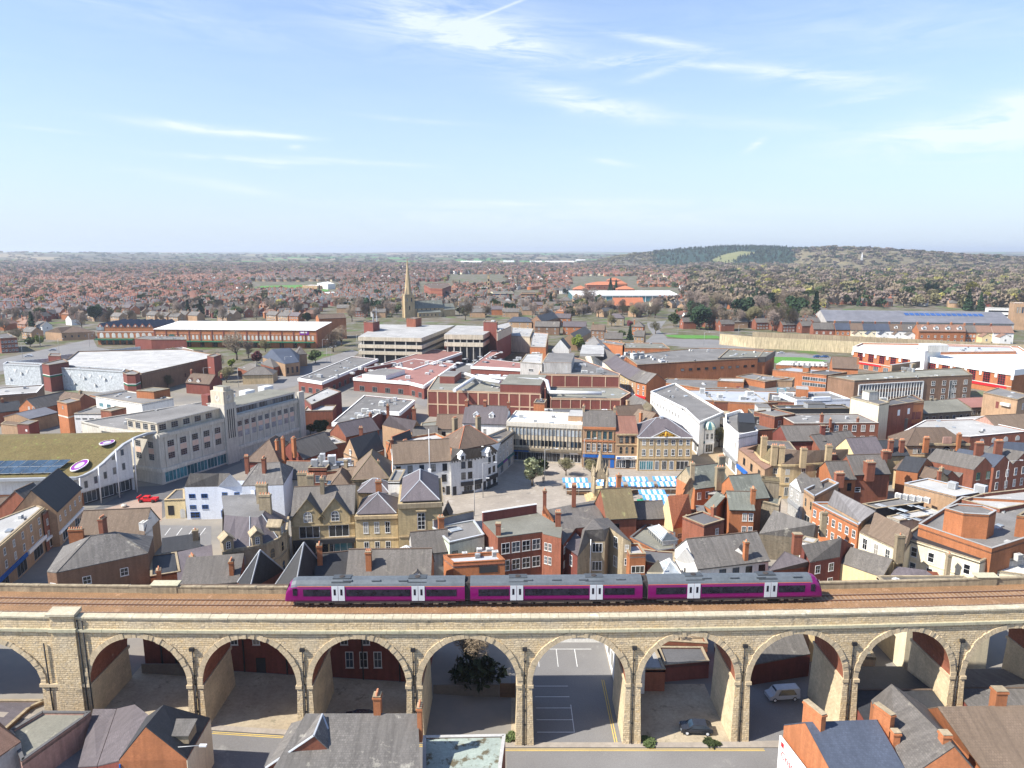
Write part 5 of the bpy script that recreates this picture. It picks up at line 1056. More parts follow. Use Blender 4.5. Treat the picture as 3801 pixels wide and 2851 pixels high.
# sedum roofed centre
sd = thing('building','white shopping centre with curved mossy sedum roof, solar panels and slim white columns','building',(-110.1,173.1,0))
A_ = Vector((-110.1,173.1,0)); Bq = at(1110,925,0); dv = (Bq - A_); LL = dv.length; an = math.atan2(dv.y,dv.x); u_ = dv.normalized(); v_ = Vector((-u_.y,u_.x,0)); sd.rotation_euler = (0,0,an)
prof = [(-1.6,8.2),(0,8.3),(2.5,8.9),(5,10.1),(8,12.0),(11,13.7),(LL,14.8),(LL + 3.5,15.2),(LL + 6,15.0)]
WD = 58
tq = at(0,800,8.3) - at(745,785,8.3); KS = tq.dot(u_) / tq.dot(v_)
def shear(mb):mb.v = [(x + KS * y,y,z) for x,y,z in mb.v]; return mb
q = MB(); e = MB(); w = MB()
for (xa,za),(xb,zb) in zip(prof,prof[1:]):
 q.face([(xa,-.9,za),(xb,-.9,zb),(xb,WD,zb),(xa,WD,za)],'roof_sedum',True)
 e.box(0,1,0,1,0,0,'white_paint',False,False,False); e.slab([(xa,-1.5,za + .12),(xb,-1.5,zb + .12),(xb,-.85,zb + .12),(xa,-.85,za + .12)],.55,'lead')
 if xb <= LL + .1 and xa >= 0:w.face([(xa,0,3.6),(xb,0,3.6),(xb,0,zb - .3),(xa,0,za - .3)],'render_white'); w.face([(xa,.6,-1),(xb,.6,-1),(xb,.6,3.7),(xa,.6,3.7)],'black_shop')
w.face([(0,WD,3.6),(0,0,3.6),(0,0,8.0),(0,WD,8.0)],'render_white'); w.face([(.6,WD,-1),(.6,0,-1),(.6,0,3.8),(.6,WD,3.8)],'brick_orange'); w.box(0,LL,0,WD,3.5,3.7,'render_white'); w.face([(LL,0,-1),(LL,WD,-1),(LL,WD,14.6),(LL,0,14.6)],'render_white')
e.slab([(-2.4,-1.5,8.35),(-1.5,-1.5,8.35),(-1.5,WD,8.35),(-2.4,WD,8.35)],.7,'lead'); shear(q).build('sedum_roof',sd); shear(e).build('roof_edge',sd); shear(w).build('wall',sd)
for i in range(9):add_win(sd,(KS * WD,WD),math.atan2(-1,-KS),3 + i * 5.4,4.6,1.6 if i % 2 else 2.4,2.4,'s')
for i in range(5):add_win(sd,(0,0),0,1.6 + i * 2.6,4.4 + i * .5,.9,1.9,'s'); add_win(sd,(0,0),0,1.6 + i * 2.6,8.2 + i * .55,.9,1.7,'s') if i > 1 else None
for i in range(3):add_win(sd,(0,.55),0,2.4 + i * 4.6,.4,3.8,2.9,'sg')
for i in range(4):q = MB(); q.tube((0,0,0),(.3,0,[8.2,9.8,13.2,15][i]),.16,.16,'white_paint',10); q.build('column',sd,(-1.4 + i * 5.0,-2.3,0))
q = MB()
for r_ in range(2):
 for i in range(16):
  x0,x1 = (.5 + r_ * 2.35,2.7 + r_ * 2.35); y = 5.5 + i * 2.3; z0,z1 = 9.0 + r_ * 1.15,10.1 + r_ * 1.15
  q.slab([(x0,y,z0),(x1,y,z1),(x1,y + 2.15,z1),(x0,y + 2.15,z0)],.07,'glass_blue','white_paint')
shear(q).build('solar_panel',sd)
for (x,y,r_) in ((3.6,2.6,2.2),(11.4,2.6,1.9)):
 q = MB(); zz = 9.9 if x < 5 else 14.1
 for k in range(20):
  a,b_ = 6.2832 * k / 20,6.2832 * (k + 1) / 20; c = lambda t,R_,z:(R_ * math.cos(t),R_ * math.sin(t) * .95,z + (.42 * R_ * math.cos(t) if x < 5 else .1 * R_ * math.cos(t)))
  q.face([c(a,r_,0),c(b_,r_,0),c(b_,r_,.22),c(a,r_,.22)],'white_paint'); q.face([c(a,r_,.22),c(b_,r_,.22),c(b_,r_ * .93,.22),c(a,r_ * .93,.22)],'white_paint'); q.face([c(b_,r_ * .93,-.1),c(a,r_ * .93,-.1),c(a,r_ * .93,.22),c(b_,r_ * .93,.22)],'purple_paint'); q.face([c(b_,r_ * .93,.12),c(b_,r_ * .55,.14),c(a,r_ * .55,.14),c(a,r_ * .93,.12)][::-1],'purple_paint'); q.face([c(a,r_ * .55,.14),c(b_,r_ * .55,.14),c(0,0,.14)],'lead')
 q.build('round_roof_opening',sd,(x + KS * y,y,zz))
# old department store with clock tower
p0,p1 = ('w',-119,199.5),('w',-97.7,190.1)
pf = at(2501,505,0); dd_ = Vector((pf.x + 97.7,pf.y - 190.1,0)); Lf = dd_.length; un = dd_.normalized(); pn = Vector((-un.y,un.x,0))
p2 = ('w',pf.x,pf.y); p3 = ('w',pf.x + pn.x * 20,pf.y + pn.y * 20); p4 = ('w',-97.7 + pn.x * 34,190.1 + pn.y * 34)
dc = bld('grey 1930s department store with pink window panels and square clock tower',[p0,p1,p2,p3,p4],14.2,None,'flat',.3,'concrete','felt_grey',
 win=[(1,5,[10.3,6.8],2.1,1.8,'m',.03,.39),(1,5,[8.65],2.1,1.6,'p',.03,.39),(1,9,[10.7],1.7,1.6,'m',.48,.93),(1,9,[7.3],1.7,1.8,'bl',.48,.93),(1,9,[9.15],1.7,1.5,'p',.48,.93),(1,6,[.4],3.8,3.0,'st',.02,.4),(0,4,[10.3,6.8],2.0,1.8,'m',.1,.97),(0,4,[8.65],2.0,1.6,'p',.1,.97)],
 band=[('string',1,3.6,4.6,'concrete',.5,0,.96),('string',0,3.6,4.6,'concrete',.4),('cornice',1,13.4,14.4,'concrete',.5,0,.96),('cornice',0,13.4,14.4,'concrete',.5),('end_fin',1,0,17.0,'concrete',.9,.955,1.0)] + [('pilaster',1,4.6,13.4,'concrete',.22,.03 + .072 * i,.04 + .072 * i) for i in range(6)] + [('pilaster',1,4.6,13.4,'concrete',.22,.475 + .05 * i,.482 + .05 * i) for i in range(10)],cop='concrete')
di = (Matrix.Translation(dc.location) @ Matrix.Rotation(dc.rotation_euler.z,4,'Z')).inverted()
def wpt(s,t,z):p = Vector((-97.7,190.1,0)) + un * s + pn * t; p = di @ Vector((p.x,p.y,z)); return p
lang = math.atan2(un.y,un.x) - dc.rotation_euler.z
def dpart(nm,s0,s1,t0,t1,z0,z1,m,mt=None):
 g = MB(); o = wpt(s0,t0,0); g.prism([(0,0),(s1 - s0,0),(s1 - s0,t1 - t0),(0,t1 - t0)],z0,z1,m,mt); x = g.build(nm,dc,(o.x,o.y,0)); x.rotation_euler = (0,0,lang); return x
att = dpart('attic_storey',.9,Lf * .40,1.2,14,14.2,17.3,'concrete_light','felt_grey')
for i in range(5):add_win(att,(0,0),0,1.6 + i * 3.9,15.1,2.2,1.7,'m')
for i in range(4):add_win(att,(0,12.8),-math.pi / 2,1.4 + i * 3.2,15.1,2.0,1.7,'m')
dpart('attic_coping',.6,Lf * .40,.9,14.3,17.3,17.55,'concrete','felt_grey')
tw = dpart('clock_tower',Lf * .395,Lf * .475,-.9,5.2,0,18.6,'concrete'); tw2 = dpart('clock_tower_top',Lf * .395 + .25,Lf * .475 - .25,-.6,4.9,18.6,22.6,'concrete_light'); dpart('clock_tower_cap',Lf * .395 + .9,Lf * .475 - .9,0,4.2,22.6,23.8,'concrete_light','felt_green')
for k in range(4):add_win(tw,(0,0),0,1.1 + k * (Lf * .08 - 2.2) / 3,8.0,.3,9.0,'d','slit_window')
for ang_,(x,y) in ((0,(Lf * .04 - .25,-.04)),(-math.pi / 2,(-.04,2.7))):
 g = MB(); r_ = 1.0; g.face([(r_ * math.cos(6.2832 * k / 20),0,r_ * math.sin(6.2832 * k / 20)) for k in range(20)],'concrete'); g.box(-.05,.05,-.05,-.01,0,.85,'black_paint'); g.box(-.6,.0,-.05,-.01,-.05,.05,'black_paint'); x_ = g.build('clock_face',tw2,(x,y,20.4)); x_.rotation_euler = (0,0,ang_)
rb = dpart('upper_ribbon_glazing',Lf * .48,Lf * .955,1.0,12,14.2,16.8,'metal_light','felt_green')
for i in range(22):add_win(rb,(0,0),0,.9 + i * (Lf * .475 - 1.6) / 21.5,14.7,1.5,1.7,'s')
dpart('roof_edge',Lf * .475,Lf * .955,.7,12.3,16.8,17.05,'concrete','felt_green')
for i in range(3):dpart('roof_plant_box',Lf * (.62 + .15 * i),Lf * (.62 + .15 * i) + 4.2,13,16,14.2,17.8,'metal_light')
dpart('roof_plant_box',Lf * .5,Lf * .5 + 2.6,13,16,14.2,19.2,'brick_maroon')
# blocks behind and beside it
bld('slim orange brick stair tower with pale band beside the white panelled block',[(467,203),(548,222),(660,192)],12.4,'p','flat',.2,'brick_orange','felt_grey',band=[('string',1,7.4,7.9,'concrete',.06),('string',0,7.4,7.9,'concrete',.06)],win=[(0,1,[10.4],.9,1.0,'m',.3,.8)])
bld('white panelled block with narrow strip window and grey flat roof beside the orange stair tower',[(608,305),(832,305)],9.0,14,'flat',.3,'render_white','felt_grey',win=[(0,4,[7.2],1.6,.4,'g'),(0,2,[2.6],.8,.4,'bm')])
bld('dark red brick stair tower joining the old department store',[(825,275),(912,285),(1035,255)],11.6,'p','flat',.2,'brick_red','felt_green')
bld('white rendered office with pale teal windows and orange brick end wall',[(785,165),(1165,228)],12.8,12,'flat',.3,'render_white','felt_grey',win=[(0,4,[9.6],2.4,1.5,'st',.03,.7)],box=[(-.14,-.0,0,1,.4,'brick_orange','felt_grey')])
bld('orange brick lift block on top of the white office',[(1118,112),(1262,122),(1395,96)],15.4,'p','flat',.1,'brick_orange','felt_green')
bld('low grey flat roofed hall with white edge at the left margin',[(-120,165),(300,135)],6.6,20,'flat',.4,'brick_brown','felt_light',cop='white_paint')
bld('orange brick twin gabled shop with arched white windows and slate roof',[(155,250),(300,262)],6.4,16,'gv',3.4,'brick_orange','slate_grey',win=[(0,2,[5.6],.8,1.5,'w',.45,.95)])
bld('long dark slate roofs of low sheds at the far left',[(-100,300),(170,270)],5.2,11,'gu',2.6,'brick_red','slate_dark',ch=[(.5,.5,1.4,.9,.9,1)])
bld('long low building with pale grey sheet roof behind the tan hut',[(240,345),(470,290)],5.0,12,'gu',1.6,'brick_tan','roof_metal')
bld('tan hipped roofed hut with graffiti by the car park entrance',[(5,385),(140,400),(232,335)],3.6,'p','flat',.05,'brick_tan','tile_tan',win=[(1,1,[.1],1.1,2.0,'d',.4,.6,'door')])
bld('dark red brick stair block beside the car park ramp railings',[(140,385),(235,392),(315,360)],6.0,'p','flat',.1,'brick_maroon','felt_grey',win=[(0,1,[3.6],.7,.7,'wd',.6,.9)])
bld('brown gabled house roof with stone chimney left of the orange stair tower',[(440,215),(600,235)],6.5,10,'gu',3.5,'brick_red','tile_brown',ch=[(.8,.5,1.2,1.2,1.2,1)],chm='stone_old')
# ================================================================ right of the square
view(1800,1400)
bld('long white rendered department store with rows of small windows along the shopping street',[(1360,130),(1640,270),(1762,385),(1960,300),(1560,60)],10.5,None,'flat',.6,'render_white','felt_grey',win=[(0,10,[6.6],1.0,1.3,'w',.02,.9),(0,8,[.5],3.2,2.6,'s',.02,.95),(1,4,[6.4,3.6],.7,2.4,'wb',.1,.9),(1,3,[.5],3.4,2.6,'ws')],band=[('shop_sign',0,3.2,3.9,'red_paint',.4,0,.25),('shop_sign',0,3.2,3.8,'black_shop',.4,.3,.9),('shop_sign',1,3.2,3.8,'black_shop',.4)],cop='white_paint')
bld('cream corner shop with glazed green dome and grey slate roof',[(1745,385),(1810,430),(1885,425),(1875,340),(1800,320)],8.0,None,'flat',.3,'render_white','slate_grey',win=[(0,2,[4.6],1.0,2.0,'wb'),(1,2,[4.6],1.0,2.0,'wb'),(0,2,[.4],2.4,2.6,'ws'),(1,1,[.4],2.6,2.6,'ws')],band=[('sign',0,3.2,4.0,'teal_paint',.3),('sign',1,3.2,4.0,'white_paint',.3)])
c = at(1845,420,8.4); q = MB()
for k in range(10):
 for j in range(4):
  f = lambda i,j:(2.0 * math.cos(6.2832 * i / 10) * math.cos(j * .39),2.0 * math.sin(6.2832 * i / 10) * math.cos(j * .39),2.2 * math.sin(j * .39)); q.face([f(k,j),f(k + 1,j),f(k + 1,j + 1),f(k,j + 1)],'glass_teal' if k % 2 else 'render_green',True)
dm = [o for o in COL.objects if o.get('label','').startswith('cream corner shop')][0]; mi_ = (Matrix.Translation(dm.location) @ Matrix.Rotation(dm.rotation_euler.z,4,'Z')).inverted(); q.build('dome',dm,tuple(mi_ @ c))
bld('stone fronted building with arched pediment at the end of the shopping street',[(1890,345),(1975,350),(2010,300),(1900,290)],9.0,None,'flat',.8,'concrete_light','slate_grey',win=[(0,1,[5],2.6,2.6,'a')])
bld('white classical bank with tall pilasters and dark mansard roof beside the street opening',[(1972,330),(1975,400),(2085,500),(2240,470),(2100,290)],11.5,None,'flat',1.0,'render_white','felt_grey',win=[(1,3,[5.4],1.1,4.2,'wb',.1,.95),(0,1,[5.4],1.1,4.2,'wb'),(1,2,[.4],4.0,2.8,'sg')],band=[('cornice',1,10.4,11.2,'white_paint',.5),('cornice',0,10.4,11.2,'white_paint',.5),('shop_sign',1,3.4,4.4,'grey_paint',.4)] + [('pilaster',1,4.6,10.4,'white_paint',.3,u,u + .06) for u in (0,.3,.6,.93)],box=[(.5,1.6,.4,.9,3.0,'slate_dark','slate_dark')],cop='white_paint')
bld('brown brick shops with rust coloured tiled roof and blue shop signs, right of the bank',[(2085,590),(2300,760),(2420,700),(2210,520)],8.6,None,'flat',0,'brick_tan','tile_terracotta',win=[(0,3,[5.4],1.6,1.9,'k',.1,.95),(0,2,[.5],4.2,2.6,'s')],band=[('shop_sign',0,3.1,4.2,'blue_paint',.5,0,.4),('shop_sign',0,3.1,3.9,'black_shop',.5,.45,1)])
if 0:bld('two parallel tile roofed brick sheds with cream gable beside the pedestrian street',[(1150,240),(1250,275),(1375,250),(1280,200)][:3],5.6,'p','flat',0,'brick_tan','slate_grey')
cust('steep old slate roof at the top of the square behind the red tile shop',[(1150,205),(1255,270),(1375,235),(1250,165)],6,[(1220,145,9.6),(1330,200,9.6)],[(0,1,5,4),(2,3,4,5)],G=[(1,2,5),(3,0,4)],wall='render_cream',rf='slate_old')
bld('jumble of brown tiled shop roofs behind the red tile shop',[(1110,345),(1330,330)],8.0,9,'gu',3.4,'brick_red','tile_brown',ch=[(.6,.8,1.4,1.0,1.6,0)],chm='brick_tan')
bld('tile roofed brick gable facing the top of the pedestrian street',[(1320,400),(1480,370)],7.6,8,'gv',3.6,'brick_orange','tile_tan',ch=[(.0,.3,.4,1.0,1.0,1)])
bld('grey flat roof with pale central plant behind the reddish stone building',[(900,320),(1065,320)],11.0,9,'flat',.2,'brick_red','felt_light',ac=[(.3,.4,1.5,1,1.2),(.6,.6,1.8,1.2,1)])
bld('brown flat roof yard block with stair tower, between the concrete office and the market hall',[(400,215),(490,218)],10.4,7,'flat',.2,'brick_orange','felt_dark',ac=[(.6,.5,1,1,1,'black_paint')])
bld('wide brown felt roof behind the concrete office',[(500,325),(830,325)],9.0,12,'flat',.2,'brick_brown','felt_dark',ac=[(.05,.3,1.8,1.4,1.8),(.12,.3,1.6,1.4,1.8)])
# crop 2801,1400
view(2801,1400)
hp = [(0,600),(60,668),(130,700),(220,718),(330,716),(480,706),(760,690)]
ht = thing('building','curved buff stone building with long brown tiled roof and stone chimneys','building',tuple(Vector((*at(220,718,9.4)[:2],0)))); hi_ = Matrix.Translation(ht.location).inverted()
ev = [hi_ @ at(x,y,9.4) for x,y in hp]; rd = [hi_ @ at(x,y,12.6) for x,y in ((30,550),(110,560),(190,575),(270,590),(360,600),(500,600),(770,590))]; q = MB(); w = MB()
for i in range(6):
 A,B_ = ev[i],ev[i + 1]; q.slab([tuple(A),tuple(B_),tuple(rd[i + 1]),tuple(rd[i])],.15,'tile_brown' if i > 1 else 'tile_moss'); w.face([(A.x,A.y,-1),(B_.x,B_.y,-1),tuple(B_),tuple(A)],'stone_buff')
 q.slab([tuple(rd[i]),tuple(rd[i + 1]),tuple(rd[i + 1] + Vector((-1,6,-3))),tuple(rd[i] + Vector((-1,6,-3)))],.15,'tile_brown')
 d = B_ - A; an = math.atan2(d.y,d.x); l = d.length; n_ = max(1,int(l / 3.0))
 g = MB(); g.box(0,l,-.3,.05,8.9,9.4,'stone_yellow'); g.box(0,l,-.2,.05,3.8,4.2,'stone_yellow'); x = g.build('cornice',ht,(A.x,A.y,0)); x.rotation_euler = (0,0,an)
 for k in range(n_):[add_win(ht,A,an,(k + .5) * l / n_,z,1.1,h_,'o') for z,h_ in ((6.6,1.5),(4.4,1.5),(.8,2.4))]
w.face([(ev[6].x,ev[6].y,-1),(ev[6].x,ev[6].y + 9,-1),(ev[6].x,ev[6].y + 9,9.4),tuple(ev[6]),],'stone_buff'); w.face([tuple(ev[6]),(ev[6].x,ev[6].y + 9,9.4),tuple(rd[6])],'stone_buff')
q.build('roof',ht); w.build('wall',ht)
for (x,y,zt) in ((80,490,15.2),(165,560,14.4),(225,566,14.2),(405,584,14.2),(612,560,14.6)):p = hi_ @ at(x,y,zt); chimney(ht,p.x,p.y,9,zt,1.8,1.2,'stone_buff',3)
bld('slate roofed cream stone house with four small sash windows right of the curved building',[(820,640),(1065,625)],9.6,8,'gu',3.6,'render_yellow','slate_purple',win=[(0,4,[7.4],1.0,1.6,'k')],ridge='tile_brown')
bld('pair of dark slate hipped roofs with buff stone turrets and red pots',[(1065,645),(1265,640)],7.6,9,'gu',3.2,'stone_yellow','slate_dark',ch=[(.3,.1,1.0,1.6,1.0,4),(.75,.1,1.0,1.6,1.0,4)],chm='brick_red')
bld('slate roofs stepping back behind the curved stone building',[(270,525),(580,520)],10.2,10,'gu',3.2,'brick_dark','slate_grey',ch=[(1,.2,.8,1.6,1.1,0)])
bld('low slate roof house between curved building and brick offices',[(540,600),(860,560)],8.2,8,'gu',3.4,'brick_red','slate_grey')
bld('dark flat roofed house behind the stone chimneys of the curved building',[(120,590),(340,600)],10.2,9,'flat',.1,'black_shop','slate_grey',win=[])
bld('red brick offices with bay projections, white casements and tall thin chimneys',[(325,385),(1020,380)],9.8,13,'flat',.2,'brick_red','felt_grey',win=[(0,9,[7.2,3.6],1.4,2.1,'w',.02,.98)],ch=[(.33,.05,3.0,1.1,1,1),(.42,-.02,1.6,.7,.9,1),(.76,.05,1.6,.7,.8,1)],cop='concrete')
bld('projecting red brick bay with four white windows on the front of the brick offices',[(665,380),(860,380)],9.4,3,'flat',.2,'brick_orange','felt_grey',win=[(0,3,[6.6,3.2],1.3,2.0,'w')])
bld('red brick block with white casement windows at the left of the brick offices',[(165,335),(335,310)],10.2,9,'flat',.4,'brick_red','felt_grey',win=[(0,2,[7.0,3.8],1.4,2.0,'w')])
bld('black painted flat roofed block with one white window at the street corner',[(0,330),(165,335)],9.0,12,'flat',.2,'black_shop','felt_grey',win=[(0,1,[6.8],2.2,1.3,'w',.1,.5)],box=[(.3,.95,.4,.9,2.4,'off_white','felt_grey')])
bld('low brown brick block with rooflights in front of the black painted block',[(0,440),(250,425)],6.4,8,'flat',.2,'brick_red','felt_dark',sky=[(.2,.5,1.4,1.4)])
bld('blank white rendered side wall block with lift housing beside the brick offices',[(790,170),(1022,230),(1110,210),(900,150)],14.6,None,'flat',.2,'render_cream','felt_dark',box=[(.2,.45,.3,.8,2.8,'concrete','felt_green')])
bld('brick tower blocks with doors, ducts and a black flat roof beside the blank white wall',[(1025,240),(1120,240),(1390,200),(1300,150),(1110,190)],13.4,None,'flat',.3,'brick_red','felt_dark',win=[(0,2,[2.0],.4,7.5,'st',.1,.9),(1,2,[9.8],1.2,2.0,'wd',.1,.7)],ac=[(1.3,.4,2,1.2,1.4)])
bld('orange brick stair tower with panelled bricked up window',[(1265,225),(1390,215)],13.0,6,'flat',.4,'brick_orange','felt_dark',win=[(0,2,[3.6,7.6],2.4,2.6,'bm',.1,.9)][:1])
bld('weathered timber clad water tank house in front of the orange brick stair tower',[(1095,340),(1260,345)],8.2,5,'flat',.1,'timber_grey','felt_grey')
bld('white stepped parapet art deco shop front with three pale windows',[(345,200),(785,190)],9.6,14,'flat',.5,'render_blue','felt_grey',win=[(0,5,[6.6],1.8,1.7,'bl',.03,.97)],box=[(.3,.63,-.01,.06,1.3,'render_blue','render_blue')],cop='white_paint')
bld('low black edged roof strip with dark plant box in front of the white stepped parapet',[(200,270),(790,265)],8.4,6,'flat',.4,'black_shop','felt_dark',box=[(.42,.66,.2,.8,1.8,'grey_paint','felt_dark')])
bld('flat roofed brick blocks with stair, teal tank and white plant near the stepped parapet',[(110,200),(330,215)],8.6,16,'flat',.3,'brick_red','felt_dark',ac=[(.8,.6,3.4,2,2.2),(.3,.3,3,2,1.4),(.5,1.2,3.4,2.2,1.8,'glass_teal')],box=[(1.05,1.5,.5,.9,4.0,'brick_orange','felt_light')])
bld('wide grey felt roof with scattered plant, behind the black painted block',[(-330,210),(110,215)],8.0,28,'flat',.3,'brick_red','felt_grey',ac=[(.2,.3,2,1.6,1.6),(.6,.2,2.4,1.6,1.4),(.85,.5,3,1.6,1.8)])
bld('long pale flat roofed brick store with tiny square windows',[(1180,475),(1770,495),(2260,450),(1790,350),(1400,360)],6.8,None,'flat',.3,'brick_red','felt_light',win=[(1,4,[4.4],1.8,1.6,'O',.1,.9)],cop='white_paint')
bld('ornate Edwardian building with arched terracotta centre, balustrade and brown roof',[(1250,560),(1765,560)],7.8,10,'hip',4.0,'brick_tan','tile_brown',win=[(0,12,[5.2],1.1,1.6,'o',.1,.97),(0,1,[4.6],3.0,3.0,'a',.55,.72)],band=[('balustrade',0,7.7,8.5,'stone_buff',.25,.2,1),('arch_pediment',0,8.4,10.4,'brick_pink',.3,.56,.7),('string',0,4.3,4.7,'stone_buff',.25)],ch=[(.27,-.1,-1.4,1.8,1.0,6),(.8,-.05,-.4,1.2,1.2,3)],chm='brick_orange')
bld('flat roofed buff block left of the ornate Edwardian building',[(1095,500),(1250,530)],7.2,9,'flat',.2,'brick_tan','felt_light',win=[(0,2,[4.6],1.8,1.2,'g')])
bld('low slate hall with green roof and buttressed gables behind the pale flat store',[(1390,300),(1780,275)],7.0,14,'gu',2.8,'stone_dark','felt_green',win=[(0,7,[4.0],1.3,1.8,'o')],ch=[(.45,.5,.8,.9,.9,0),(.55,.5,.6,.9,.9,0)])
bld('low maroon roofed hall with side windows left of the fire escape building',[(1780,250),(2010,240)],7.0,14,'gu',2.0,'stone_dark','felt_maroon',win=[(0,5,[4.2],1.4,1.6,'o')])
bld('tan brick building with iron fire escape and wall mounted air conditioners',[(1878,130),(2160,190),(2260,150),(2000,90)],13.0,None,'flat',.2,'brick_tan','felt_grey',win=[(0,1,[8.6,2.4],1.2,2.4,'bm',.4,.5),(1,1,[8.8,4.6],1.6,2.2,'w')],band=[('wall_air_conditioner',0,10.2,11.2,'aircon',.9,.58,.84)])
bld('brown gabled roof house in front of the fire escape building',[(2010,440),(2330,420)],5.6,12,'gu',3.6,'brick_pink','tile_tan')
bld('pale flat roof extension on short brick walls by the brown gabled house',[(1770,370),(2110,345)],5.4,6,'flat',.1,'brick_red','felt_light',cop='white_paint')
# terrace of slate-roofed gables marching to the right
G4 = 'row of red brick gabled warehouses with slate roofs'
for i,(x0,y0,x1,y1,ze,d,rf_,lb) in enumerate(((1605,760,1880,1000,6.4,0,'slate_grey',0),)[:0]):pass
def gable(lb,a,b,ze,back,zr,rf,wall='brick_red',w=(),ch=(),rm='lead'):
 """gable end a->b facing the camera's side; back = pixel of the far end of the ridge at zr"""
 pa,pb = at(*a,ze),at(*b,ze); mid = (pa + pb) / 2; far = at(*back,zr); d = Vector((far.x - mid.x,far.y - mid.y,0))
 E = [('w',pa.x,pa.y,ze),('w',pb.x,pb.y,ze),('w',pb.x + d.x,pb.y + d.y,ze),('w',pa.x + d.x,pa.y + d.y,ze)]
 return cust(lb,E,ze,[('w',mid.x,mid.y,zr),('w',far.x,far.y,zr)],[(1,2,5,4),(3,0,4,5)],G=[(0,1,4),(2,3,5)],wall=wall,rf=rf,win=w,ch=ch,rm=rm)
gable('red brick warehouse gable with green panel and grey slate roof, nearest of the warehouse row',(1800,765),(1965,745),7.6,(1490,590),10.6,'slate_grey',w=[(0,2,[4.8],1.2,2.0,'gr'),(0,1,[2.4],2.6,.9,'gr',.35,.8)],ch=[(1835,640,10,13.4,2.6,1.1,7)])
gable('red brick warehouse gable with blue grey slates and white windows, second of the warehouse row',(1965,745),(2120,720),7.8,(1680,590),10.6,'slate_blue',w=[(0,2,[4.8,1.6],1.1,2.0,'w')],ch=[(1995,620,10.5,13.8,2.4,1.1,6)])
gable('red brick warehouse gable with brown slates at the right margin, third of the row',(2120,720),(2300,690),7.8,(1850,560),10.8,'slate_grey',w=[(0,3,[4.8,1.6],1.1,2.0,'w')])
gable('red brick gable with blue slate roof at the right margin behind the warehouse row',(2212,650),(2400,630),9.0,(1980,530),12.2,'slate_blue')
gable('small brick workshop gable with dark slate roof in front of the warehouse row, left one',(1545,850),(1680,830),5.0,(1370,720),7.2,'slate_dark',w=[(0,2,[2.8],1.1,1.4,'w')],ch=[(1510,850,6,8.6,.9,.9,1)])
gable('small brick workshop gable with grey slate roof in front of the warehouse row, right one',(1680,830),(1790,815),5.0,(1505,705),7.2,'slate_grey',w=[(0,1,[2.4],1.6,2.0,'bm')])
gable('dark slate roof with orange brick verge left of the small workshop gables',(1340,790),(1470,720),6.6,(1240,650),9.4,'slate_dark','brick_orange')
bld('long buff stone outbuilding with low brown tiled roof',[(1145,750),(1460,850)],5.6,6,'gu',2.0,'stone_buff','tile_brown',win=[(0,2,[3.6],1.4,.9,'wt',.1,.7)],ch=[(1.0,.5,1.2,1.0,.9,1)],chm='stone_old')
bld('tall red brick house with big square chimney and slate roof above the lightwell roofs',[(820,800),(1110,790)],8.6,8,'gu',3.8,'brick_red','slate_grey',win=[(0,1,[4.0],1.5,1.2,'wt',.05,.2)],ch=[(.37,-.05,-.4,2.6,2.2,4),(1.02,.4,1.2,1.6,1.2,3),(1.2,.5,.8,1.4,1.2,4)],chm='brick_red')
bld('small brick houses with slate roofs and many red pots, left of the tall square chimney',[(640,840),(830,835)],7.6,8,'gu',3.4,'brick_orange','slate_grey',win=[(0,2,[4.6],1.1,1.9,'k')],ch=[(.2,-.1,-1.4,2.6,1.4,5),(.72,1.05,.6,2.0,1.6,3)],chm='brick_red')
bld('white fronted shop with dark fascia and old slate gable, beside the stone tower',[(285,880),(385,950),(520,880),(400,775)],7.4,None,'flat',0,'render_white','slate_old',win=[(0,2,[5.0],.9,1.6,'w')],band=[('shop_sign',0,2.8,3.9,'grey_paint',.2)])
gable('old slate gabled roof over the white fronted shop',(285,880),(385,950),7.4,(530,830),10.0,'slate_old','render_white')
bld('tan parapet roofed shop with orange terracotta columned front',[(405,940),(490,1000),(690,890),(600,850)],8.2,None,'flat',.6,'brick_tan','slate_grey',win=[(0,2,[5.0],.9,2.2,'a'),(0,1,[1.0],2.4,2.2,'o')],cop='lead')
bld('long red brick hall with flat edge roof and white sash windows',[(475,1040),(850,1230),(890,1190),(620,1040)],7.6,None,'flat',.4,'brick_orange','felt_green',win=[(0,7,[4.8,1.8],1.0,1.7,'w')],cop='lead')
cust('long corrugated grey ridge roof hall running beside the brick hall',[(600,1045,8),(870,1195,8),(985,1110,8),(700,960,8)],8,[(655,930,11.6),(992,1105,10.4)],[(0,1,5,4),(2,3,4,5)],G=[(3,0,4)],wall='brick_tan',rf='corrugated')
bld('low flat roof with square domed skylights and a row of air conditioners',[(885,1050),(1000,1090),(1390,1040),(1290,985)],5.8,None,'flat',.3,'black_shop','felt_grey',sky=[(.7,.2,2.2,1.4),(1.3,.25,2,1.4),(1.9,.3,2,1.3),(1.5,.6,2.0,1.3),(2.1,.65,2,1.3)],ac=[(.3,.75,1.4,.8,1.3),(.65,.8,1.3,.8,1.3),(1.0,.85,1.3,.8,1.3),(1.35,.9,1.3,.8,1.3),(1.7,.95,1.3,.8,1.3)])
bld('second flat roof with domed skylights and white condensers in front of the first',[(1085,1150),(1190,1185),(1560,1120),(1440,1080)],5.0,None,'flat',.2,'concrete','felt_light',sky=[(.4,.3,2.4,1.3),(1.0,.2,1.8,1.2),(1.5,.3,2,1.2),(1.4,.7,2,1.2),(1.9,.75,2,1.2)],ac=[(2.4,.5,1,1,1.6),(2.8,.6,1,1,1.6),(3.2,.55,1,1,1.8),(3.0,.9,1.2,1,1.5),(2.5,.95,1,1,1.5),(3.3,1.0,1,1,1.5)])
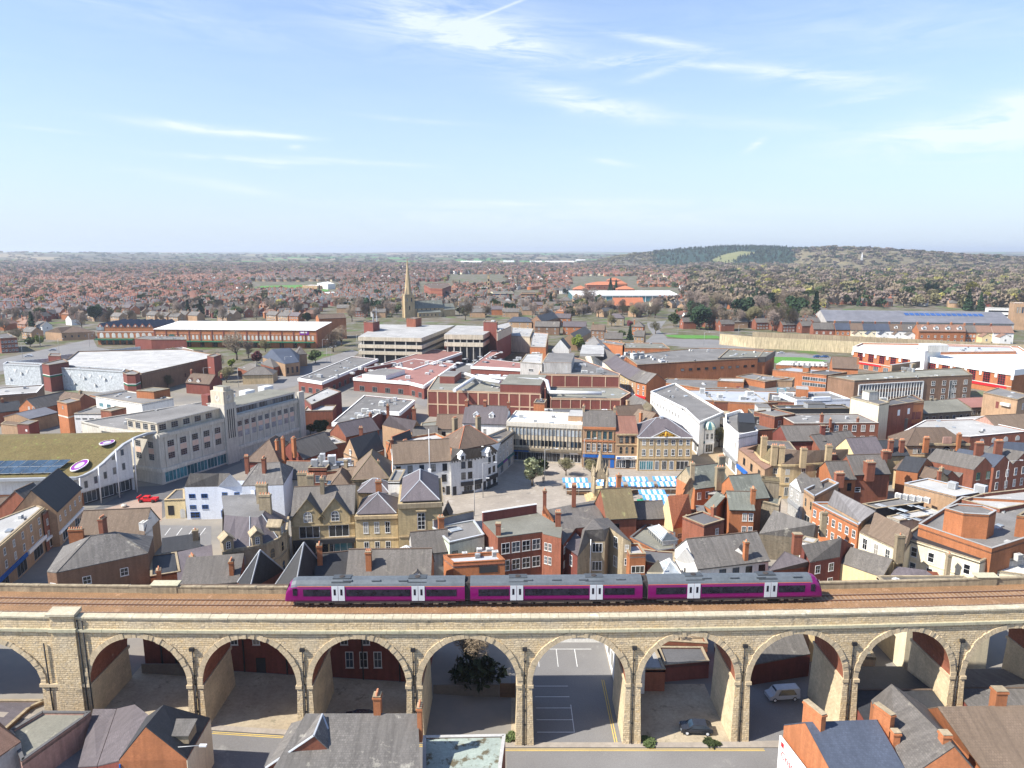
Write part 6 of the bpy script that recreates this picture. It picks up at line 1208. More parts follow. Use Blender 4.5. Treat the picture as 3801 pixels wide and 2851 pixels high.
bld('brick flat roofed block with pale blue door, satellite dish and steel edge rail',[(1230,880),(1655,990),(1880,950),(1420,840)],8.0,None,'flat',.3,'brick_tan','felt_light',win=[(0,1,[2.6],1.4,3.0,'bl',.3,.42,'door')],ac=[(.7,.7,1.8,1.6,1.6,'metal_grey'),(1.15,.9,2.4,1.6,2.0,'metal_grey')],cop='lead')
bld('brown tiled long house with cream front, tall small paned windows and broken stone gable',[(862,1270),(1225,1440),(1330,1290),(1000,1110)],7.4,None,'flat',0,'render_cream','tile_tan',win=[(0,3,[4.2],1.2,2.4,'w',.02,.8)])
gable('brown tiled roof over the cream fronted long house',(1225,1442),(1300,1310),7.4,(985,1115),10.6,'tile_tan','stone_old')
cr2 = bld('cream rendered terrace with slate lean-to roof, parapet and white sash windows above the viaduct',[(1215,1325),(1850,1525),(2050,1440),(1345,1230)],7.6,None,'flat',.3,'render_cream','slate_dark',win=[(0,4,[4.6,1.4],1.2,2.0,'wt',.06,.97)],band=[('string',0,4.0,4.2,'render_cream',.12)])
bld('large orange brick retail roof deck with long low parapet',[(1345,1235),(1945,1440),(2500,1260),(2500,1050),(1700,1010)],9.4,None,'flat',.8,'brick_orange','felt_grey',cop='felt_light')
bld('eight sided orange brick plant tower on the retail roof deck',[(1562,1085),(1716,1128),(1925,1140),(1985,1105),(1870,1065),(1660,1050)],14.2,None,'flat',.25,'brick_orange','felt_grey',cop='felt_light',zb=0)
bld('orange brick parapet block at the right margin of the retail roof deck',[(2150,1150),(2450,1180),(2600,1100),(2230,1100)],13.4,None,'flat',.3,'brick_orange','felt_grey')
bld('brick ramp walls and pale parking deck with white bay lines behind the plant tower',[(1700,1030),(2010,1110),(2400,1030),(2300,930),(1870,980)],9.6,None,'flat',.7,'brick_red','felt_light')
bld('long hipped slate roof above pale outbuildings left of the white dormer',[(38,1290,5),(330,1330,5),(525,1235,5),(150,1160,5)],5.4,None,'flat',0,'stone_dark','slate_old')
cust('plain grey slate hipped roof in front of the stone tower',[(38,1290),(480,1330),(525,1240),(200,1180)],5.4,[(158,1095,9.4),(500,1215,8.6)],[(0,1,5,4),(1,2,5),(3,0,4),(2,3,4,5)],wall='stone_dark',rf='slate_old',ch=[(560,1250,7,10.8,1.4,1.1,1)],chm='stone_old')
bld('white boxy dormer room with pale flat top on the slates',[(375,1345),(490,1372),(525,1335)],7.4,'p','flat',.1,'render_white','felt_light',win=[(0,1,[5.8],1.3,1.0,'k',.2,.7)])
cust('dark slate roofed brick house with tan ridge and chimney above the parapet',[(455,1525),(700,1480),(810,1380),(660,1330),(380,1380)],7.0,[(385,1385,9.6),(715,1325,10.2)],[(0,1,6,5)],G=[(1,2,3,6),(4,0,5)],wall='brick_dark',rf='slate_grey',win=[(0,2,[4.6,1.6],1.2,1.6,'w',.05,.95)],ch=[(345,1390,9,11.6,1.9,1.4,0)])
cust('purple slate lean-to with small brick box below the dark slate roofed house',[(100,1600),(440,1560),(455,1520),(250,1440)],5.2,[(245,1435,7.6),(440,1515,7.2)],[(0,1,5,4)],G=[(3,0,4),(1,2,5)],wall='brick_red',rf='slate_purple')
cust('cream walled house with broad slate roof, aerial and dish beside the buff stone chimney',[(705,1530),(1050,1650),(1140,1500),(800,1400)],5.4,[(790,1400,8.4),(1135,1500,8.4)],[(0,1,5,4)],G=[(1,2,5),(3,0,4)],wall='render_yellow',rf='slate_grey',ch=[(1180,1460,7,11.0,1.8,1.3,1)],chm='stone_old')
cust('purple slate roofs sloping down to the far parapet below the cream terrace',[(1080,1680),(1560,1700),(1500,1600),(1170,1560)],5.0,[(1165,1560,6.6),(1400,1590,6.6)],[(0,1,5,4)],G=[(3,0,4)],wall='brick_red',rf='slate_purple',ch=[(1580,1600,5,8.6,.9,.9,1)],chm='stone_old')
gable('low purple slate roof right of the white long house',(-260,1500),(-20,1530),5.8,(-60,1320),8.6,'slate_old','render_white')
bld('old stone tower like chimney stack with mossy cap beside the white shop',[(60,855),(205,870),(200,835)],12.0,'p','flat',.3,'stone_dark','tile_moss',cop='tile_moss')
bld('tall stained stone party wall below the mossy stone tower',[(0,1010),(200,1060),(220,990)],8.2,'p','flat',.2,'stone_dark','slate_green')
bld('grey painted rear extension with white window and black pipes near the right margin',[(1850,1530),(2260,1480)],6.6,6,'flat',.2,'render_grey','felt_grey',win=[(0,1,[3.2],1.4,1.6,'w',.6,.8)],ac=[(.7,-.1,1.3,.9,1.3)])
bld('cream boarded shed with window right above the far parapet',[(1940,1590),(2300,1640),(2330,1560)],5.0,'p','flat',.1,'render_cream','off_white',win=[(0,1,[3.0],1.2,1.5,'w',.05,.2)])
# ================================================================ large buildings behind the square (crops at y 900)
view(0,900)
ml = bld('long red brick supermarket with pale roof, blind white arches and green canopy',[(1262,712),(2595,722)],12.2,34,'mono',2.2,'brick_orange','roof_white',oh=.5,
 win=[(0,40,[5.4],1.5,3.0,'O',.01,.99),(0,12,[.3],3.0,3.2,'g',.01,.99)],band=[('canopy',0,3.9,4.5,'green_paint',3.0,.12,.99),('string',0,8.9,9.2,'brick_pink',.15),('sign',0,9.0,11.6,'purple_paint',.2,.90,.955),('banner',0,10.2,11.2,'render_white',.25,.905,.945)] + [('pilaster',0,0,12,'brick_maroon',.3,u / 14,u / 14 + .006) for u in range(15)],gut='white_paint')
g = MB(); g.cyl(0,0,0,.25,3.2,3.2,'green_paint',20); g.cyl(0,0,.25,.3,2.8,2.8,'glass_teal',20); x = g.build('round_window',ml,(12.5,-.1,5.6)); x.rotation_euler = (R(90),0,0)
sw = bld('red brick supermarket wing with sawtooth gables, round medallions and arched panels',[(793,700),(1258,700)],12.0,36,'flat',.1,'brick_orange','felt_dark',win=[(0,9,[5.0],2.6,3.4,'O',.02,.98),(0,8,[.3],3.4,3.0,'g',.04,.98)],band=[('canopy',0,3.6,4.4,'green_paint',3.2,-.02,.66),('string',0,8.9,9.3,'off_white',.15),('sign',0,10,12.6,'glass_bright',.2,.0,.13)])
Ls = (at(1258,700,12) - at(793,700,12)).length
for i in range(8):
 a = i * Ls / 8; b_ = a + Ls / 8; q = MB(); q.face([(a,0,12),(b_,0,12),((a + b_) / 2,0,15)],'brick_red'); q.slab([(a,0,12.1),((a + b_) / 2,0,15.1),((a + b_) / 2,34,15.1),(a,34,12.1)],.1,'slate_blue'); q.slab([((a + b_) / 2,0,15.1),(b_,0,12.1),(b_,34,12.1),((a + b_) / 2,34,15.1)],.1,'slate_blue')
 q.tube(((a + b_) / 2,-.12,13.2),((a + b_) / 2,0,13.2),.55,.55,'off_white',10,False); q.build('sawtooth_gable',sw)
M('screen_silver',(.50,.53,.55),(.38,.41,.43),big=.9,fine=1.2,var=.25,rough=.5,vary=0,c3=(.60,.63,.65),c3cut=.56)
view(0,900)
for lb,p,e in (('silver patterned metal screen wall, left panel of the parking block',[(25,1005),(325,1020),(360,1000),(60,985)],0),('wide silver patterned metal screen wall, main panel of the parking block',[(392,1030),(1008,1068),(1030,1045),(420,1008)],1)):
 r_ = bld(lb,p,10.0,None,'flat',.5,'screen_silver','felt_grey',cat='parking block' if e else 'building',cop='metal_light')
 q = MB()
 for k in range(2 if not e else 6):
  u = 3 + k * 6.1 * (1 if e else 1.2); z = 6.5 if k % 2 else 3.4; q.face([(u,-.3,z - 1),(u + 1.2,-.75,z),(u,-.3,z + 1)],'metal_light'); q.face([(u + 1.2,-.75,z),(u + 1.5,-.1,z),(u,-.3,z + 1)],'grey_paint')
  q.face([(u + 3,-.12,8.2),(u + 5,-.12,8.2),(u + 4,-.12,6.2)][::-1],'metal_light')
 q.build('folded_panel',r_)
bld('parking roof deck with pale patches and bay lines behind the silver screens',[(392,1012),(1020,1048),(1160,1085),(1815,935),(1500,880),(640,900),(560,965)],9.2,None,'flat',.5,'brick_brown','felt_light',win=[(3,9,[4.6],1.4,2.4,'g',.05,.95),(2,1,[3],1,2,'g')],cop='stone_dark')
for lb,p,ze in (('red brick stair tower with green band between the silver screens',[(342,1000),(400,1012),(565,985),(520,960)],12.4),('rounded red brick stair tower with green band at the right end of the silver screen',[(1008,1075),(1040,1090),(1110,1090),(1148,1072),(1090,1052)],10.8),('dark red brick tower at the far corner of the parking roof deck',[(1700,935),(1755,945),(1815,925),(1770,915)],12.0),('small brick stair head left of the parking deck',[(395,935),(498,938),(500,918),(410,915)],10.8)):
 bld(lb,p,ze,None,'flat',.3,'brick_maroon','felt_grey',band=[('green_band',e,ze * .55,ze * .55 + .7,'green_paint',.08) for e in (0,1,2)] + [('white_band',e,ze * .55 + .75,ze * .55 + 1.0,'white_paint',.08) for e in (0,1,2)] if 'green' in lb else ())
q = MB()
for (a,b_,n_) in (((100,975),(420,950),6),((500,925),(1150,855),9)):
 A,B_ = at(*a,9),at(*b_,9)
 for i in range(n_):p0_ = A.lerp(B_,i / n_); p1_ = A.lerp(B_,(i + 1) / n_); q.slab([(p0_.x,p0_.y,9),(p1_.x,p1_.y,9),(p1_.x,p1_.y + .4,9),(p0_.x,p0_.y + .4,9)],5.5,'screen_silver')
tag(q.build('ramp_screen'),'silver zigzag metal screens along the car park ramp above the road','ramp screen')
bld('brick plant block with openings standing in front of the sawtooth supermarket wing',[(1105,790),(1240,800),(1530,800),(1520,775),(1180,770)],9.6,None,'flat',.2,'brick_maroon','felt_grey',win=[(1,4,[4.0],2.4,3.4,'bm')])
bld('low white edged flat roofs behind the parking deck',[(1050,915),(1330,925),(1590,890),(1500,865)],6.0,None,'flat',.4,'brick_brown','felt_light',cop='white_paint')
bld('red brick flats with blue glass stair strip at the left margin',[(-60,765),(0,790),(140,782),(60,745)],9.5,None,'flat',.2,'brick_red','slate_grey',win=[(1,5,[6.6,3.8,1.0],1.2,1.3,'wb',0,1)])
cust('brown hip roofed brick hall by the ring road',[(370,735),(505,745),(780,735),(640,690)],5.6,[(470,700,9.4),(600,690,9.4)],[(0,1,5,4),(1,2,5),(3,0,4),(2,3,4,5)],wall='brick_tan',rf='tile_brown',win=[(1,5,[2.2],1,1.6,'g')])
bld('steep maroon roofed house with two white dormers beside the dark side wall',[(1525,1150),(1720,1165)],5.0,8,'gu',3.6,'brick_dark','tile_brown',dorm=[(.15,'f',1.6,1.1,'white_paint','tile_red',.1),(.5,'f',1.6,1.1,'white_paint','tile_red',.1)],ch=[(0,.5,1.6,1,1,2),(1.25,.5,.8,1.0,1.0,2)])
bld('green slate roofed house with stone gables beside the ring road trees',[(1990,1090),(2240,1085)],4.6,11,'hip',3,'stone_buff','slate_grey')
# church
view(900,900)
cp = at(1340,622,0); ch_ = thing('church','pale stone church with square tower and tall slender spire rising over the town','church',(cp.x,cp.y,0)); rz_ = .42; ch_.rotation_euler = (0,0,rz_)
q = MB(); tw_ = 8.6; q.box(0,tw_,0,tw_,-1,23,'stone_buff')
for x in (0,tw_):
 for y in (0,tw_):q.box(x - .7,x + .7,y - .7,y + .7,-1,22,'stone_buff'); q.cyl(x,y,22,27.5,.8,.05,'stone_old',6)
q.box(-.3,tw_ + .3,-.3,tw_ + .3,22.2,23.2,'stone_old'); q.build('tower',ch_)
q = MB(); q.cyl(tw_ / 2,tw_ / 2,23,58,3.9,.12,'stone_buff',8,True,False)
for k in range(4):
 a = R(45 + 90 * k); q.cyl(tw_ / 2 + 3.3 * math.cos(a),tw_ / 2 + 3.3 * math.sin(a),23,30,1.0,.05,'stone_old',6)
q.build('spire',ch_)
for z,n_ in ((16,2),(8,1)):
 for k in range(n_):add_win(ch_,(0,0),0,tw_ * (k + .5) / n_,z,1.4,4.0,'a','belfry_opening'); add_win(ch_,(tw_,0),math.pi / 2,tw_ * (k + .5) / n_,z,1.4,4.0,'a','belfry_opening')
q = MB(); q.prism([(tw_,2),(40,2),(40,15),(tw_,15)],-1,9,'stone_buff'); q.prism([(40,1),(52,1),(52,14),(40,14)],-1,7,'stone_buff'); q.prism([(12,-3),(36,-3),(36,2),(12,2)],-1,5,'stone_buff')
for x0,x1,y0,y1,z0,z1 in ((tw_,40,2,15,9,16),(40,52,1,14,7,12.5)):
 ym = (y0 + y1) / 2; q.face([(x1,y0,z0),(x1,y1,z0),(x1,ym,z1)],'stone_buff'); q.face([(x0,y1,z0),(x0,y0,z0),(x0,ym,z1)],'stone_buff')
q.build('nave_wall',ch_); q = MB()
for x0,x1,y0,y1,z0,z1 in ((tw_,40,2,15,9,16),(40,52,1,14,7,12.5)):
 ym = (y0 + y1) / 2; q.slab([(x0,y0 - .4,z0),(x1 + .3,y0 - .4,z0),(x1 + .3,ym,z1 + .2),(x0,ym,z1 + .2)],.2,'slate_green'); q.slab([(x1 + .3,y1 + .4,z0),(x0,y1 + .4,z0),(x0,ym,z1 + .2),(x1 + .3,ym,z1 + .2)],.2,'slate_green')
q.slab([(12,-3.3,5),(36,-3.3,5),(36,2,7),(12,2,7)],.2,'slate_green'); q.build('nave_roof',ch_)
for k in range(6):add_win(ch_,(0,2),0,13 + k * 4.4,7.1,1.4,1.6,'a'); add_win(ch_,(0,-3),0,14 + k * 4,1.6,1.3,2.2,'a')
# multi-storey car park
def decks(lb,P,ze,levels,wall_m='concrete_light',deck='felt_light'):
 W = [at(x,y,ze) for x,y in P]; o = W[0]; root = thing('car_park',lb,'car park',(o.x,o.y,0)); F = [(p.x - o.x,p.y - o.y) for p in W]; cx_ = sum(f[0] for f in F) / len(F); cy_ = sum(f[1] for f in F) / len(F)
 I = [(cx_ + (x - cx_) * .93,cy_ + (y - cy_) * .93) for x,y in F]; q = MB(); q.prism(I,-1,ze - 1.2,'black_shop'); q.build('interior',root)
 for k,(z0,z1) in enumerate(levels):q = MB(); q.prism(F,z0,z1,wall_m,deck); q.build('deck',root)
 for i in range(0,6):
  t = (i + .5) / 6; q = MB(); x,y = F[0][0] + (F[1][0] - F[0][0]) * t,F[0][1] + (F[1][1] - F[0][1]) * t; q.box(x - .3,x + .3,y + .3,y + 1,0,ze - .5,'concrete'); q.build('column',root)
 return root
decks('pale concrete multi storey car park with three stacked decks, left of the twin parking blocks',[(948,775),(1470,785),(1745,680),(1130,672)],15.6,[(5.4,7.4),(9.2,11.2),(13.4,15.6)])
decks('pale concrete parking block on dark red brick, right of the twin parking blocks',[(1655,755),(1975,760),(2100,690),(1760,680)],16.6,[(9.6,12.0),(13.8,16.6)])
bld('dark red brick base with blank panels below the right parking block',[(1655,838),(1975,840)],9.0,26,'flat',0,'brick_maroon','felt_grey',win=[(0,1,[3.4],3.6,4.4,'O',.2,.45)],band=[('pilaster',0,0,9,'brick_tan',.15,u,u + .01) for u in (.42,.65)])
bld('tall dark red brick lift tower at the right of the parking blocks',[(1978,655),(2088,660),(2095,650),(1990,643)],22.0,None,'flat',.3,'brick_maroon','felt_grey',ac=[(.5,.5,2,2,1)])
bld('long dark red brick wall with concrete ribbon on top, right of the tall lift tower',[(2088,745),(2205,690),(2190,655),(2080,680)],17.5,None,'flat',.3,'brick_maroon','felt_light',band=[('ribbon',0,13,17.5,'concrete_light',.4)],win=[(0,5,[14.6],2.6,1.1,'g')])
bld('dark brick lift tower with radio aerials at the left of the multi storey car park',[(995,655),(1070,662),(1125,650),(1060,640)],21.0,None,'flat',.3,'brick_maroon','felt_dark',ac=[(.3,.5,.6,.6,5,'metal_grey'),(.7,.5,.5,.5,4,'metal_grey'),(.5,.6,.3,.3,9,'metal_light')])
bld('brick ramp tower behind the multi storey car park',[(1345,625),(1420,628)],21,8,'flat',.2,'brick_red','felt_grey')
bld('tall plain orange brick cube with tiled roof behind the supermarket',[(628,628),(850,620)],15.5,16,'gu',2.5,'brick_orange','tile_brown')
cust('stone hall with large patterned slate hipped roof beside the ring road',[(165,945),(350,1000),(465,985),(470,925),(240,905)],6.6,[(240,878,11),(390,868,11)],[(0,1,6,5),(1,2,6),(2,3,6),(3,4,5,6),(4,0,5)],wall='brick_tan',rf='slate_blue',win=[(1,3,[1.5],1.2,3.2,'g')])
cust('small stone lodge with dark hipped roofs in front of the patterned slate hall',[(150,1000),(255,1030),(335,1010),(240,975)],4.6,[(225,950,8.0)],[(0,1,4),(1,2,4),(2,3,4),(3,0,4)],wall='brick_red',rf='slate_grey')
cust('grey slate roofed brick lodge beside the ring road hedge',[(-40,1030),(120,1085),(240,1050),(60,1000)],4.2,[(60,990,8.0),(110,1000,8.0)],[(0,1,5,4),(1,2,5),(3,0,4),(2,3,4,5)],wall='brick_red',rf='slate_grey')
bld('slate hipped stone house joined behind the patterned slate hall',[(440,920),(528,915)],7,9,'hip',3.6,'brick_tan','slate_grey')
# flat roofed precinct shops
def shopblock(lb,P,ze,rf,ac=(),box=(),w=((0,6),(1,3)),fm='white_paint'):
 return bld(lb,P,ze,None,'flat',.25,'brick_maroon',rf,win=[(e,n_,[.3],2.6,2.4,'s',.04,.96) for e,n_ in w],band=[('fascia',e,ze - 1.0,ze + .3,fm,.35) for e,n_ in w],ac=ac,box=box,cop=fm)
rnd = random.Random(3)
def racs(n):return [(rnd.uniform(.08,.92),rnd.uniform(.1,.9),rnd.uniform(1.2,3.2),rnd.uniform(.9,1.6),rnd.uniform(.8,1.8),rnd.choice(['aircon','aircon','metal_light','metal_grey'])) for _ in range(n)]
shopblock('long low precinct shops with grey felt roof and plant, nearest the sloping ramp road',[(458,1120),(655,1150),(1110,960),(900,940)],6.0,'felt_grey',racs(12),[(.6,.7,.5,.8,1.8,'brick_maroon','felt_grey')],((0,3),(1,10)))
shopblock('precinct shops with maroon felt roof, white dormer block and green steps',[(910,1115),(1370,1150),(1490,1180),(1750,1000),(1410,960),(1130,1040)],6.0,'felt_maroon',racs(8),[(.14,.56,.02,.3,2.0,'white_paint','felt_grey')],((0,4),(1,2),(2,6)))
shopblock('precinct shops with maroon felt roof and rows of solar panels below the car park',[(1140,1000),(1400,1045),(1800,905),(1560,880)],6.2,'felt_maroon',[(u,v,3.4,2.2,.6,'glass_blue' if v > .6 else 'metal_light') for u in (.8,1.1,1.4) for v in (.3,.5,.7,.9)],(),((0,2),(1,8)))
shopblock('precinct shops with grey felt roof and condensers left of the brick market hall',[(735,1385 + 100),(980,1500),(1150,1390),(1290,1400),(1412,1300),(1000,1260)],6.2,'felt_grey',racs(9),(),((0,2),(3,3),(2,2)))
shopblock('maroon roofed precinct shops with white verandah right of the loading yard',[(1875,1020),(2450,1050),(2440,1010),(2000,960),(2135,900),(2050,890)],6.2,'felt_maroon',racs(4),(),((0,9),))
bld('deep red windowless store wall with tan felt roof beside the old department store',[(565,1340),(812,1230),(700,1195),(505,1290)],8.6,None,'flat',.3,'brick_maroon','felt_light',cop='stone_dark')
bld('low red brick wing under the tan felt roofed store',[(500,1390),(740,1385)],6.8,9,'flat',.3,'brick_red','felt_light')
# brick market hall with panels
M('panel_tan',(.62,.44,.30),vary=0,streak=.1)
def grid(lb,P,ze,D,rows_,cols,box=(),ac=(),e=0,rf='felt_green'):
 h = ze / rows_
 return bld(lb,P,ze,D,'flat',.3,'brick_maroon',rf,band=[('tan_rail',e,h * k - .3,h * k + .15,'panel_tan',.14) for k in range(1,rows_ + 1)] + [('tan_post',e,0,ze,'panel_tan',.12,k / cols - (.005 if k else 0),k / cols + .007) for k in range(cols + 1)],box=box,ac=ac,cop='panel_tan')
mh = grid('dark red brick shopping hall with grid of tan framed panels and silver roof ducts',[(1518,1218),(2445,1245),(2480,1180),(1600,1100)],10.4,None,2,11,[(.65,1.0,.0,.7,3.4,'brick_maroon','felt_green'),(.02,.16,.5,.9,3.0,'brick_maroon','felt_grey')],[(.35,.6,4,3,2.0,'metal_light'),(.5,.8,5,3,2.4,'metal_light'),(.62,.85,4,3,2,'aircon')])
mi_ = Matrix.Translation(mh.location) @ Matrix.Rotation(mh.rotation_euler.z,4,'Z'); mi_ = mi_.inverted()
for pts in (((1740,1215,12.5),(1930,1095,12.5),(2150,1120,13),(2440,1130,13.5)),((1830,1080,12.5),(1960,1120,13),(2120,1150,13.2)),((2440,1120,13.5),(2500,1140,13.5),(2520,1230,10.5),(2950,1240,10.5))):
 q = MB(); V_ = [mi_ @ at(*p) for p in pts]
 for a,b_ in zip(V_,V_[1:]):q.tube(a,b_,.75,.75,'metal_light',8)
 q.build('ventilation_duct',mh)
view(1800,900)
grid('upper brick hall with tan posts and wide grey roof beside the shopping street',[(440,1085),(1102,1100),(1110,1085),(780,960),(620,930),(470,1000)],12.0,None,2,6,[(.05,.4,.1,.6,4.5,'render_grey','felt_grey'),(.45,.8,1.0,1.6,1.2,'felt_light','felt_light')],racs(3),rf='felt_grey')
grid('lower brick hall with tan posts and green felt roof in front of the upper hall',[(540,1285),(1112,1290),(1195,1240),(1100,1195),(500,1190)],8.6,None,1,7)
bld('corrugated tan and pale grey plant rooms on the upper hall roof',[(290,985),(470,1000),(475,915),(340,920)],15.4,None,'flat',.2,'render_grey','felt_light',win=[(0,1,[11.6],2.6,1.3,'w',.3,.7)])
bld('pale grey and brick plant room standing over the market roof',[(472,985),(668,1005),(690,940),(520,910)],15.6,None,'flat',.2,'render_blue','felt_grey')
bld('wedge shaped pale stone and white shop backs below the parking wall',[(215,770),(370,780),(400,710),(220,700)],10,None,'flat',.3,'concrete_light','felt_light')
bld('orange brick shop backs with flat roofs near the bright green tree',[(370,860),(500,865),(520,750),(390,740)],9.0,None,'flat',.3,'brick_orange','felt_light')
gable('white gable end with black timber verge and dark roof',(550,880),(690,880),6.0,(640,780),12.0,'slate_dark','render_white')
gable('brick gable house with long dark roof behind the white gable',(640,800),(760,800),7,(820,690),11,'slate_grey','brick_tan')
gable('old brick shed with dark slate gable and chimney behind the long brown shed',(380,640),(470,655),7.5,(560,570),12.0,'slate_dark','brick_brown')
for i,(x,y,w_,wm_,rm_,lb) in enumerate(((185,650,200,'brick_tan','slate_blue','tan brick house with grey hipped roof left of the dark shed'),(640,690,190,'brick_orange','slate_purple','brick house with solar panel on purple roof'),(560,620,140,'brick_orange','slate_purple','purple roofed brick row behind the solar house'),(1005,620,135,'stone_old','slate_purple','stone house with sash windows beside the blossom tree'),(870,720,110,'brick_brown','tile_brown','old narrow brick house by the bare tree'),(980,790,150,'brick_tan','slate_grey','tan gabled house below the narrow lane'),(1210,690,90,'brick_orange','slate_grey','small brick cottage near the road bend'),(1225,770,80,'brick_tan','slate_grey','tan cottage below the road bend'),(410,690,200,'brick_brown','slate_grey','brown row with slates in front of the dark shed'))):
 bld(lb,[(x,y),(x + w_,y + 3)],6.5,9,'gu' if i % 3 else 'hip',3.6,wm_,rm_,win=[(0,3,[4.0,1.0],1.1,1.4,'w')],ch=[(.1,.5,1.2,.9,.9,2)],cat='house')
# shopping street, left side
pts = [(825,820),(860,880),(900,930),(985,985),(1040,1035),(1185,1120),(1240,1140),(1325,1160)]
cols_ = [('render_cream','felt_grey','cream shop at the far end of the shopping street'),('render_cream','slate_blue','cream slate roofed shop in the shopping street'),('render_white','slate_grey','white slate roofed shop in the shopping street'),('render_cream','slate_purple','cream gabled shop with purple roof in the shopping street'),('stone_yellow','slate_purple','ornate yellow stone shop range with purple roof and dormers'),('brick_tan','slate_grey','tan brick shop with slate roof next to the stone range'),('brick_orange','slate_old','orange brick shop with tall white windows and red sign')]
for k in range(7):
 (a,b_) = pts[k],pts[k + 1]; w_,r__,lb = cols_[k]
 bld(lb,[(*a,9.5),(*b_,9.5)],9.5,11,'gu',3.6,w_,r__,win=[(0,max(1,int((at(*b_,9.5) - at(*a,9.5)).length / 3.2)),[6.6,4.2],1.0,1.6,'wb'),(0,max(1,int((at(*b_,9.5) - at(*a,9.5)).length / 5)),[.4],3.6,2.4,'ws')],band=[('shop_sign',0,3,3.8,'red_paint' if k > 5 else 'white_paint',.4)],cat='shop')
bld('big orange brick store with dark windows, corner tower and plant on its felt roof',[(1250,1010),(1570,990),(2240,955),(2300,880),(1760,870),(1140,930)],11.5,None,'flat',.3,'brick_orange','felt_grey',win=[(1,10,[7.4],1.9,1.2,'g',.03,.99)],ac=racs(14) + [(.5,.5,4,2.4,2.6),(.62,.5,4,2.4,2.6)])
bld('grey mansard roofed upper storey of the orange brick store',[(1910,960),(2300,950),(2380,900),(2000,880)],11.6,None,'flat',.4,'brick_orange','felt_green',band=[('mansard',e,9.6,12.4,'slate_grey',.4) for e in (0,1)])
bld('orange brick shop backs with flat roof left of the big orange store',[(835,810),(1130,850),(1150,830),(870,785)],10.5,None,'flat',.3,'brick_orange','felt_grey')
bld('brick building with green felt roof and white windows behind the shopping street',[(1150,870),(1520,875),(1460,830),(1140,825)],10.0,None,'flat',.3,'brick_orange','felt_green',win=[(0,4,[7.0],1.6,1.6,'w',.05,.45)])
bld('low orange brick box building on grey roof deck behind the white store',[(1910,1140),(2125,1150),(2130,1120),(1930,1118)],9.5,None,'flat',.2,'brick_orange','felt_light',win=[(0,1,[6],1.6,1.8,'bm',.7,.9)])
bld('long grey roof deck with pink rail behind the white department store',[(1430,1150),(1960,1230),(2600,1240),(2500,1150),(1500,1120)],7.0,None,'flat',.3,'brick_orange','felt_grey')
bld('wide grey membrane roof deck right behind the white department store',[(1640,1290),(2260,1330),(2700,1300),(2600,1230),(1600,1215)],8.2,None,'flat',.3,'brick_orange','lead',ac=[(.2,.5,2,2,2),(.3,.3,1.6,1,1,'black_paint')])
bld('orange brick block edge right of the box building',[(2060,1105),(2300,1150),(2500,1120),(2200,1080)],9.6,None,'flat',.3,'brick_orange','felt_grey')
# distance, centre
bld('long white roofed glass fronted supermarket in the middle distance',[(718,432),(1590,430)],9.0,45,'mono',3,'glass_teal','roof_white',band=[('fascia',0,7.6,9.4,'white_paint',1.2)] + [('column',0,0,7.6,'white_paint',.6,k / 16,k / 16 + .004) for k in range(17)],gut=None)
bld('red pantiled chapel hall with long roof in front of the white supermarket',[(1065,520),(1310,518)],7.5,18,'gu',8,'brick_brown','tile_orange',win=[(0,7,[3],1.8,2.4,'w')])
for x,y,w_,z_,d_ in ((838,350,330,8,40),(1090,385,140,7,25),(1010,312,110,12,22),(735,385,120,7,30),(1080,340,90,10,18)):bld('orange red tiled civic roof, ' + {838:'broadest',1090:'lowest right',1010:'topmost',735:'leftmost',1080:'right middle'}[x] + ' of the cluster beyond the supermarket',[(x,y),(x + w_,y)],z_,d_,'hip',5,'brick_red','tile_orange',win=[(0,8,[2.6],2,1.6,'g')])
bld('square stone mansion with low slate roof left of the chapel',[(622,478),(718,478)],11,18,'hip',4,'stone_buff','slate_grey',win=[(0,4,[7,2.6],1.5,2.4,'w')],ch=[(.5,.5,.8,2,2,4)])
bld('slender pale stone clock tower standing in the park',[(21,272),(38,272)],30,7,'flat',1,'stone_buff','stone_old',win=[(0,1,[22,16,10],2,3,'g')],cat='tower',name='tower')
bld('pale gallery with arched arcade beside the park tower',[(-60,372),(140,372)],8,12,'flat',.6,'render_white','lead',win=[(0,9,[1.5],5,4.5,'a')])
bld('college block with blue window bands left of the white supermarket',[(65,410),(235,408)],12,16,'flat',.3,'render_cream','felt_grey',win=[(0,12,[8.4,4.8,1.2],3.4,1.6,'b')])
bld('college block with brown window bands right of the blue windowed block',[(300,412),(415,412)],12,16,'flat',.3,'brick_tan','felt_grey',win=[(0,8,[8.4,4.8,1.2],3.4,1.6,'g')])
view(900,900)
rb_ = at(1490,360,14); 
bld('bulky round cornered dark red brick courthouse with brown roof',[(1490,350),(1545,378),(1640,382),(1712,355),(1690,335),(1530,335)],17,None,'flat',.4,'brick_red','tile_brown',band=[('string',e,z,z + .8,'brick_maroon',.3) for e in (0,1,2) for z in (5,10,15)])
bld('white school hall on the playing field with boxy wings',[(612,335),(700,345),(760,340),(700,322)],8.5,None,'flat',.3,'render_white','roof_white',win=[(0,4,[4],2,1.6,'g')])
bld('low brown clad school wing left of the white school hall',[(492,352),(612,356)],5.5,20,'flat',.2,'brick_tan','roof_white')
bld('white roofed low school building behind the terraces',[(680,432),(790,425)],6,22,'gu',3,'brick_red','roof_white')
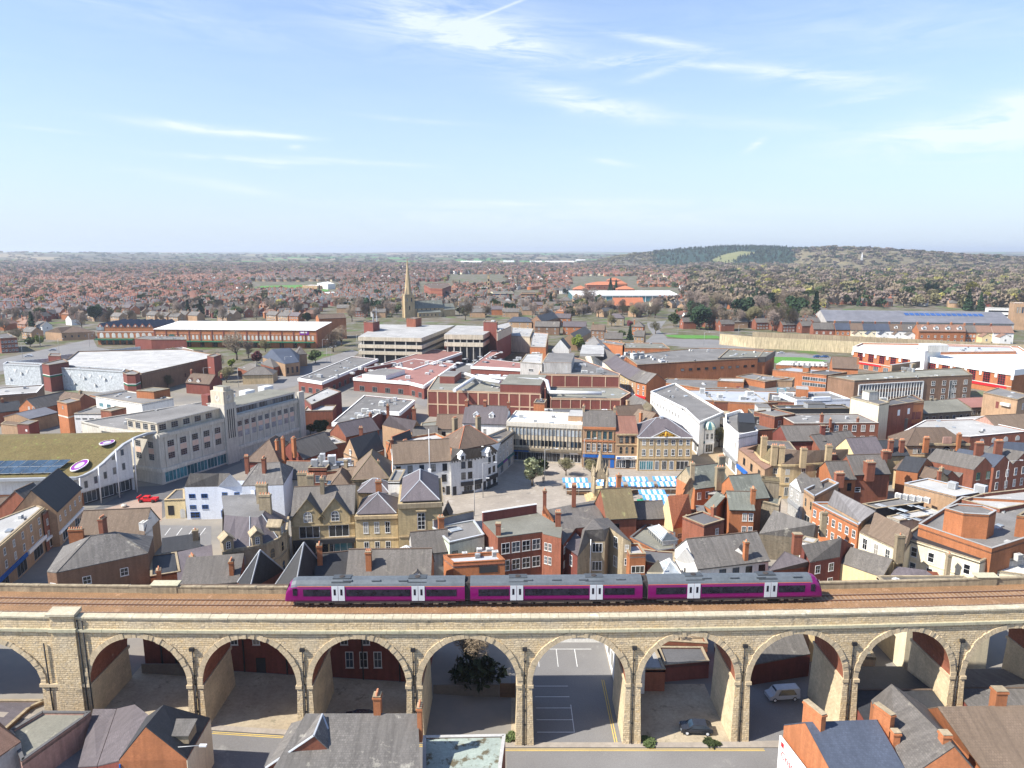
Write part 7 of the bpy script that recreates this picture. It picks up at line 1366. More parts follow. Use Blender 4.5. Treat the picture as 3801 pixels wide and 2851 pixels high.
# right distance
view(2801,900)
cn = bld('huge orange brick leisure building with white roofs and tall red framed windows',[(812,868),(1305,935),(1400,950),(2125,1060),(2420,1030),(2165,865),(1500,845),(880,838)],11.0,None,'flat',.9,'brick_orange','roof_white',
 win=[(0,5,[4.6],3.2,5.4,'r',.04,.97),(2,6,[3.8],3.4,5.6,'r',.02,.97),(0,6,[.2],3,2.6,'sg')],band=[('white_band',e,9.2,11.9,'white_paint',.5) for e in (0,1,2,3)] + [('white_string',e,3.8,4.1,'off_white',.15) for e in (0,2)] + [('red_sign',0,2.8,3.6,'red_paint',.3,.1,.5),('red_sign',2,2.6,3.6,'red_paint',.3,.5,.95)] + [('white_pier',2,7.2,9.2,'white_paint',.4,k / 6 - .012,k / 6 + .012) for k in range(7)] + [('white_pier',0,7.2,9.2,'white_paint',.4,k / 5 - .015,k / 5 + .015) for k in range(6)],cop='white_paint')
bld('square white capped entrance tower of the leisure building',[(1290,880),(1400,905),(1530,880),(1430,862)],14.5,None,'flat',.8,'white_paint','roof_white',box=[(.15,.85,.15,.85,3.4,'off_white','roof_white')],cop='white_paint')
bld('blue grey roof court of the leisure building behind its entrance tower',[(1530,905),(2150,900),(2100,862),(1500,852)],12.1,None,'flat',.5,'brick_orange','lead',cop='white_paint')
bo = bld('brown brick council office with long white framed ribbon of windows',[(602,1105),(820,1142),(1420,1110),(1790,1095),(1700,1035),(1200,1060)],11.2,None,'flat',.35,'brick_brown','felt_green',win=[(1,22,[7.4,4.0,.8],1.5,1.9,'sg',.08,.93),(2,4,[7.6,4.2,1.2],1.8,2.0,'w',.02,.98),(2,1,[1.0],2.6,8.6,'wb',.5,.62)],band=[('white_frame',1,9.6,9.9,'white_paint',.3,.06,.95),('white_frame',1,.3,9.9,'white_paint',.3,.06,.068),('white_frame',1,.3,9.9,'white_paint',.3,.942,.95)] + [('white_fin',1,.3,9.6,'white_paint',.25,.08 + k * .0386,.083 + k * .0386) for k in range(23)],ac=[(.5 + .05 * k,.6,1.4,1.2,1.6) for k in range(8)] + [(.42,.7,3.6,3,2.6,'stone_buff')],box=[(.36,.44,.5,.8,3,'brick_tan','felt_light')])
bld('white roofed market hall with row of roof vents beyond the flat brick shops',[(175,1005),(600,1020),(560,985),(230,975)],7.5,None,'flat',.2,'brick_orange','roof_white',ac=[(.35 + k * .1,.0,1.2,1,1.6) for k in range(7)],cop='white_paint')
bld('brown gabled theatre roof with shaped brick gable left of the leisure building',[(640,1030),(850,1040)],9.0,14,'gu',4.5,'brick_orange','tile_brown',ch=[(1,.2,.5,1,1,1)])
bld('orange brick shops with pale metal roof beside the theatre',[(148,1050),(470,1078),(620,1060),(300,1030)],8.0,None,'flat',.3,'brick_orange','lead',box=[(.75,.9,.1,.5,2.4,'brick_orange','felt_grey')])
bld('flat dark felt roofed brick shops with white pipe left of the council office',[(0,1135),(310,1140),(330,1115),(60,1098)],9.5,None,'flat',.3,'brick_tan','felt_grey')
bld('brick restaurant block with dark pergola terrace beside the council office',[(395,1075),(590,1095),(760,1070),(600,1050)],9.5,None,'flat',.3,'brick_orange','felt_dark',win=[(0,3,[4,6.6],3.4,1.6,'sg')])
lg = bld('very long grey zinc roofed school with strip of blue solar glazing',[(590,645),(2130,668)],7,46,'gu',7.3,'render_grey','roof_metal',ridge='lead',oh=.6)
q = MB(); [q.slab([(46 + k * 4.1,13.4,11.7),(49.3 + k * 4.1,13.4,11.7),(49.3 + k * 4.1,18.4,13.3),(46 + k * 4.1,18.4,13.3)],.1,'glass_blue') for k in range(15)]; M('glass_solar',(.03,.10,.30),vary=0); q.mats = ['glass_solar']; q.build('solar_glazing',lg,(20,0,0))
bld('square brick tower with three slit windows at the right margin',[(2135,500),(2240,502)],22,12,'flat',.4,'brick_tan','roof_white',win=[(0,3,[14],1.2,5,'g',.2,.8)])
bld('low white walled school block with brick bands by the slit windowed tower',[(1925,545),(2135,550)],10,14,'flat',.4,'render_white','felt_light',win=[(0,6,[7,3],4,1.6,'g')])
# row of terraced houses behind the retaining wall
TR = [(485,655,'brick_red','slate_grey','red brick'),(665,790,'brick_orange','slate_blue','orange brick and white'),(790,895,'render_cream','tile_brown','stone coloured'),(895,1000,'render_cream','slate_blue','pale cream'),(1000,1115,'render_white','slate_blue','ivory'),(1115,1215,'render_white','tile_brown','white brown roofed'),(1215,1350,'render_white','slate_grey','white grey roofed'),(1350,1735,'brick_orange','tile_terracotta','tall red brick four dormered'),(1735,1820,'brick_orange','slate_grey','narrow red brick'),(1820,1960,'render_yellow','tile_terracotta','yellow washed'),(1960,2130,'render_white','tile_terracotta','white washed end')]
for i,(x0,x1,wm_,rm_,lb) in enumerate(TR):
 zz = 8.5 if i != 7 else 9.5; yb = 712 + (x0 - 485) * .02; r_ = bld(lb + ' terraced house above the ring road retaining wall',[(x0,yb),(x1,yb + 2)],zz + 2,9,'gu',4.2,wm_,rm_,win=[(0,3 if i != 7 else 7,[7.2,4.2],1.3,1.6,'wb')],ch=[(.02,.5,1.4,1.2,.9,2)] + ([(.25,.5,1.4,1.2,1.4,2),(.75,.5,1.4,1.2,1.4,2)] if i == 7 else []),dorm=[(u,'f',3.0,1.8,'white_paint','tile_terracotta',.2) for u in (.12,.38,.63,.88)] if i == 7 else [(.5,'f',2.2,1.6,'white_paint',rm_,.3)] if i in (5,6) else (),cat='house',grp='terraced houses above the retaining wall')
 if 1 < i < 7 or i > 8:
  L_ = (at(x1,yb,zz) - at(x0,yb,zz)).length; q = MB(); q.box(L_ * .1,L_ * .58,-6,0,2,8.2,wm_); q.face([(L_ * .1,-6,8.2),(L_ * .58,-6,8.2),(L_ * .34,-6,10.2)],wm_); q.slab([(L_ * .08,-6.2,8.1),(L_ * .34,-6.2,10.4),(L_ * .34,1,10.4),(L_ * .08,1,8.1)],.12,rm_); q.slab([(L_ * .34,-6.2,10.4),(L_ * .6,-6.2,8.1),(L_ * .6,1,8.1),(L_ * .34,1,10.4)],.12,rm_); xw = q.build('rear_wing',r_); add_win(xw,(0,-6),0,L_ * .34,5.4,1.2,1.5,'wb')
for lb,P,z0,m_ in (('tall pale sandstone retaining wall along the ring road',[(-290,838),(0,868),(820,910),(1150,930),(2300,1000)],0,'sandstone_wall'),):
 W = [at(x,y,0) for x,y in P]; q = MB()
 for a,b_ in zip(W,W[1:]):q.prism([(a.x,a.y),(b_.x,b_.y),(b_.x + .4,b_.y + 1.2),(a.x + .4,a.y + 1.2)],-1,7.6,m_,'stone_old')
 tag(q.build('retaining_wall'),lb,'retaining wall')
 q = MB()
 for a,b_ in zip(W[1:],W[2:]):q.prism([(a.x,a.y + 6),(b_.x,b_.y + 6),(b_.x + .3,b_.y + 6.8),(a.x + .3,a.y + 6.8)],-1,10.4,'stone_old')
 tag(q.build('garden_wall'),'upper weathered stone garden wall behind the pale retaining wall','garden wall')
# ================================================================ market furniture
view(1800,1400)
def make_stall(lbl,n):
 t = thing('market_stall',lbl,'market stall',grp_loc,0,'blue and white striped market stalls'); W,D_ = 6.9,2.4; q = MB()
 for i in range(n):
  a,b_ = -W / 2 + W * i / n,-W / 2 + W * (i + 1) / n; m = 'stall_blue' if i % 2 == 0 else 'white_paint'
  q.slab([(a,-D_ / 2,2.35),(b_,-D_ / 2,2.35),(b_,D_ / 2,2.75),(a,D_ / 2,2.75)],.03,m); q.face([(a,-D_ / 2 - .01,2.12),(b_,-D_ / 2 - .01,2.12),(b_,-D_ / 2,2.36),(a,-D_ / 2,2.36)],m)
 q.build('canopy',t)
 for x in (-3.3,0,3.3):
  for y in (-1.1,1.1):q = MB(); q.tube((x,y,0),(x,y,2.35 if y < 0 else 2.7),.04,.04,'metal_grey',5); q.build('post',t)
 q = MB(); q.box(-3.2,3.2,-1.1,.2,.75,.85,'timber'); q.box(-3.2,3.2,-1.05,-1.0,.3,.75,'timber'); q.build('table',t); return t
MATS['line_yellow'].node_tree.nodes['Principled BSDF'].inputs['Roughness'].default_value = .9; M('bin_green',(.02,.30,.16),vary=0); M('stall_blue',(.09,.30,.62),(.08,.26,.56),vary=0)
grp_loc = (0,0,0); ST = [(742,850,'back row, leftmost'),(770,893,'second row, leftmost'),(990,846,'back row, half hidden by the stone monument'),(1030,886,'second row, just right of the monument'),(1237,842,'back row, in the middle'),(1283,885,'second row, in the middle'),(1485,838,'back row, second from the right'),(1525,882,'second row, rightmost'),(1720,822,'back row, rightmost beside the stone chimney'),(1375,950,'lower pair, upper one'),(1410,992,'lower pair, lower one'),(1470,1030,'behind the green bins, upper one'),(1480,1068,'behind the green bins, nearest the pantiled barn')]
p_ = None
for x,y,w_ in ST:
 c = at(x,y,2.5)
 if p_ is None:p_ = make_stall('x',9); s_ = p_
 else:s_ = copy_tree(p_)
 s_.location = (c.x,c.y + .6,0); s_['label'] = 'market stall with blue and white striped canopy, ' + w_
for k,(x,y,w_,m_) in enumerate(((1268,1060,'leftmost','red_paint'),(1302,1055,'second','green_paint'),(1340,1060,'third, pale','white_paint'),(1368,1055,'rightmost','green_paint'))):c = at(x,y,0); q = MB(); q.box(-.6,.6,-.5,.5,.1,1.5,m_); q.box(-.65,.65,-.55,.55,1.5,1.7,'bin_green'); q.box(-.5,.5,-.6,-.5,1.1,1.4,'black_paint'); tag(q.build('market_bin',None,(c.x,c.y,0)),'green lidded market bin near the pantiled barn, ' + w_,'bin','green lidded market bins')
mo = at(940,1005,0); mt = thing('monument','tall weathered gothic stone monument with open arches and slender spire in the square','monument',(mo.x,mo.y,0)); H_ = hgt(945,590,mo.y)
q = MB(); [q.box(-2.7 + k * .45,2.7 - k * .45,-2.7 + k * .45,2.7 - k * .45,k * .4,k * .4 + .4,'stone_yellow') for k in range(4)]; q.box(-1.3,1.3,-1.3,1.3,1.6,3.2,'stone_yellow'); q.build('stepped_base',mt)
for sx in (-1,1):
 for sy in (-1,1):q = MB(); q.cyl(sx * 1.25,sy * 1.25,2.4,7.2,.36,.24,'stone_old',6); q.cyl(sx * 1.25,sy * 1.25,7.2,9.6,.36,.02,'stone_old',6); q.tube((sx * 1.25,sy * 1.25,6.4),(sx * .3,sy * .3,9.4),.22,.14,'stone_old',5); q.build('pinnacle',mt)
q = MB()
for a in range(4):
 c_,s_ = math.cos(a * math.pi / 2),math.sin(a * math.pi / 2); R2 = lambda x,y,z:(c_ * x - s_ * y,s_ * x + c_ * y,z)
 q.slab([R2(-1.3,-1.4,6.6),R2(1.3,-1.4,6.6),R2(0,-1.2,9.2)],.5,'stone_old'); q.tube(R2(-1.2,-1.25,5.6),R2(0,-1.25,7.2),.16,.16,'stone_old',5); q.tube(R2(1.2,-1.25,5.6),R2(0,-1.25,7.2),.16,.16,'stone_old',5)
q.build('canopy_arches',mt); q = MB(); q.cyl(0,0,6.9,H_,1.15,.06,'stone_old',8,True,False); [q.cyl(.55 * math.cos(k * 1.57),.55 * math.sin(k * 1.57),9,11.4,.2,.02,'stone_old',4) for k in range(4)]; q.build('spire',mt); mt.scale = (1.35,1.35,1.0)
def person(lb,x,y,z,sit=0,top='red_paint',legs='slate_blue'):
 me = bpy.data.meshes.new('person'); hz = .95 if not sit else .5
 V = [(0,0,hz),(0,0,hz + .25),(0,0,hz + .48),(0,0,hz + .58),(0,-.02,hz + .68),(0,-.02,hz + .80)]; E_ = [(i,i + 1) for i in range(5)]; Rr = [.15,.14,.17,.06,.10,.085]
 for s in (-1,1):
  k = len(V); V += [(s * .2,0,hz + .46),(s * .26,-.05,hz + .2),(s * .22,-.28,hz + .15),(s * .2,-.36,hz + .16)]; E_ += [(2,k),(k,k + 1),(k + 1,k + 2),(k + 2,k + 3)]; Rr += [.07,.055,.04,.035]
  k = len(V); V += [(s * .1,-.42,hz),(s * .1,-.45,.08),(s * .1,-.6,.05)] if sit else [(s * .1,-.03,.5),(s * .1,.0,.08),(s * .1,-.16,.05)]; E_ += [(0,k),(k,k + 1),(k + 1,k + 2)]; Rr += [.075,.05,.045]
 me.from_pydata(V,E_,[]); me.materials.append(MATS[top]); me.skin_vertices or me.attributes
 o = link('person',me,None,(x,y,z)); tag(o,lb,'person')
 md = o.modifiers.new('skin','SKIN'); 
 if not me.skin_vertices:me.attributes
 for i,sv in enumerate(me.skin_vertices[0].data if me.skin_vertices else []):sv.radius = (Rr[i],Rr[i])
 o.modifiers.new('sub','SUBSURF').levels = 1
 q = MB(); q.cyl(0,-.0,hz + .76,hz + .90,.105,.07,'timber',8); q.build('hair',o); q = MB()
 for s in (-1,1):q.tube((s * .1,0,hz),V[9 + (0 if s < 0 else 7) + 1] if 0 else (s * .1,-.42 if sit else -.02,hz if sit else .1),.1,.075,legs,7)
 q.build('trousers',o); return o
c = at(478,865,0); person('person in dark clothes walking across the square beside the blossoming tree',c.x,c.y,0,0,'felt_dark')
# ================================================================ yards and things seen through the arches
V3 = (1800,2100,2.209); view(*V3)
kd = lambda o:o
WR = lambda lb,x0,x1,y0,ze,D_,**k:bld(lb,[('w',x0,y0),('w',x1,y0)],ze,D_,**k)
WR('dark red brick back building with sash windows and black pipes seen through the left arches',-54.5,-12.6,96.2,11.5,9,roof='gu',rh=2.5,wall='brick_dark',rf='slate_grey',win=[(0,12,[6.9],1.1,1.7,'w',.05,.98),(0,3,[3.2],1.2,2.6,'wb',.7,.85),(0,1,[.2],1.3,2.4,'d',.92,.97,'door'),(0,1,[2.2],1.4,2.6,'d',.39,.43,'door')],band=[('drain_pipe',0,1,9,'black_paint',.2,u,u + .004) for u in (.06,.11,.17,.35,.5,.62,.77,.9)],oh=0)
q = MB(); q.box(-54,-42.2,94.2,94.4,1.5,5.0,'timber_grey'); tag(q.build('timber_fence'),'tall grey board fence standing inside the first full arch','fence')
q = MB(); q.box(-1.8,.6,93.7,93.9,-.2,2.2,'timber'); tag(q.build('timber_fence'),'brown board fence between the dark bush and the car park','fence'); q = MB(); q.box(-11.5,-1.9,93.7,93.9,-.2,2.0,'timber_grey'); tag(q.build('timber_fence'),'grey board fence below the dark bush under the arch','fence')
sheet('car_park',[(5.0,84),(15.2,84),(15.2,120),(-10,120),(-10,94.2),(2.9,94.2),(2.9,84)],'asphalt',.006,world_pts=True)
sheet('gravel_yard',[(-11,83.9),(1.2,83.9),(1.2,94.0),(-11,94.0)],'dirt',.004,world_pts=True); sheet('gravel_yard',[(16.8,83.9),(29,83.9),(29,97),(16.8,97)],'dirt',.005,world_pts=True); sheet('yard',[(31.2,83),(60,84),(60,110),(31.2,110)],'asphalt',.005,world_pts=True)
q = MB(); r9 = [(4.6 + 0 * i,86 + i * 2.6) for i in range(5)]
for i in range(5):q.box(3.4,8.4,86 + i * 2.6,86.1 + i * 2.6,.0,.02,'line_white')
q.box(8.4,8.5,86,92,0,.02,'line_white')
for x in (4.2,7.2,10.2):q.box(x,x + .1,101.5,106.5,0,.02,'line_white')
q.box(3,13,106.5,106.6,0,.02,'line_white'); q.box(13.6,13.7,84,98,0,.02,'line_yellow'); q.box(13.9,14.0,84,98,0,.02,'line_yellow'); kind(q.build('parking_lines'),'structure')
q = MB()
for x in [i * 3 - 39 for i in range(24)]:z = gz(x + 1.5,82); q.slab([(x,82.65,gz(x,82.6) + .03),(x + 3,82.65,gz(x + 3,82.6) + .03),(x + 3,82.75,gz(x + 3,82.6) + .03),(x,82.75,gz(x,82.6) + .03)],.02,'line_yellow'); q.slab([(x,82.35,gz(x,82.6) + .03),(x + 3,82.35,gz(x + 3,82.6) + .03),(x + 3,82.45,gz(x + 3,82.6) + .03),(x,82.45,gz(x,82.6) + .03)],.02,'line_yellow')
kind(q.build('yellow_lines'),'structure')
for nm,y0,y1,l_,m_ in (('road',60,82.9,.012,'asphalt'),('pavement',82.9,83.9,.11,'paving_grey')):
 q = MB()
 for i in range(46):x = -92 + i * 4; q.face([(x,y0,gz(x,82) + l_),(x + 4,y0,gz(x + 4,82) + l_),(x + 4,y1 + max(0,yf(x + 4) - 84.2) * .9,gz(x + 4,82) + l_),(x,y1 + max(0,yf(x) - 84.2) * .9,gz(x,82) + l_)],m_)
 kind(q.build(nm),'structure')
q = MB(); [q.face([(x,84,gz(x,84) + .02),(x + 2,84,gz(x + 2,84) + .02),(x + 2,96,gz(x + 2,96) + .02),(x,96,gz(x,96) + .02)],'dirt') for x in range(-55,-13,2)]; kind(q.build('gravel_yard'),'structure')
WR('white rendered public house with arched small paned windows at the back of the car park',3.5,15,108.6,6.5,8,roof='gu',rh=3,wall='render_white',rf='slate_grey',win=[(0,3,[1.0],2.2,2.0,'k',.3,1)])
bld('white rendered side range with dark windows along the right side of the car park',[('w',15.4,108),('w',15.4,94.6),('w',19.5,94.6),('w',19.5,108)],5.2,None,'flat',.2,'render_white','lead',win=[(0,4,[1.4],1.2,2.2,'g')])
bld('low brick shed with pale blue felt roof behind the parked black car',[('w',16.9,95.2),('w',22.6,95.2),('w',22.0,106),('w',18,106)],3.4,None,'flat',.15,'brick_red','felt_light')
bld('brick beer garden terrace with tan paving above red brick retaining walls',[('w',22.2,104),('w',31,103),('w',31.6,113),('w',21.8,113)],2.4,None,'flat',.7,'brick_red','paving_tan')
bld('low dark red brick yard walls and sheds behind the parked black car',[('w',23,97.5),('w',30,98.5),('w',30,102.5),('w',23,102.6)],2.6,None,'flat',.2,'brick_maroon','felt_dark')
for k,(x,y) in enumerate(((24.6,106.5),(29.8,107.5))):
 t = thing('parasol','closed dark parasol over a round pub table, ' + ('left' if k == 0 else 'right') + ' one on the beer terrace','parasol',(x,y,2.45)); q = MB(); q.tube((0,0,0),(0,0,1.4),.04,.04,'white_paint',6); q.build('pole',t); q = MB(); q.cyl(0,0,1.2,3.0,.3,.03,'black_paint',8); q.build('canopy',t)
 t = thing('pub_table','round timber pub table with benches, ' + ('left' if k == 0 else 'right') + ' one on the beer terrace','table',(x + .3,y - .8,2.45)); q = MB(); q.cyl(0,0,.7,.78,.7,.7,'timber',12); q.cyl(0,0,0,.7,.1,.1,'timber',6); q.build('table_top',t); q = MB(); [q.box(-1.2,1.2,s * 1.1 - .15,s * 1.1 + .15,.4,.48,'timber') for s in (-1,1)]; q.build('bench',t)
person('person in a turquoise top sitting at the right pub table',29.6,107.9,2.45,1,'glass_teal'); person('bare armed person in pale clothes sitting left of the turquoise top',28.2,107.3,2.45,1,'brick_pink')
q = MB(); rp = random.Random(5)
for k in range(70):a = rp.random() * 6.28; e = rp.uniform(.1,1.3); r_ = 1.0; q.slab([(0,0,1.5),(r_ * math.cos(a) * math.cos(e),r_ * math.sin(a) * math.cos(e),1.5 + r_ * math.sin(e) - .4),(r_ * math.cos(a + .12) * math.cos(e),r_ * math.sin(a + .12) * math.cos(e),1.5 + r_ * math.sin(e) - .4)],.01,'leaf_mid')
q.tube((0,0,0),(0,0,1.6),.12,.08,'bark'); tag(q.build('palm_plant',None,(26.9,104.9,2.4)),'spiky green palm plant on the beer terrace wall','plant')
gable('brick barn with dark slate roof and white patched gable seen through the seventh arch',(20,0),(21,0),0,(1,1),3,'slate_dark') if 0 else None
cust('brick barn with broad dark slate roof seen through the seventh arch',[('w',35.5,96.6,3.2),('w',45.5,99,3.6),('w',45.5,108,3.6),('w',33,106,3.2)],3.4,[('w',33.2,104,7.6),('w',45.2,106,7.6)],[(0,1,5,4),(2,3,4,5)],G=[(1,2,5),(3,0,4)],wall='brick_dark',rf='slate_old')
bld('sunlit yellow rendered house with lean-to and white windows seen through the eighth arch',[('w',47,103),('w',56,101),('w',57,110),('w',48,112)],9,None,'flat',.2,'render_yellow','slate_grey',win=[(0,3,[5.4,2.2],1.3,1.8,'w')])
bld('yellow rendered lean-to with felt roof and dish in the eighth arch yard',[('w',51,98.6),('w',55,98),('w',55.5,101),('w',51.5,101.6)],3.6,None,'flat',.1,'render_yellow','felt_green',win=[(0,1,[.1],.9,2,'d',.6,.9,'door')])
bld('shaded cream wall with black waste pipe seen through the last arch',[('w',60.5,100),('w',74,101),('w',75,110),('w',60.5,110)],11,None,'flat',.2,'render_cream','slate_grey',band=[('drain_pipe',0,1,10,'black_paint',.2,.35,.37)])
bld('dark low pitched roof workshop squeezed under the eighth arch',[('w',45.9,80.6),('w',57.6,80.6)],3.6,15,'gu',1.2,'brick_dark','slate_dark',oh=0); bld('dark low pitched roof workshop squeezed under the last arch',[('w',60.4,80.6),('w',72,80.6)],3.8,14,'gu',1.6,'brick_dark','slate_old',oh=0)
# vehicles
M('car_black',(.03,.032,.04),rough=.25,spec=.5,vary=0); M('car_silver',(.45,.47,.5),rough=.3,spec=.5,vary=0); M('car_white',(.7,.7,.7),rough=.3,vary=0); M('car_blue',(.03,.10,.26),rough=.3,vary=0); M('car_red',(.35,.03,.03),rough=.3,vary=0); M('tyre',(.02,.02,.02),vary=0)
def car(lb,x,y,z,rz,m,L_=4.3,H=1.5,van=False,grp=None):
 t = thing('van' if van else 'parked_car',lb,'van' if van else 'car',(x,y,z),rz,grp); W = .88; a = L_ / 2; q = MB()
 pr = [(-a,.35),(-a,.75),(-a + .15,.88),(-a + .95,1.0),(-a + 1.65,H - .04),(-a + 2.2,H),(a - .9,H - .02),(a - .25,1.02),(a - .05,.9),(a,.4)] if not van else [(-a,.35),(-a,.85),(-a + .6,1.05),(-a + 1.1,H - .05),(-a + 1.5,H),(a - .1,H),(a,H - .1),(a,.4)]
 n = len(pr)
 for (x0,z0),(x1,z1) in zip(pr,pr[1:]):
  w0 = W if z0 < 1.02 else W - .2 * (z0 - 1) / (H - 1); w1 = W if z1 < 1.02 else W - .2 * (z1 - 1) / (H - 1); q.face([(x0,-w0,z0),(x0,w0,z0),(x1,w1,z1),(x1,-w1,z1)][::-1] if 0 else [(x0,w0,z0),(x0,-w0,z0),(x1,-w1,z1),(x1,w1,z1)],m,False)
 for s in (-1,1):
  P_ = [(x_,s * (W if z_ < 1.02 else W - .2 * (z_ - 1) / (H - 1)),z_) for x_,z_ in pr]; P_ = P_ + [(a,s * W,.35)][:0]; q.face(P_ if s > 0 else P_[::-1],m)
 q.build('body',t)
 for s in (-1,1):
  q = MB(); y_ = s * (W - .06); P_ = [(-a + 1.25,1.02),(-a + 1.75,H - .1),(a - 1.0,H - .1),(a - .55,1.02)]; P3 = [(u,y_ + s * .07 - (s * .16 if v > 1.1 else 0),v) for u,v in P_]; q.face(P3 if s > 0 else P3[::-1],'glass_dark'); q.build('side_window',t)
  for wx in (-a + .8,a - .8):q = MB(); q.tube((wx,s * (W - .18),.32),(wx,s * (W + .03),.32),.32,.32,'tyre',14); wh = q.build('wheel',t); q = MB(); q.tube((wx,s * (W + .0),.32),(wx,s * (W + .04),.32),.2,.2,'metal_light',10); q.build('rim',wh)
  q = MB(); q.box(-a - .02,-a + .12,min(s * .5,s * .82),max(s * .5,s * .82),.62,.78,'glass_bright'); q.build('headlight',t)
 q = MB(); k = 3 if not van else 2; (x0,z0),(x1,z1) = pr[k],pr[k + 1]; q.slab([(x0 + .1,-.72,z0 + .08),(x0 + .1,.72,z0 + .08),(x1 - .02,.62,z1 + .01),(x1 - .02,-.62,z1 + .01)][::-1],.02,'glass_blue'); q.build('windscreen',t)
 return t
def car_copy(src,lb,x,y,rz,z=.02):
 c_ = copy_tree(src); c_.location = (x,y,z); c_.rotation_euler = (0,0,rz); c_['label'] = lb; return c_
c = at(1740,1385,0); car('black hatchback parked on gravel beneath the sixth arch',c.x,c.y + .6,.02,-.06,'car_black')
car('dark blue hatchback parked in shade beneath the third full arch',-20.7,86.5,gz(-20,86) + .03,-.05,'car_black'); car('silver van parked beneath the seventh arch beside the pier',39.4,93.5,.02,.1,'car_silver',4.6,1.85,True)
view(0,900); ps = [(432,890,'silver car driving on the ring road','car_silver',.35),(235,940,'white car on the ring road beside the sign gantry','car_white',.35),(1618,915,'white car parked before the supermarket canopy','car_white',0)]
base_cars = {}
def road_car(lb,px,py,m,rz):
 p = at(px,py,0)
 if m in base_cars:return car_copy(base_cars[m],lb,p.x,p.y,rz)
 base_cars[m] = car(lb,p.x,p.y,.02,rz,m,grp=None); return base_cars[m]
for x,y,lb,m_,r_ in ps:road_car(lb,x,y,m_,r_)
view(2801,900)
for x,y,lb,m_ in ((215,915,'silver car on the ring road below the retaining wall','car_silver'),(510,945,'left blue car on the ring road below the wall','car_blue'),(575,945,'right blue car on the ring road below the wall','car_blue'),(10,893,'black car at the left end of the wall road','car_black')):road_car(lb,x,y,m_,0)
view(0,1400); c = at(1222,1020,0); q = MB(); q.box(-2.3,2.3,-.9,.9,.3,1.0,'red_paint'); q.box(-1.2,.3,-.7,.7,1.0,1.5,'red_paint'); [q.cyl(x,y,0,.7,.45,.45,'tyre',10) for x in (-1.6,1.6) for y in (-.9,.9)]; q.box(-2.6,-2.3,-1.1,1.1,1.2,1.5,'red_paint'); q.box(-1.0,.1,-.72,.72,1.05,1.4,'glass_dark'); tag(q.build('toy_vehicle',None,(c.x,c.y,0)),'bright red go-kart like ride standing on the round paved junction','kart')
for x,y,lb in ((858,1120,'near'),(1020,1068,'far')):c = at(x,y,0); q = MB(); [q.cyl(0,0,.0 + k * .15,.15 + k * .15,.75 * math.sin(.3 + k * .42),.75 * math.sin(.3 + (k + 1) * .42),'concrete',14,k == 6) for k in range(7)]; tag(q.build('stone_ball',None,(c.x,c.y,0)),lb + ' round stone ball bollard on the street before the sedum roofed centre','bollard')
sheet('car_park',[(1255,1215),(1735,1222),(1735,1380),(1250,1380)],'asphalt',.02); sheet('street',[(690,1130),(1110,900),(1330,890),(1960,660),(1990,700),(1500,900),(1350,1150),(1200,1230),(620,1300)],'asphalt_dark',.006); sheet('pavement',[(690,1130),(1180,990),(1330,1030),(1330,1180),(1180,1230),(640,1200)],'paving_pink',.03)
q = MB()
for k in range(5):a,b_ = at(1255 + k * 96,1300,0),at(1300 + k * 96,1240,0); q.slab([(a.x,a.y,.05),(a.x + .15,a.y,.05),(b_.x + .15,b_.y,.05),(b_.x,b_.y,.05)],.02,'line_white')
kind(q.build('parking_lines'),'structure')
# ================================================================ foreground roofs along the bottom edge
view(0,2100,2.209)
cust('orange brick gabled house with dark slate roof, dormer and cream right side wall',[(975,1600),(1530,1590),(1722,1256),(1200,1250)],8.4,[(1195,1326,12.2),(1342,1150,12.2)],[(1,2,5,4),(3,0,4,5)],G=[(0,1,4),(2,3,5)],wall='brick_orange',rf='slate_dark',win=[(0,3,[5.2],1.3,1.2,'w',.05,.75),(1,1,[4.6],1.2,1.8,'b',.1,.4)],band=[('render',1,-1,8.3,'render_cream',.06),('drain_pipe',0,0,8,'blue_paint',.12,.0,.02)],rm='lead')
q = MB(); a = at(1490,1360,10.1); q.box(-1.2,1.2,-1,1.0,-.8,.35,'stone_old'); q.slab([(-1.35,-1.2,.35),(1.35,-1.2,.35),(1.35,1.2,.8),(-1.35,1.2,.8)],.1,'slate_old'); add = q.build('dormer',[o for o in COL.objects if o.get('label','').startswith('orange brick gabled house')][0]); add.location = a - add.parent.location
cust('purple grey slate roof wing sloping left from the orange gabled house',[(800,1650,5.4),(1010,1600,6.9),(1240,1250,8.6),(1105,1147,8.3),(960,1182,7.0)],7,[],[(0,1,2,3,4)],wall='brick_dark',rf='slate_purple')
cust('low purple slate roof between flat roof and orange gabled house',[(640,1660,4.4),(795,1650,5.2),(955,1184,6.8),(765,1184,6.6)],5,[],[(0,1,2,3)],wall='brick_dark',rf='slate_purple')
bld('flat grey green felt roofed building with pinkish rendered side wall',[(180,1625),(690,1262),(745,1215),(350,1212),(85,1370)],7.0,None,'flat',.3,'brick_pink','felt_green',cop='felt_dark')
cust('corner of a brown pantiled roof over grey rendered wall at the left edge',[(-300,1700,8),(0,1570,8),(172,1450,8),(-100,1200,8)],8,[(-200,1180,11.5)],[(0,1,4),(1,2,4),(2,3,4)],wall='render_grey',rf='tile_terracotta')
bld('tan curved brick yard wall with old purple slate roof behind it',[(-100,1440),(50,1350),(250,1170),(405,1100),(380,1110),(-100,1110)],4.5,None,'flat',.2,'brick_tan','slate_purple')
view(900,2100,2.209)
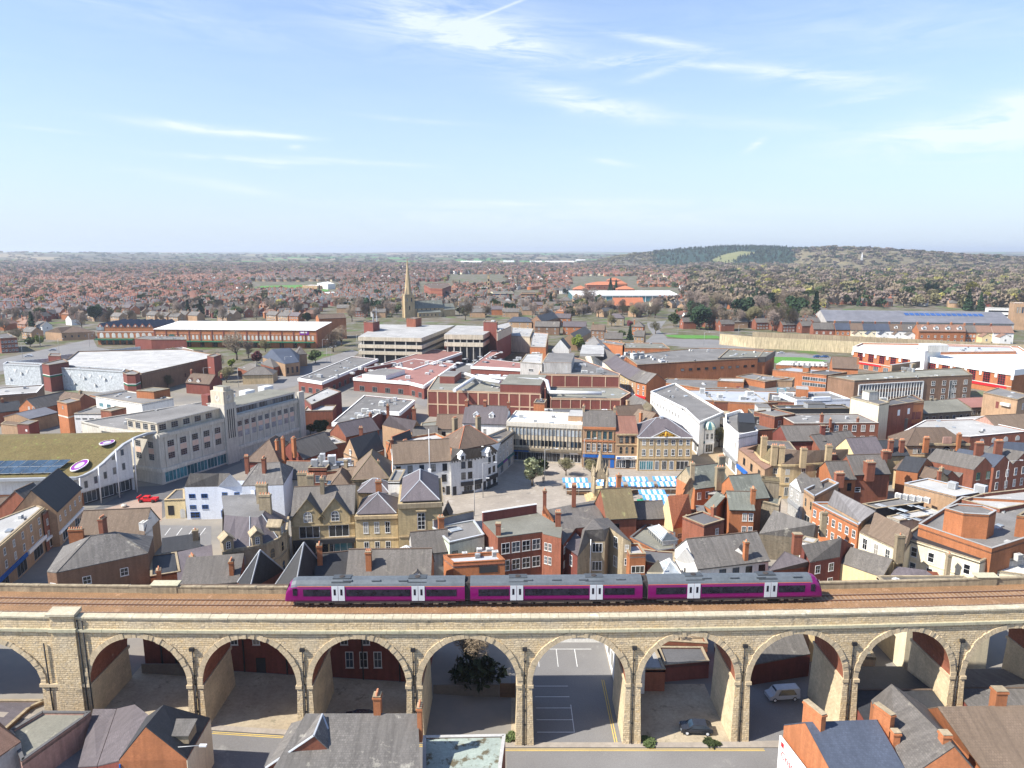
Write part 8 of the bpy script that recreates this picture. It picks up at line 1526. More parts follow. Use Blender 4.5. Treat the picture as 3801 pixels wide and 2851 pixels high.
cust('large lichen speckled slate roof with brick gables and central stone chimney',[(60,2000,8),(1470,2000,8),(1440,1420,8),(400,1440,8)],8,[(520,1222,11.8),(1440,1222,11.8)],[(0,1,5,4),(2,3,4,5),(3,0,4)],G=[(1,2,5)],wall='brick_red',rf='slate_old',ch=[(1112,1230,11.5,14.2,1.0,1.2,4),(1457,1330,11,13.8,.6,1.2,3)],chm='brick_orange')
cust('pointed front gable of the large slate roof with pale ridge and red brick face',[(190,1668,8.2),(803,1604,8.8),(900,1440,8.8),(402,1300,8.2)],8.6,[(585,1402,12.1),(655,1226,12.2)],[(0,4,5),(1,5,4)][:0] + [(3,0,4,5),(1,2,5,4)],G=[(0,1,4)],wall='brick_red',rf='slate_old',rm='lead',hips=[(0,4),(4,5),(1,5)])
bld('mossy green flat roof with brick end wall and white edge at the bottom',[(1480,1900),(2090,1900),(2155,1395),(1482,1408)],7.0,None,'flat',.15,'brick_red','felt_moss',cop='felt_light') if M('felt_moss',(.31,.36,.32),(.25,.29,.26),big=.3,fine=2,var=.15,vary=0,c3=(.11,.095,.06),c3cut=.52) else 0
view(2801,2100,2.209)
h8 = cust('brick house with smooth blue black roof, tall chimneys and side billboard at the bottom right',[(790,2000,8.4),(1420,2000,8.4),(1120,1300,8.6),(240,1312,8.6)],8.4,[(415,1292,11.8),(1000,1272,11.8)],[(0,1,5,4),(2,3,4,5)],G=[(3,0,4),(1,2,5)],wall='brick_orange',rf='slate_blue',ch=[(480,1330,11,13.6,.8,3.4,0,.35),(1050,1330,11,13.4,.8,2.8,0,.35),(1140,1520,9.5,12.0,.9,.9,0)],chm='brick_orange',rm='slate_grey')
V_ = [at(236,1352,8.0),at(640,1900,7.6)]; d = V_[1] - V_[0]; o_ = V_[0] + Vector((-.45,-.3,0)); an = math.atan2(d.y,d.x)
bb = thing('billboard','large white advertising billboard with red handwritten lettering on the brick side wall','billboard',(o_.x,o_.y,0),an); q = MB(); q.box(0,d.length,-.1,.1,3.2,7.6,'white_paint'); q.build('panel',bb); q = MB(); q.box(.5,1.1,-.13,-.1,6.6,7.2,'red_paint'); q.box(4,6.5,-.12,-.1,3.3,4.3,'brick_pink'); q.build('printed_marks',bb); textobj('lettering','Crispy',1.25,'red_paint',bb,(2.3,-.13,5.7),ext=.01)
cust('diagonal ridged slate roof with small glazed skylight and brick gables',[(955,1112,9.6),(1180,1800,9.0),(1900,1800,9.0),(1400,1160,9.6)],9.2,[(1122,978,13),(1640,1490,12.6)],[(0,1,5,4),(2,3,4,5)],G=[(1,2,5),(3,0,4)],wall='brick_orange',rf='slate_grey',ch=[(1535,1600,10,13.4,1.1,1.1,0)],chm='brick_orange',rm='tile_terracotta')
q = MB(); a = at(1165,1395,10.4); q.slab([(-.9,-1.1,.1),(.9,-1.1,.1),(.9,1.1,.5),(-.9,1.1,.5)],.5,'glass_blue','black_paint'); [q.box(-.93 + k * .45,-.87 + k * .45,-1.1,1.1,.3,.58,'metal_light') for k in range(5)]; tag(q.build('skylight',None,tuple(a)),'raised glazed skylight box on the diagonal slate roof','skylight')
cust('brown tiled roof house with orange rendered gable and chimney at the bottom right corner',[(1880,1700,8.6),(2700,1700,8.6),(2600,1180,9),(1405,1180,9)],8.6,[(1500,1165,12.0),(2500,1150,12.0)],[(0,1,5,4),(2,3,4,5)],G=[(3,0,4)],wall='brick_orange',rf='tile_tan',ch=[(1990,1150,11.8,14,1.6,1.3,0)],chm='brick_orange',rm='tile_brown')
for x,y,n_ in ((1430,1900,0),):pass
view(0,2100,2.209)
def lamp_post(lb,x,y,z,h,arm=2.0,rz=0.0):
 t = thing('street_lamp',lb,'street lamp',(x,y,z),rz,'street lamps'); q = MB(); q.tube((0,0,0),(0,0,h),.10,.06,'metal_grey',7); q.tube((0,0,h),(arm,0,h + .25),.05,.05,'metal_grey',5); q.build('pole',t); q = MB(); q.box(arm - .1,arm + .7,-.16,.16,h + .15,h + .35,'metal_light'); q.build('lantern',t); return t
a = at(1425,1490,9.5); L0 = lamp_post('tall white street lamp standing before the orange gabled house',a.x,a.y,0,9.5,3.0)
def lamps(lst,rz=0):
 for px_,py_,w_ in lst:p = at(px_,py_,0); c_ = copy_tree(L0); c_.location = (p.x,p.y,0); c_.rotation_euler = (0,0,rz); c_['label'] = 'slim grey street lamp ' + w_
view(0,900); lamps([(187,950,'at the left end of the ring road'),(487,915,'beside the ring road sign'),(738,860,'at the ring road junction'),(335,870,'by the yellow bush'),(2105,1145,'beside the ramp road, nearest'),(1680,1190,'before the dark parking wall'),(1270,1190,'before the rounded stair tower'),(1960,1190,'left of the ramp road lodge')])
view(900,900); lamps([(355,1085,'by the patterned slate hall'),(660,920,'left of the ramp road sign'),(695,1000,'on the ramp road bend'),(725,985,'on the ramp road verge'),(940,870,'at the car park corner')])
view(1800,900); lamps([(1583,750,'by the yellow road sign'),(1798,850,'on the traffic island'),(2080,780,'before the timbered house'),(1922,790,'beside the grass bank'),(1330,640,'at the road bend')])
view(1800,1400); lamps([(490,860,'in the square behind the blossoming tree'),(812,760,'before the concrete office')]); view(2801,1400); lamps([(2050,970,'behind the warehouse fence'),(1900,950,'at the parking deck fence')]); view(900,1400); lamps([(1905,1140,'with green banner in the square'),(1975,990,'before the black fronted inn')])
# roads further off
view(0,900); sheet('road',[(-300,1010),(0,960),(360,880),(760,790),(800,860),(1000,900),(500,960),(0,1060),(-300,1120)],'asphalt',.05); view(900,900); sheet('road',[(110,1170),(230,1100),(640,960),(900,880),(960,900),(900,950),(700,1040),(430,1180),(200,1230)],'asphalt',.05); sheet('road',[(1420,1320),(1460,1200),(1760,1000),(1800,960),(1960,960),(1880,1040),(1600,1200),(1500,1350)],'asphalt',.05); sheet('grass',[(70,380),(160,358),(480,350),(600,380),(720,390),(690,405),(200,402)],'grass_bright',.3)
view(1800,900); sheet('road',[(1330,660),(1490,640),(1430,720),(1500,790),(1900,800),(2212,850),(2212,920),(1900,880),(1300,830),(1380,760),(1340,700)],'asphalt',.05); sheet('grass',[(1480,760),(1900,765),(1960,790),(1640,790),(1500,775)],'grass_bright',.12)
view(2801,900); sheet('road',[(-60,880),(400,920),(820,960),(1000,1000),(800,1000),(400,975),(-60,920)],'asphalt',.05); sheet('grass',[(130,940),(400,945),(620,975),(200,1000),(120,975)],'grass_bright',.12); view(1800,900); sheet('pedestrian_street',[(1040,1060),(1110,1100),(1330,1240),(1700,1500),(1980,1620),(1700,1720),(1500,1560),(1250,1320)],'paving_tan',.02); view(1800,1400); sheet('pedestrian_street',[(1700,520),(1960,580),(2080,830),(2000,860),(1700,770)],'paving_tan',.04)
# ================================================================ trees
import numpy as np
def crown_pts(rg,n,w,h,shape):
 out = []; blobs = [(rg.uniform(-.55,.55),rg.uniform(-.55,.55),rg.uniform(-.5,.6),rg.uniform(.32,.55)) for _ in range(9)] if shape != 'cone' else None
 while len(out) < n:
  if shape == 'cone':z = rg.random() ** 1.5; r_ = (1 - z) * (.75 + .25 * math.sin(z * 40)); a = rg.random() * 6.283; k = .5 + .5 * rg.random(); out.append((r_ * k * math.cos(a) * w / 2,r_ * k * math.sin(a) * w / 2,z * h)); continue
  b = rg.choice(blobs); v = Vector((rg.gauss(0,1),rg.gauss(0,1),rg.gauss(0,1))).normalized() * b[3] * rg.uniform(.6,1.0); p = Vector(b[:3]) + v; out.append((p.x * w / 2,p.y * w / 2,(p.z * .5 + .5) * h))
 return out
def tree_proto(name,lb,leaf,w,h,tr,shape='dome',n=900,s=.42,cat='tree',seed=0,thin=.16):
 rg = random.Random(seed); t = thing(name,lb,cat); q = MB(); z0 = tr * .8; q.tube((0,0,-.3),(0,0,z0),.035 * h + .05,.022 * h + .04,'bark',7)
 if shape != 'cone':
  for k in range(8):
   a = rg.random() * 6.283; e = rg.uniform(.5,1.3); L_ = h * .5; p1 = Vector((math.cos(a) * math.cos(e) * L_ * w / h,math.sin(a) * math.cos(e) * L_ * w / h,z0 + math.sin(e) * L_)); q.tube((0,0,z0 * .85),p1,.016 * h,.006 * h,'bark',5)
   for j in range(4):v = Vector((rg.uniform(-1,1),rg.uniform(-1,1),rg.uniform(.1,1))) * h * .2; q.tube(p1 * .8,p1 * .8 + v,.006 * h,.002 * h,'bark',4)
 else:q.tube((0,0,z0),(0,0,z0 + h * .8),.02 * h,.004 * h,'bark',5)
 q.build('trunk',t); q = MB(); bare = 'twig' in leaf
 for p in crown_pts(rg,n,w,h,shape):
  c_ = Vector(p) + Vector((0,0,z0 * .75)); a = Vector((rg.gauss(0,1),rg.gauss(0,1),rg.gauss(0,1) * (1 if not bare else .8) + (.6 if bare else 0))).normalized(); b = a.orthogonal().normalized(); L_ = s * rg.uniform(.6,1.5)
  if bare:q.face([tuple(c_ - a * L_ * 1.3 - b * thin * s),tuple(c_ - a * L_ * 1.3 + b * thin * s),tuple(c_ + a * L_ * 1.3)],leaf)
  else:q.face([tuple(c_ - a * L_ - b * L_ * .6),tuple(c_ + a * L_ - b * L_ * .5),tuple(c_ + a * L_ * .5 + b * L_),tuple(c_ - a * L_ * .7 + b * L_ * .8)],leaf)
 q.build('crown',t); return t
TP = {k:tree_proto(*v) for k,v in {
 'bare1':('bare_tree','x','twig_brown',9,8.5,3,'dome',2600,.34,'tree',1),'bare2':('bare_tree','x','twig_purple',8,9.5,3.4,'dome',2600,.34,'tree',2),'bare3':('bare_tree','x','twig_olive',7.5,7,2.4,'dome',2200,.34,'tree',3),
 'ever1':('evergreen_tree','x','leaf_dark',6,11,1.2,'cone',1300,.5,'tree',4),'ever2':('evergreen_tree','x','leaf_dark',9,9.5,2,'dome',1500,.5,'tree',5),'green':('green_tree','x','leaf_mid',8,7,2,'dome',1300,.42,'tree',6),
 'will':('willow_tree','x','leaf_yellow',13,11,3,'dome',2400,.5,'tree',7),'bright':('green_tree','x','leaf_bright',6.5,7,2,'dome',1300,.4,'tree',8),'bloss':('blossom_tree','x','blossom',5.2,6.4,2.2,'dome',1500,.27,'tree',9),'crim':('crimson_tree','x','leaf_crimson',7,5.5,1.4,'dome',1300,.4,'tree',10),'bush':('bush','x','leaf_mid',4.5,3.2,.3,'dome',700,.3,'bush',11)}.items()}
used_t = set()
def plant(k,x,y,s,lb,grp=None,rz=None,sz=None):
 o = TP[k] if k not in used_t else copy_tree(TP[k]); used_t.add(k); o.location = (x,y,gz(x,y)); o.rotation_euler = (0,0,random.random() * 6.28 if rz is None else rz); o.scale = (s,s,sz or s); o['label'] = lb
 if grp:o['group'] = grp
 elif 'group' in o:del o['group']
 return o
def pl(px_,py_,k,s,lb,sz=None):p = at(px_,py_,0); plant(k,p.x,p.y,s,lb,sz=sz)
view(1800,1400); pl(388,892,'bloss',1.1,'white blossoming tree standing in the market square'); pl(452,800,'green',.62,'slim pale green tree behind the blossoming tree'); pl(665,808,'bare3',.75,'small bare tree before the concrete office shops'); pl(875,815,'bare3',.7,'small bare tree before the blue shopfront'); pl(1920,575,'bare3',.95,'bare tree at the corner of the classical bank')
view(1800,2100,2.209); plant('bush',-5.6,96.4,1.75,'large dark leafy bush growing in shade under the arch'); plant('bare1',-5.5,101,.9,'thin bare tree rising behind the dark bush under the arch'); pl(1340,1462,'bush',.5,'low green weeds beside the pier under the sixth arch',.22); pl(1850,1460,'bush',.5,'patch of bright weeds behind low rail by the black hatchback',.22); pl(200,1420,'bush',.45,'weeds at the pier foot left of the car park',.25)
view(900,1400); pl(650,480,'ever2',.55,'dark trees in the shaded yard by the red store'); pl(690,420,'bare3',.8,'thin olive tree in the yard by the red store'); pl(560,470,'green',.5,'small dark shrub below the grey store end'); view(0,900); pl(1860,1150,'bare3',1.1,'bare garden tree behind the maroon roofed house'); pl(1790,1040,'bare2',.9,'bare tree beside the dark parking tower'); pl(2180,900,'bare3',1.1,'bare tree at the patterned slate hall corner'); pl(1200,905,'bare3',.9,'bare tree behind the brick plant block'); pl(250,860,'green',.9,'green hedge tree by the brown hall'); pl(1945,965,'bare1',1.9,'big bare tree before the long supermarket'); pl(2110,990,'crim',1.1,'round crimson tree left of the patterned slate hall'); pl(1430,960,'bare3',1.0,'olive bare tree behind the parking deck'); pl(1380,1195,'bare3',.9,'scrubby tree before the dark parking wall'); pl(1900,1040,'bright',.7,'bright green shrub right of the parking tower'); pl(330,850,'bright',.9,'yellow green bush by the ring road'); pl(150,800,'bare3',1.2,'bare tree left of the brown hall'); pl(45,520,'bright',1.2,'yellow green tree at the left margin'); pl(2040,950,'bare2',1.0,'bare tree behind the crimson tree')
view(900,900); pl(745,900,'bare2',1.3,'bare tree at the supermarket gable'); pl(815,850,'bare1',1.5,'brown bare tree beside the orange cube'); pl(600,990,'green',1.0,'leafy hedge clump at the ramp road'); pl(455,600,'bare1',1.6,'bare tree behind the supermarket roof, left'); pl(600,590,'bare3',1.7,'bare tree behind the supermarket roof, middle'); pl(800,570,'bare1',1.8,'bare tree behind the orange cube'); pl(960,600,'bare2',1.9,'bare tree left of the church tower'); pl(900,650,'bare1',1.6,'bare tree before the church yard'); pl(1830,640,'bare1',2.0,'wide bare tree right of the church nave'); pl(1180,600,'bare2',1.5,'bare tree against the church tower'); pl(620,470,'ever2',1.3,'dark evergreen among terraces beyond the supermarket')
view(1800,900); pl(765,895,'bright',1.3,'bright yellow green tree by the old lane'); pl(850,560,'bare2',2.4,'large bare tree before the white roofed supermarket'); pl(1400,600,'bare2',1.7,'bare tree right of the chapel'); pl(1040,690,'bare3',1.4,'olive tree beside the sash windowed stone house'); pl(1190,695,'crim',.9,'pinkish tree below the chapel'); pl(1030,400,'ever1',1.8,'left dark cypress before the orange roofs'); pl(1075,400,'ever1',1.6,'right dark cypress before the orange roofs'); pl(1190,800,'ever1',.9,'dark conifer in the small yard by the road'); pl(1120,800,'green',.9,'ivy clump by the road walls'); pl(1550,690,'green',1.5,'green garden tree at the junction corner'); pl(1400,750,'bare3',1.3,'bare tree at the junction kerb'); pl(500,620,'bare2',1.2,'bare tree above the dark shed')
view(2801,900); pl(1790,480,'will',2.0,'great yellow green willow beyond the school roof'); pl(170,530,'will',1.7,'rounded olive green willow above the brown wood'); pl(90,520,'green',2.2,'rounded green tree beside the olive willow'); pl(1250,480,'ever2',1.9,'dark cedar beyond the school roof'); pl(1440,470,'ever2',2.1,'broad dark pine right of the cedar'); pl(1750,560,'ever1',2.0,'dark conifer before the yellow willow'); pl(1850,560,'ever1',1.7,'second dark conifer before the yellow willow'); pl(500,420,'ever2',1.6,'dark evergreen in the brown wood'); pl(2010,830,'bare3',1.6,'scrubby pine by the yellow washed house'); pl(1650,830,'bush',2.4,'grey green bush above the leisure building'); pl(110,620,'bright',1.6,'bright green tree behind the terraces')
# ================================================================ the suburbs: streets of houses and trees out to the fields
HL = [(-400,1300),(0,1285),(160,1262),(300,1228),(350,1200),(1200,1202),(1300,1196),(1340,1182),(1500,1182),(1850,1186),(1960,1184),(2080,1180),(2400,1180),(2480,1195),(2560,1222),(2700,1236),(3030,1240),(3060,1146),(4300,1146)]
NO = [(1490,1155,1700,1200),(930,1050,1250,1085),(1550,1050,1680,1105),(1665,1022,1870,1060),(2110,1070,2530,1118),(2120,1030,2370,1082),(2250,1100,2420,1160),(2060,1100,2130,1145),(1900,1080,2000,1112),(1190,1050,1260,1105),(2270,968,2400,992),(2440,1150,2500,1215),(165,1200,290,1285),(1180,1150,1290,1230),(3090,1000,3240,1025)]
def lim(x):
 for a,b in zip(HL,HL[1:]):
  if a[0] <= x <= b[0]:return a[1] + (b[1] - a[1]) * (x - a[0]) / (b[0] - a[0])
 return 1146
def ok(x,y,pad=0):
 px_,py_,t = proj((x,y,0))
 if px_ < -900 or px_ > 4700 or py_ > lim(px_) - pad:return None
 for r in NO:
  if r[0] - pad < px_ < r[2] + pad and r[1] - pad < py_ < r[3] + pad:return None
 return px_,py_
rg = random.Random(11)
HW_ = [('semi','brick_orange','tile_terracotta','hip','orange brick','red hipped roof'),('semi','render_cream','tile_red','hip','cream rendered','red hipped roof'),('semi','brick_red','tile_brown','hip','red brick','brown hipped roof'),('terr','brick_red','slate_grey','gu','red terraced','grey slates'),('terr','brick_orange','slate_purple','gu','orange terraced','purple slates'),('terr','render_white','slate_grey','gu','white terraced','slate roof'),('det','brick_tan','tile_brown','gu','tan brick','brown tiled roof'),('det','brick_dark','slate_grey','gv','dark gabled','slates'),('det','render_white','tile_brown','gv','white gabled','brown roof'),('semi','brick_tan','slate_old','gu','tan brick','pale slate roof')]
def dims(k):return {'semi':(13,8.5,5.4,3.2),'terr':(11.5,8,6.0,3.2),'det':(9,8.5,5.2,3.4)}[k]
HOUSES = []; zones = [(x,y) for y in range(380,3900,210) for x in range(-int(y * 1.05) - 150,int(y * 1.05) + 150,230)]
for zx,zy in zones:
 cx_,cy_ = zx + rg.uniform(-50,50),zy + rg.uniform(-50,50); th = rg.choice([0,0,.15,-.2,.5,-.5,1.0,1.57,-.9,.3]); px_,py_,t = proj((cx_,cy_,0)); right = px_ > 2450
 typ = rg.choice([0,0,1,2] if (850 < cy_ < 2100 and px_ < 1000) or (cy_ > 1300 and 1900 < px_ < 2500) else [3,3,4,5,7,9,3] if cy_ < 1000 else [3,4,9,2,6,7,5,8,0]); sx = {'semi':16.5,'terr':11.6,'det':15}[HW_[typ][0]]; sy = 27 if HW_[typ][0] != 'terr' else 22
 dens = (.86 if cy_ < 2200 else .7) * (.45 if right and cy_ > 780 else 1); c_,s_ = math.cos(th),math.sin(th)
 for i in range(-15,16):
  for j in range(-8,9):
   u,v = i * sx + rg.uniform(-.6,.6) * (1 if HW_[typ][0] != 'terr' else .1),j * sy + rg.uniform(-1,1) + (3 if i % 7 == 0 else 0)
   x,y = cx_ + c_ * u - s_ * v,cy_ + s_ * u + c_ * v
   if abs(x - zx) > 115 or abs(y - zy) > 105 or rg.random() > dens or i % 8 == 7 and HW_[typ][0] == 'terr':continue
   o = ok(x,y,4)
   if o:HOUSES.append((math.hypot(x,y),x,y,th + (math.pi if rg.random() < .3 else 0) + (rg.choice([0,1.57]) if HW_[typ][0] == 'det' else 0),typ if rg.random() < .66 else rg.randrange(10),o))
HOUSES.sort(); inf = [h for h in HOUSES if -40 < h[5][0] < 3841][:285]; ids = set(map(id,inf)); HOUSES = inf + [h for h in HOUSES if id(h) not in ids]
LM = [(1505,1100,'the church spire'),(350,1200,'the sawtooth gables'),(900,1190,'the long supermarket'),(1230,1180,'the orange brick cube'),(1620,1070,'the round courthouse'),(1810,1050,'the park clock tower'),(2330,1090,'the white supermarket'),(2340,1130,'the red pantiled chapel'),(2550,1150,'the road bend'),(2650,1220,'the junction'),(2880,1130,'the olive willow'),(3360,1120,'the dark cedar'),(3610,1090,'the yellow willow'),(3400,1170,'the grey school roof'),(1100,1065,'the playing field'),(230,1240,'the brown hall'),(20,1130,'the left margin'),(60,1280,'the striped flats'),(600,1060,'the distant red roofs'),(2900,1240,'the retaining wall'),(3780,1120,'the slit tower'),(2000,1200,'the parking towers'),(2600,1060,'the wooded slope')]
SEEN = {}
def where(px_,py_):
 b = min(LM,key=lambda l:(l[0] - px_) ** 2 + 6 * (l[1] - py_) ** 2); dx,dy = px_ - b[0],py_ - b[1]; ds = math.hypot(dx,2.4 * dy); far_ = 'just ' if ds < 60 else '' if ds < 150 else 'well '
 return far_ + ('right of ' if dx > abs(dy) * 1.4 else 'left of ' if -dx > abs(dy) * 1.4 else ('beyond ' if dy < 0 else 'before ')) + b[2]
def uniq(base,px_,py_):
 lb = base + ' ' + where(px_,py_); SEEN.setdefault(lb,[]); return lb
def number_them():
 D_ = {}
 for o in COL.objects:
  if o.get('label') in SEEN:D_.setdefault(o['label'],[]).append((proj(o.location)[0],o))
 N_ = 'leftmost|second from left|third from left|fourth from left|fifth from left|sixth from left|seventh from left|eighth from left|ninth from left|tenth from left|eleventh from left|twelfth from left'.split('|')
 for lb,L_ in D_.items():
  if len(L_) > 1:
   for k,(_,o) in enumerate(sorted(L_,key=lambda a:a[0])):o['label'] = lb + ', ' + (N_[k] if k < 12 and k < len(L_) - 1 else 'rightmost' if k == len(L_) - 1 else 'among the right ones')
PH = {}
def house(x,y,th,typ,o):
 kd_,wm,rm_,rf_,wn_,rn_ = HW_[typ]; L_,D_,ze,rh = dims(kd_)
 if typ not in PH:
  PH[typ] = bld('x',[('w',0,0),('w',L_,0)],ze,D_,rf_,rh,wm,rm_,win=[(0,4 if L_ > 10 else 2,[3.5,.9],1.5,1.3,'wb',.05,.95),(1,1,[3.5],1.1,1.2,'wb')],ch=[(.12,.5,1.1,.9,.9,2)] + ([(.88,.5,1.1,.9,.9,2)] if L_ > 10 else []),cat='house',grp='houses in the suburbs'); r_ = PH[typ]
 else:r_ = copy_tree(PH[typ])
 r_.location = (x,y,0); r_.rotation_euler = (0,0,th); r_['label'] = uniq(f'{wn_} house, {rn_},',*o)
for (d_,x,y,th,typ,o) in HOUSES[:285]:house(x,y,th,typ,o)
def stuff_mesh(name,tmpl,inst,mats):
 """tmpl: list of (verts Nx3, faces [(idx..)], mat per face); inst: per template list of (x, y, z, sx, sy, sz, rot, mats shift)"""
 VV,FF,LS,LT,MI = [],[],[],[],[]; nv = 0; nl = 0
 for (V,F,Mx),ins in zip(tmpl,inst):
  if not ins:continue
  V = np.array(V,float); I = np.array([i[:7] for i in ins]); c_,s_ = np.cos(I[:,6])[:,None],np.sin(I[:,6])[:,None]
  X = V[None,:,0] * I[:,3:4]; Y = V[None,:,1] * I[:,4:5]; Z = V[None,:,2] * I[:,5:6] + I[:,2:3]
  P = np.stack([c_ * X - s_ * Y + I[:,0:1],s_ * X + c_ * Y + I[:,1:2],Z],-1).reshape(-1,3); VV.append(P)
  n = len(V); flat = np.concatenate([np.array(f) for f in F]); tot = np.array([len(f) for f in F]); k = len(ins)
  FF.append((flat[None,:] + (np.arange(k) * n)[:,None] + nv).ravel()); LT.append(np.tile(tot,k)); sh = np.array([i[7] for i in ins]); Mx = np.array(Mx); MI.append((np.where(Mx[None,:,0] >= 0,sh[np.arange(k)][:,None,:][:,0,:][:,np.clip(Mx[:,0],0,9)],0)).ravel()); nv += n * k
 V = np.concatenate(VV); L_ = np.concatenate(FF); T = np.concatenate(LT); Mi = np.concatenate(MI); me = bpy.data.meshes.new(name)
 me.vertices.add(len(V)); me.vertices.foreach_set('co',V.astype('f').ravel()); me.loops.add(len(L_)); me.loops.foreach_set('vertex_index',L_.astype('i')); me.polygons.add(len(T)); me.polygons.foreach_set('loop_start',np.concatenate([[0],np.cumsum(T)[:-1]]).astype('i')); me.polygons.foreach_set('loop_total',T.astype('i')); me.polygons.foreach_set('material_index',Mi.astype('i'))
 for m in mats:me.materials.append(MATS[m])
 me.uv_layers.new(name='UVMap').data.foreach_set('uv',(V[L_][:,[0,2]] + V[L_][:,[1,1]] * [1,0]).astype('f').ravel()); me.update(calc_edges=True); me.validate(); return kind(link(name,me),'stuff')
def hb(f,hip):   # unit house: 1 x 1 footprint, wall to 1, roof to 1.6; material slot 0 wall, 1 roof, 2 window, 3 chimney
 e = .04; V = [(-.5,-.5,-.1),(.5,-.5,-.1),(.5,.5,-.1),(-.5,.5,-.1),(-.5,-.5,1),(.5,-.5,1),(.5,.5,1),(-.5,.5,1)]; F = [(0,1,5,4),(1,2,6,5),(2,3,7,6),(3,0,4,7)]; Mx = [0] * 4; n = 8; i = .32 if hip else 0
 V += [(-.5 - e,-.5 - e,.97),(.5 + e,-.5 - e,.97),(.5 + e,.5 + e,.97),(-.5 - e,.5 + e,.97),(-.5 + i,0,1.6),(.5 - i,0,1.6)]; F += [(8,9,13,12),(10,11,12,13)] + ([(9,10,13),(11,8,12)] if hip else [(5,6,13),(7,4,12)]); Mx += [1,1] + ([1,1] if hip else [0,0])
 for x in (-.36,-.12,.12,.36):
  for z in (.15,.6):k = len(V); V += [(x - .07,-.51,z),(x + .07,-.51,z),(x + .07,-.51,z + .22),(x - .07,-.51,z + .22)]; F.append((k,k + 1,k + 2,k + 3)); Mx.append(2)
 for x in (-.38,.38):k = len(V); V += [(x - .04,-.06,1.2),(x + .04,-.06,1.2),(x + .04,.06,1.2),(x - .04,.06,1.2),(x - .04,-.06,1.85),(x + .04,-.06,1.85),(x + .04,.06,1.85),(x - .04,.06,1.85)]; F += [(k,k + 1,k + 5,k + 4),(k + 1,k + 2,k + 6,k + 5),(k + 2,k + 3,k + 7,k + 6),(k + 3,k,k + 4,k + 7),(k + 4,k + 5,k + 6,k + 7)]; Mx += [3] * 5
 return V,F,[(m,) for m in Mx]
hm = ['brick_orange','render_cream','brick_red','render_white','brick_tan','brick_dark','tile_terracotta','tile_red','tile_brown','slate_grey','slate_purple','slate_old','glass_grey','brick_red']; ix = {m:i for i,m in enumerate(hm)}
ins = [[],[]]
for (d_,x,y,th,typ,o) in HOUSES[285:]:
 kd_,wm,rm_,rf_,_,_ = HW_[typ]; L_,D_,ze,rh = dims(kd_); ins[1 if rf_ == 'hip' else 0].append((x,y,far_h(x,y),L_,D_,ze,th,(ix[wm],ix[rm_],12,2,0,0,0,0,0,0)))
if any(ins):stuff_mesh('far_houses',[hb(0,0),hb(0,1)],ins,hm)
# ---- trees over the suburbs and the right hand woods
def tdens(px_,py_,x,y):
 n = mnoise.noise(Vector((x / 130,y / 130,9))); base = .24 + .35 * max(0,n)
 if px_ > 2560 and py_ < 1165:base = .62 + .35 * n
 elif px_ > 2450:base = .3
 if py_ < 1010:base += .1
 if 1320 < px_ < 1480 and py_ > 1130 or 2130 < px_ < 2500 and 1130 < py_:base = .8
 return base
TREES = []; y = 400.0
while y < 3700:
 stp = 12 if y < 1500 else 17; x = -y * 1.0 - 60
 while x < y * 1.0 + 60:
  xx,yy = x + rg.uniform(-6,6),y + rg.uniform(-6,6); x += stp; o = ok(xx,yy,1)
  if o and rg.random() < tdens(*o,xx,yy):TREES.append((math.hypot(xx,yy),xx,yy,o,rg.random()))
 y += stp
TREES.sort(); inf = [h for h in TREES if -40 < h[3][0] < 3841][:240]; ids = set(map(id,inf)); TREES = inf + [h for h in TREES if id(h) not in ids]; TN = {'bare1':'bare brown tree','bare2':'bare purplish tree','bare3':'bare olive tree','ever1':'dark pointed evergreen','ever2':'broad dark evergreen','green':'mid green tree','bright':'yellow green tree'}
def tk(r,px_):return 'bare1' if r < .34 else 'bare2' if r < .62 else 'bare3' if r < .78 else 'ever1' if r < .83 else 'ever2' if r < .89 else 'green' if r < .96 else 'bright'
for (d_,x,y,o,r) in TREES[:240]:k = tk(r,o[0]); plant(k,x,y,(.8 + .7 * rg.random()) * (1.65 if o[0] > 2560 else 1.05),uniq(TN[k],*o),'trees among the suburbs')
def tt(seed,n,cone):
 r2 = random.Random(seed); V,F = [],[]
 for p in crown_pts(r2,n,1,1,'cone' if cone else 'dome'):
  c_ = Vector(p); a = Vector((r2.gauss(0,1),r2.gauss(0,1),r2.gauss(0,1))).normalized() * .13; b = a.orthogonal().normalized() * .11; k = len(V); V += [tuple(c_ - a - b),tuple(c_ + a - b),tuple(c_ + b)]; F.append((k,k + 1,k + 2))
 return V,F,[(0,)] * len(F)
tm = ['twig_brown','twig_purple','twig_olive','leaf_dark','leaf_dark','leaf_mid','leaf_yellow']; tmp = [tt(1,90,0),tt(2,90,0),tt(3,80,1)]; ins = [[],[],[]]
for (d_,x,y,o,r) in TREES[240:]:
 k = tk(r,0); i = ['bare1','bare2','bare3','ever1','ever2','green','bright'].index(k); s = rg.uniform(7,12) * (1.6 if o[0] > 2560 else 1) * (1.2 if d_ > 2000 else 1); ins[2 if i == 3 else rg.randrange(2)].append((x,y,far_h(x,y) + .5,s * (1 if i != 3 else .6),s * (1 if i != 3 else .6),s * rg.uniform(.9,1.2),rg.random() * 6.28,(i,) * 10))
for mt_,n_,i_,ks in (('hill_scrub',2600,(0,1),(0,1,0,2,2,1,3)),('hill_conifer',2600,(2,),(3,3,4)),('hill_bare',700,(0,1),(0,2,2))):
 for k in range(n_):v = rg.choice(HILLV[mt_]); s = rg.uniform(11,19); ins[rg.choice(i_)].append((v[0] + rg.uniform(-12,12),v[1] + rg.uniform(-18,18),v[2] - 3,s * (1.5 if i_ != (2,) else 1),s * (1.5 if i_ != (2,) else 1),s * .8,rg.random() * 6,(rg.choice(ks),) * 10))
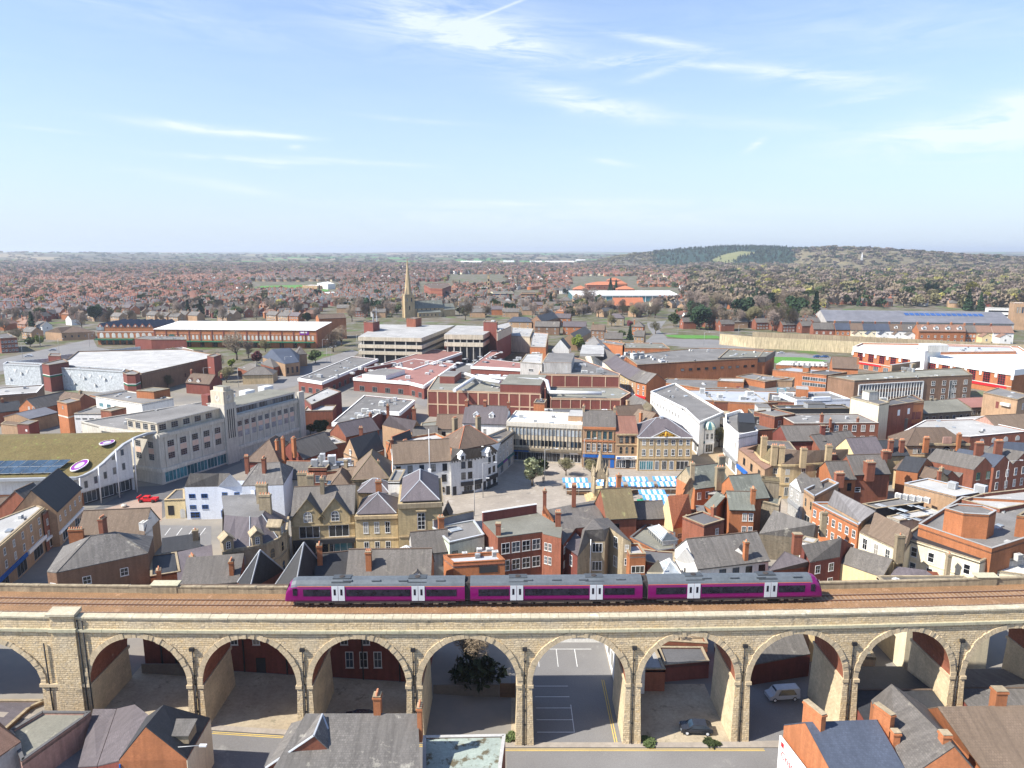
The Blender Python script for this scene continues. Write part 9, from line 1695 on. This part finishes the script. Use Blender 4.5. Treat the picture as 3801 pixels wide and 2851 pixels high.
for k in range(1700):   # hedgerow trees on the far fields and woods on the scrub hill
 d_ = rg.uniform(3600,9000); a = rg.uniform(-.72,.72); x,y = d_ * math.sin(a),d_ * math.cos(a); s = rg.uniform(14,26); ins[rg.randrange(2)].append((x,y,far_h(x,y) - 1,s * 2.2,s,s * .7,0,(rg.choice([0,1,2,3,5]),) * 10))
stuff_mesh('distant_trees',tmp,ins,tm)
view(1800,900)
for i,(x,y,w_,h_) in enumerate(((-200,168,170,9),(150,165,90,9),(370,170,100,10),(495,170,240,10),(750,162,75,14))):WHa = at(x,y + 4,0); WHb = at(x + w_,y + 4,0); bld('distant white warehouse roof, ' + ['farthest left','second from the left','third from the left','longest','rightmost arched'][i] + ' of the pale row',[('w',WHa.x,WHa.y),('w',WHb.x,WHb.y)],h_,50,'gu',5,'render_white','roof_white')
view(2801,900)
for x,y,h_,lb in ((110,190,70,'left steel lattice mast below the dark hill'),(872,225,62,'right steel lattice mast among the bare trees')):
 p = at(x,y,0); q = MB(); [q.tube((sx * 7,sy * 7,0),(0,0,h_),.7,.5,'metal_light',4) for sx in (-1,1) for sy in (-1,1)]; [q.tube((-7 * (1 - t),-7 * (1 - t),t * h_),(7 * (1 - t),-7 * (1 - t),t * h_),.4,.4,'metal_light',4) for t in (.2,.4,.6)]; tag(q.build('lattice_mast',None,(p.x,p.y,0)),lb,'mast')
number_them()
# ================================================================ haze
hz = MB(); hz.box(-14500,14500,-1400,18800,-9,150,'white_paint'); hme = hz.mesh('haze'); hme.materials.clear(); hm_ = bpy.data.materials.new('haze_air'); hm_.use_nodes = True; hn = hm_.node_tree; hn.nodes.clear()
ho = hn.nodes.new('ShaderNodeOutputMaterial'); hv = hn.nodes.new('ShaderNodeVolumePrincipled'); hv.inputs['Color'].default_value = (.80,.88,1,1); hv.inputs['Density'].default_value = 9e-5; hv.inputs['Anisotropy'].default_value = .2; hn.links.new(hv.outputs[0],ho.inputs['Volume']); hme.materials.append(hm_); ho_ = kind(link('haze',hme),'stuff')
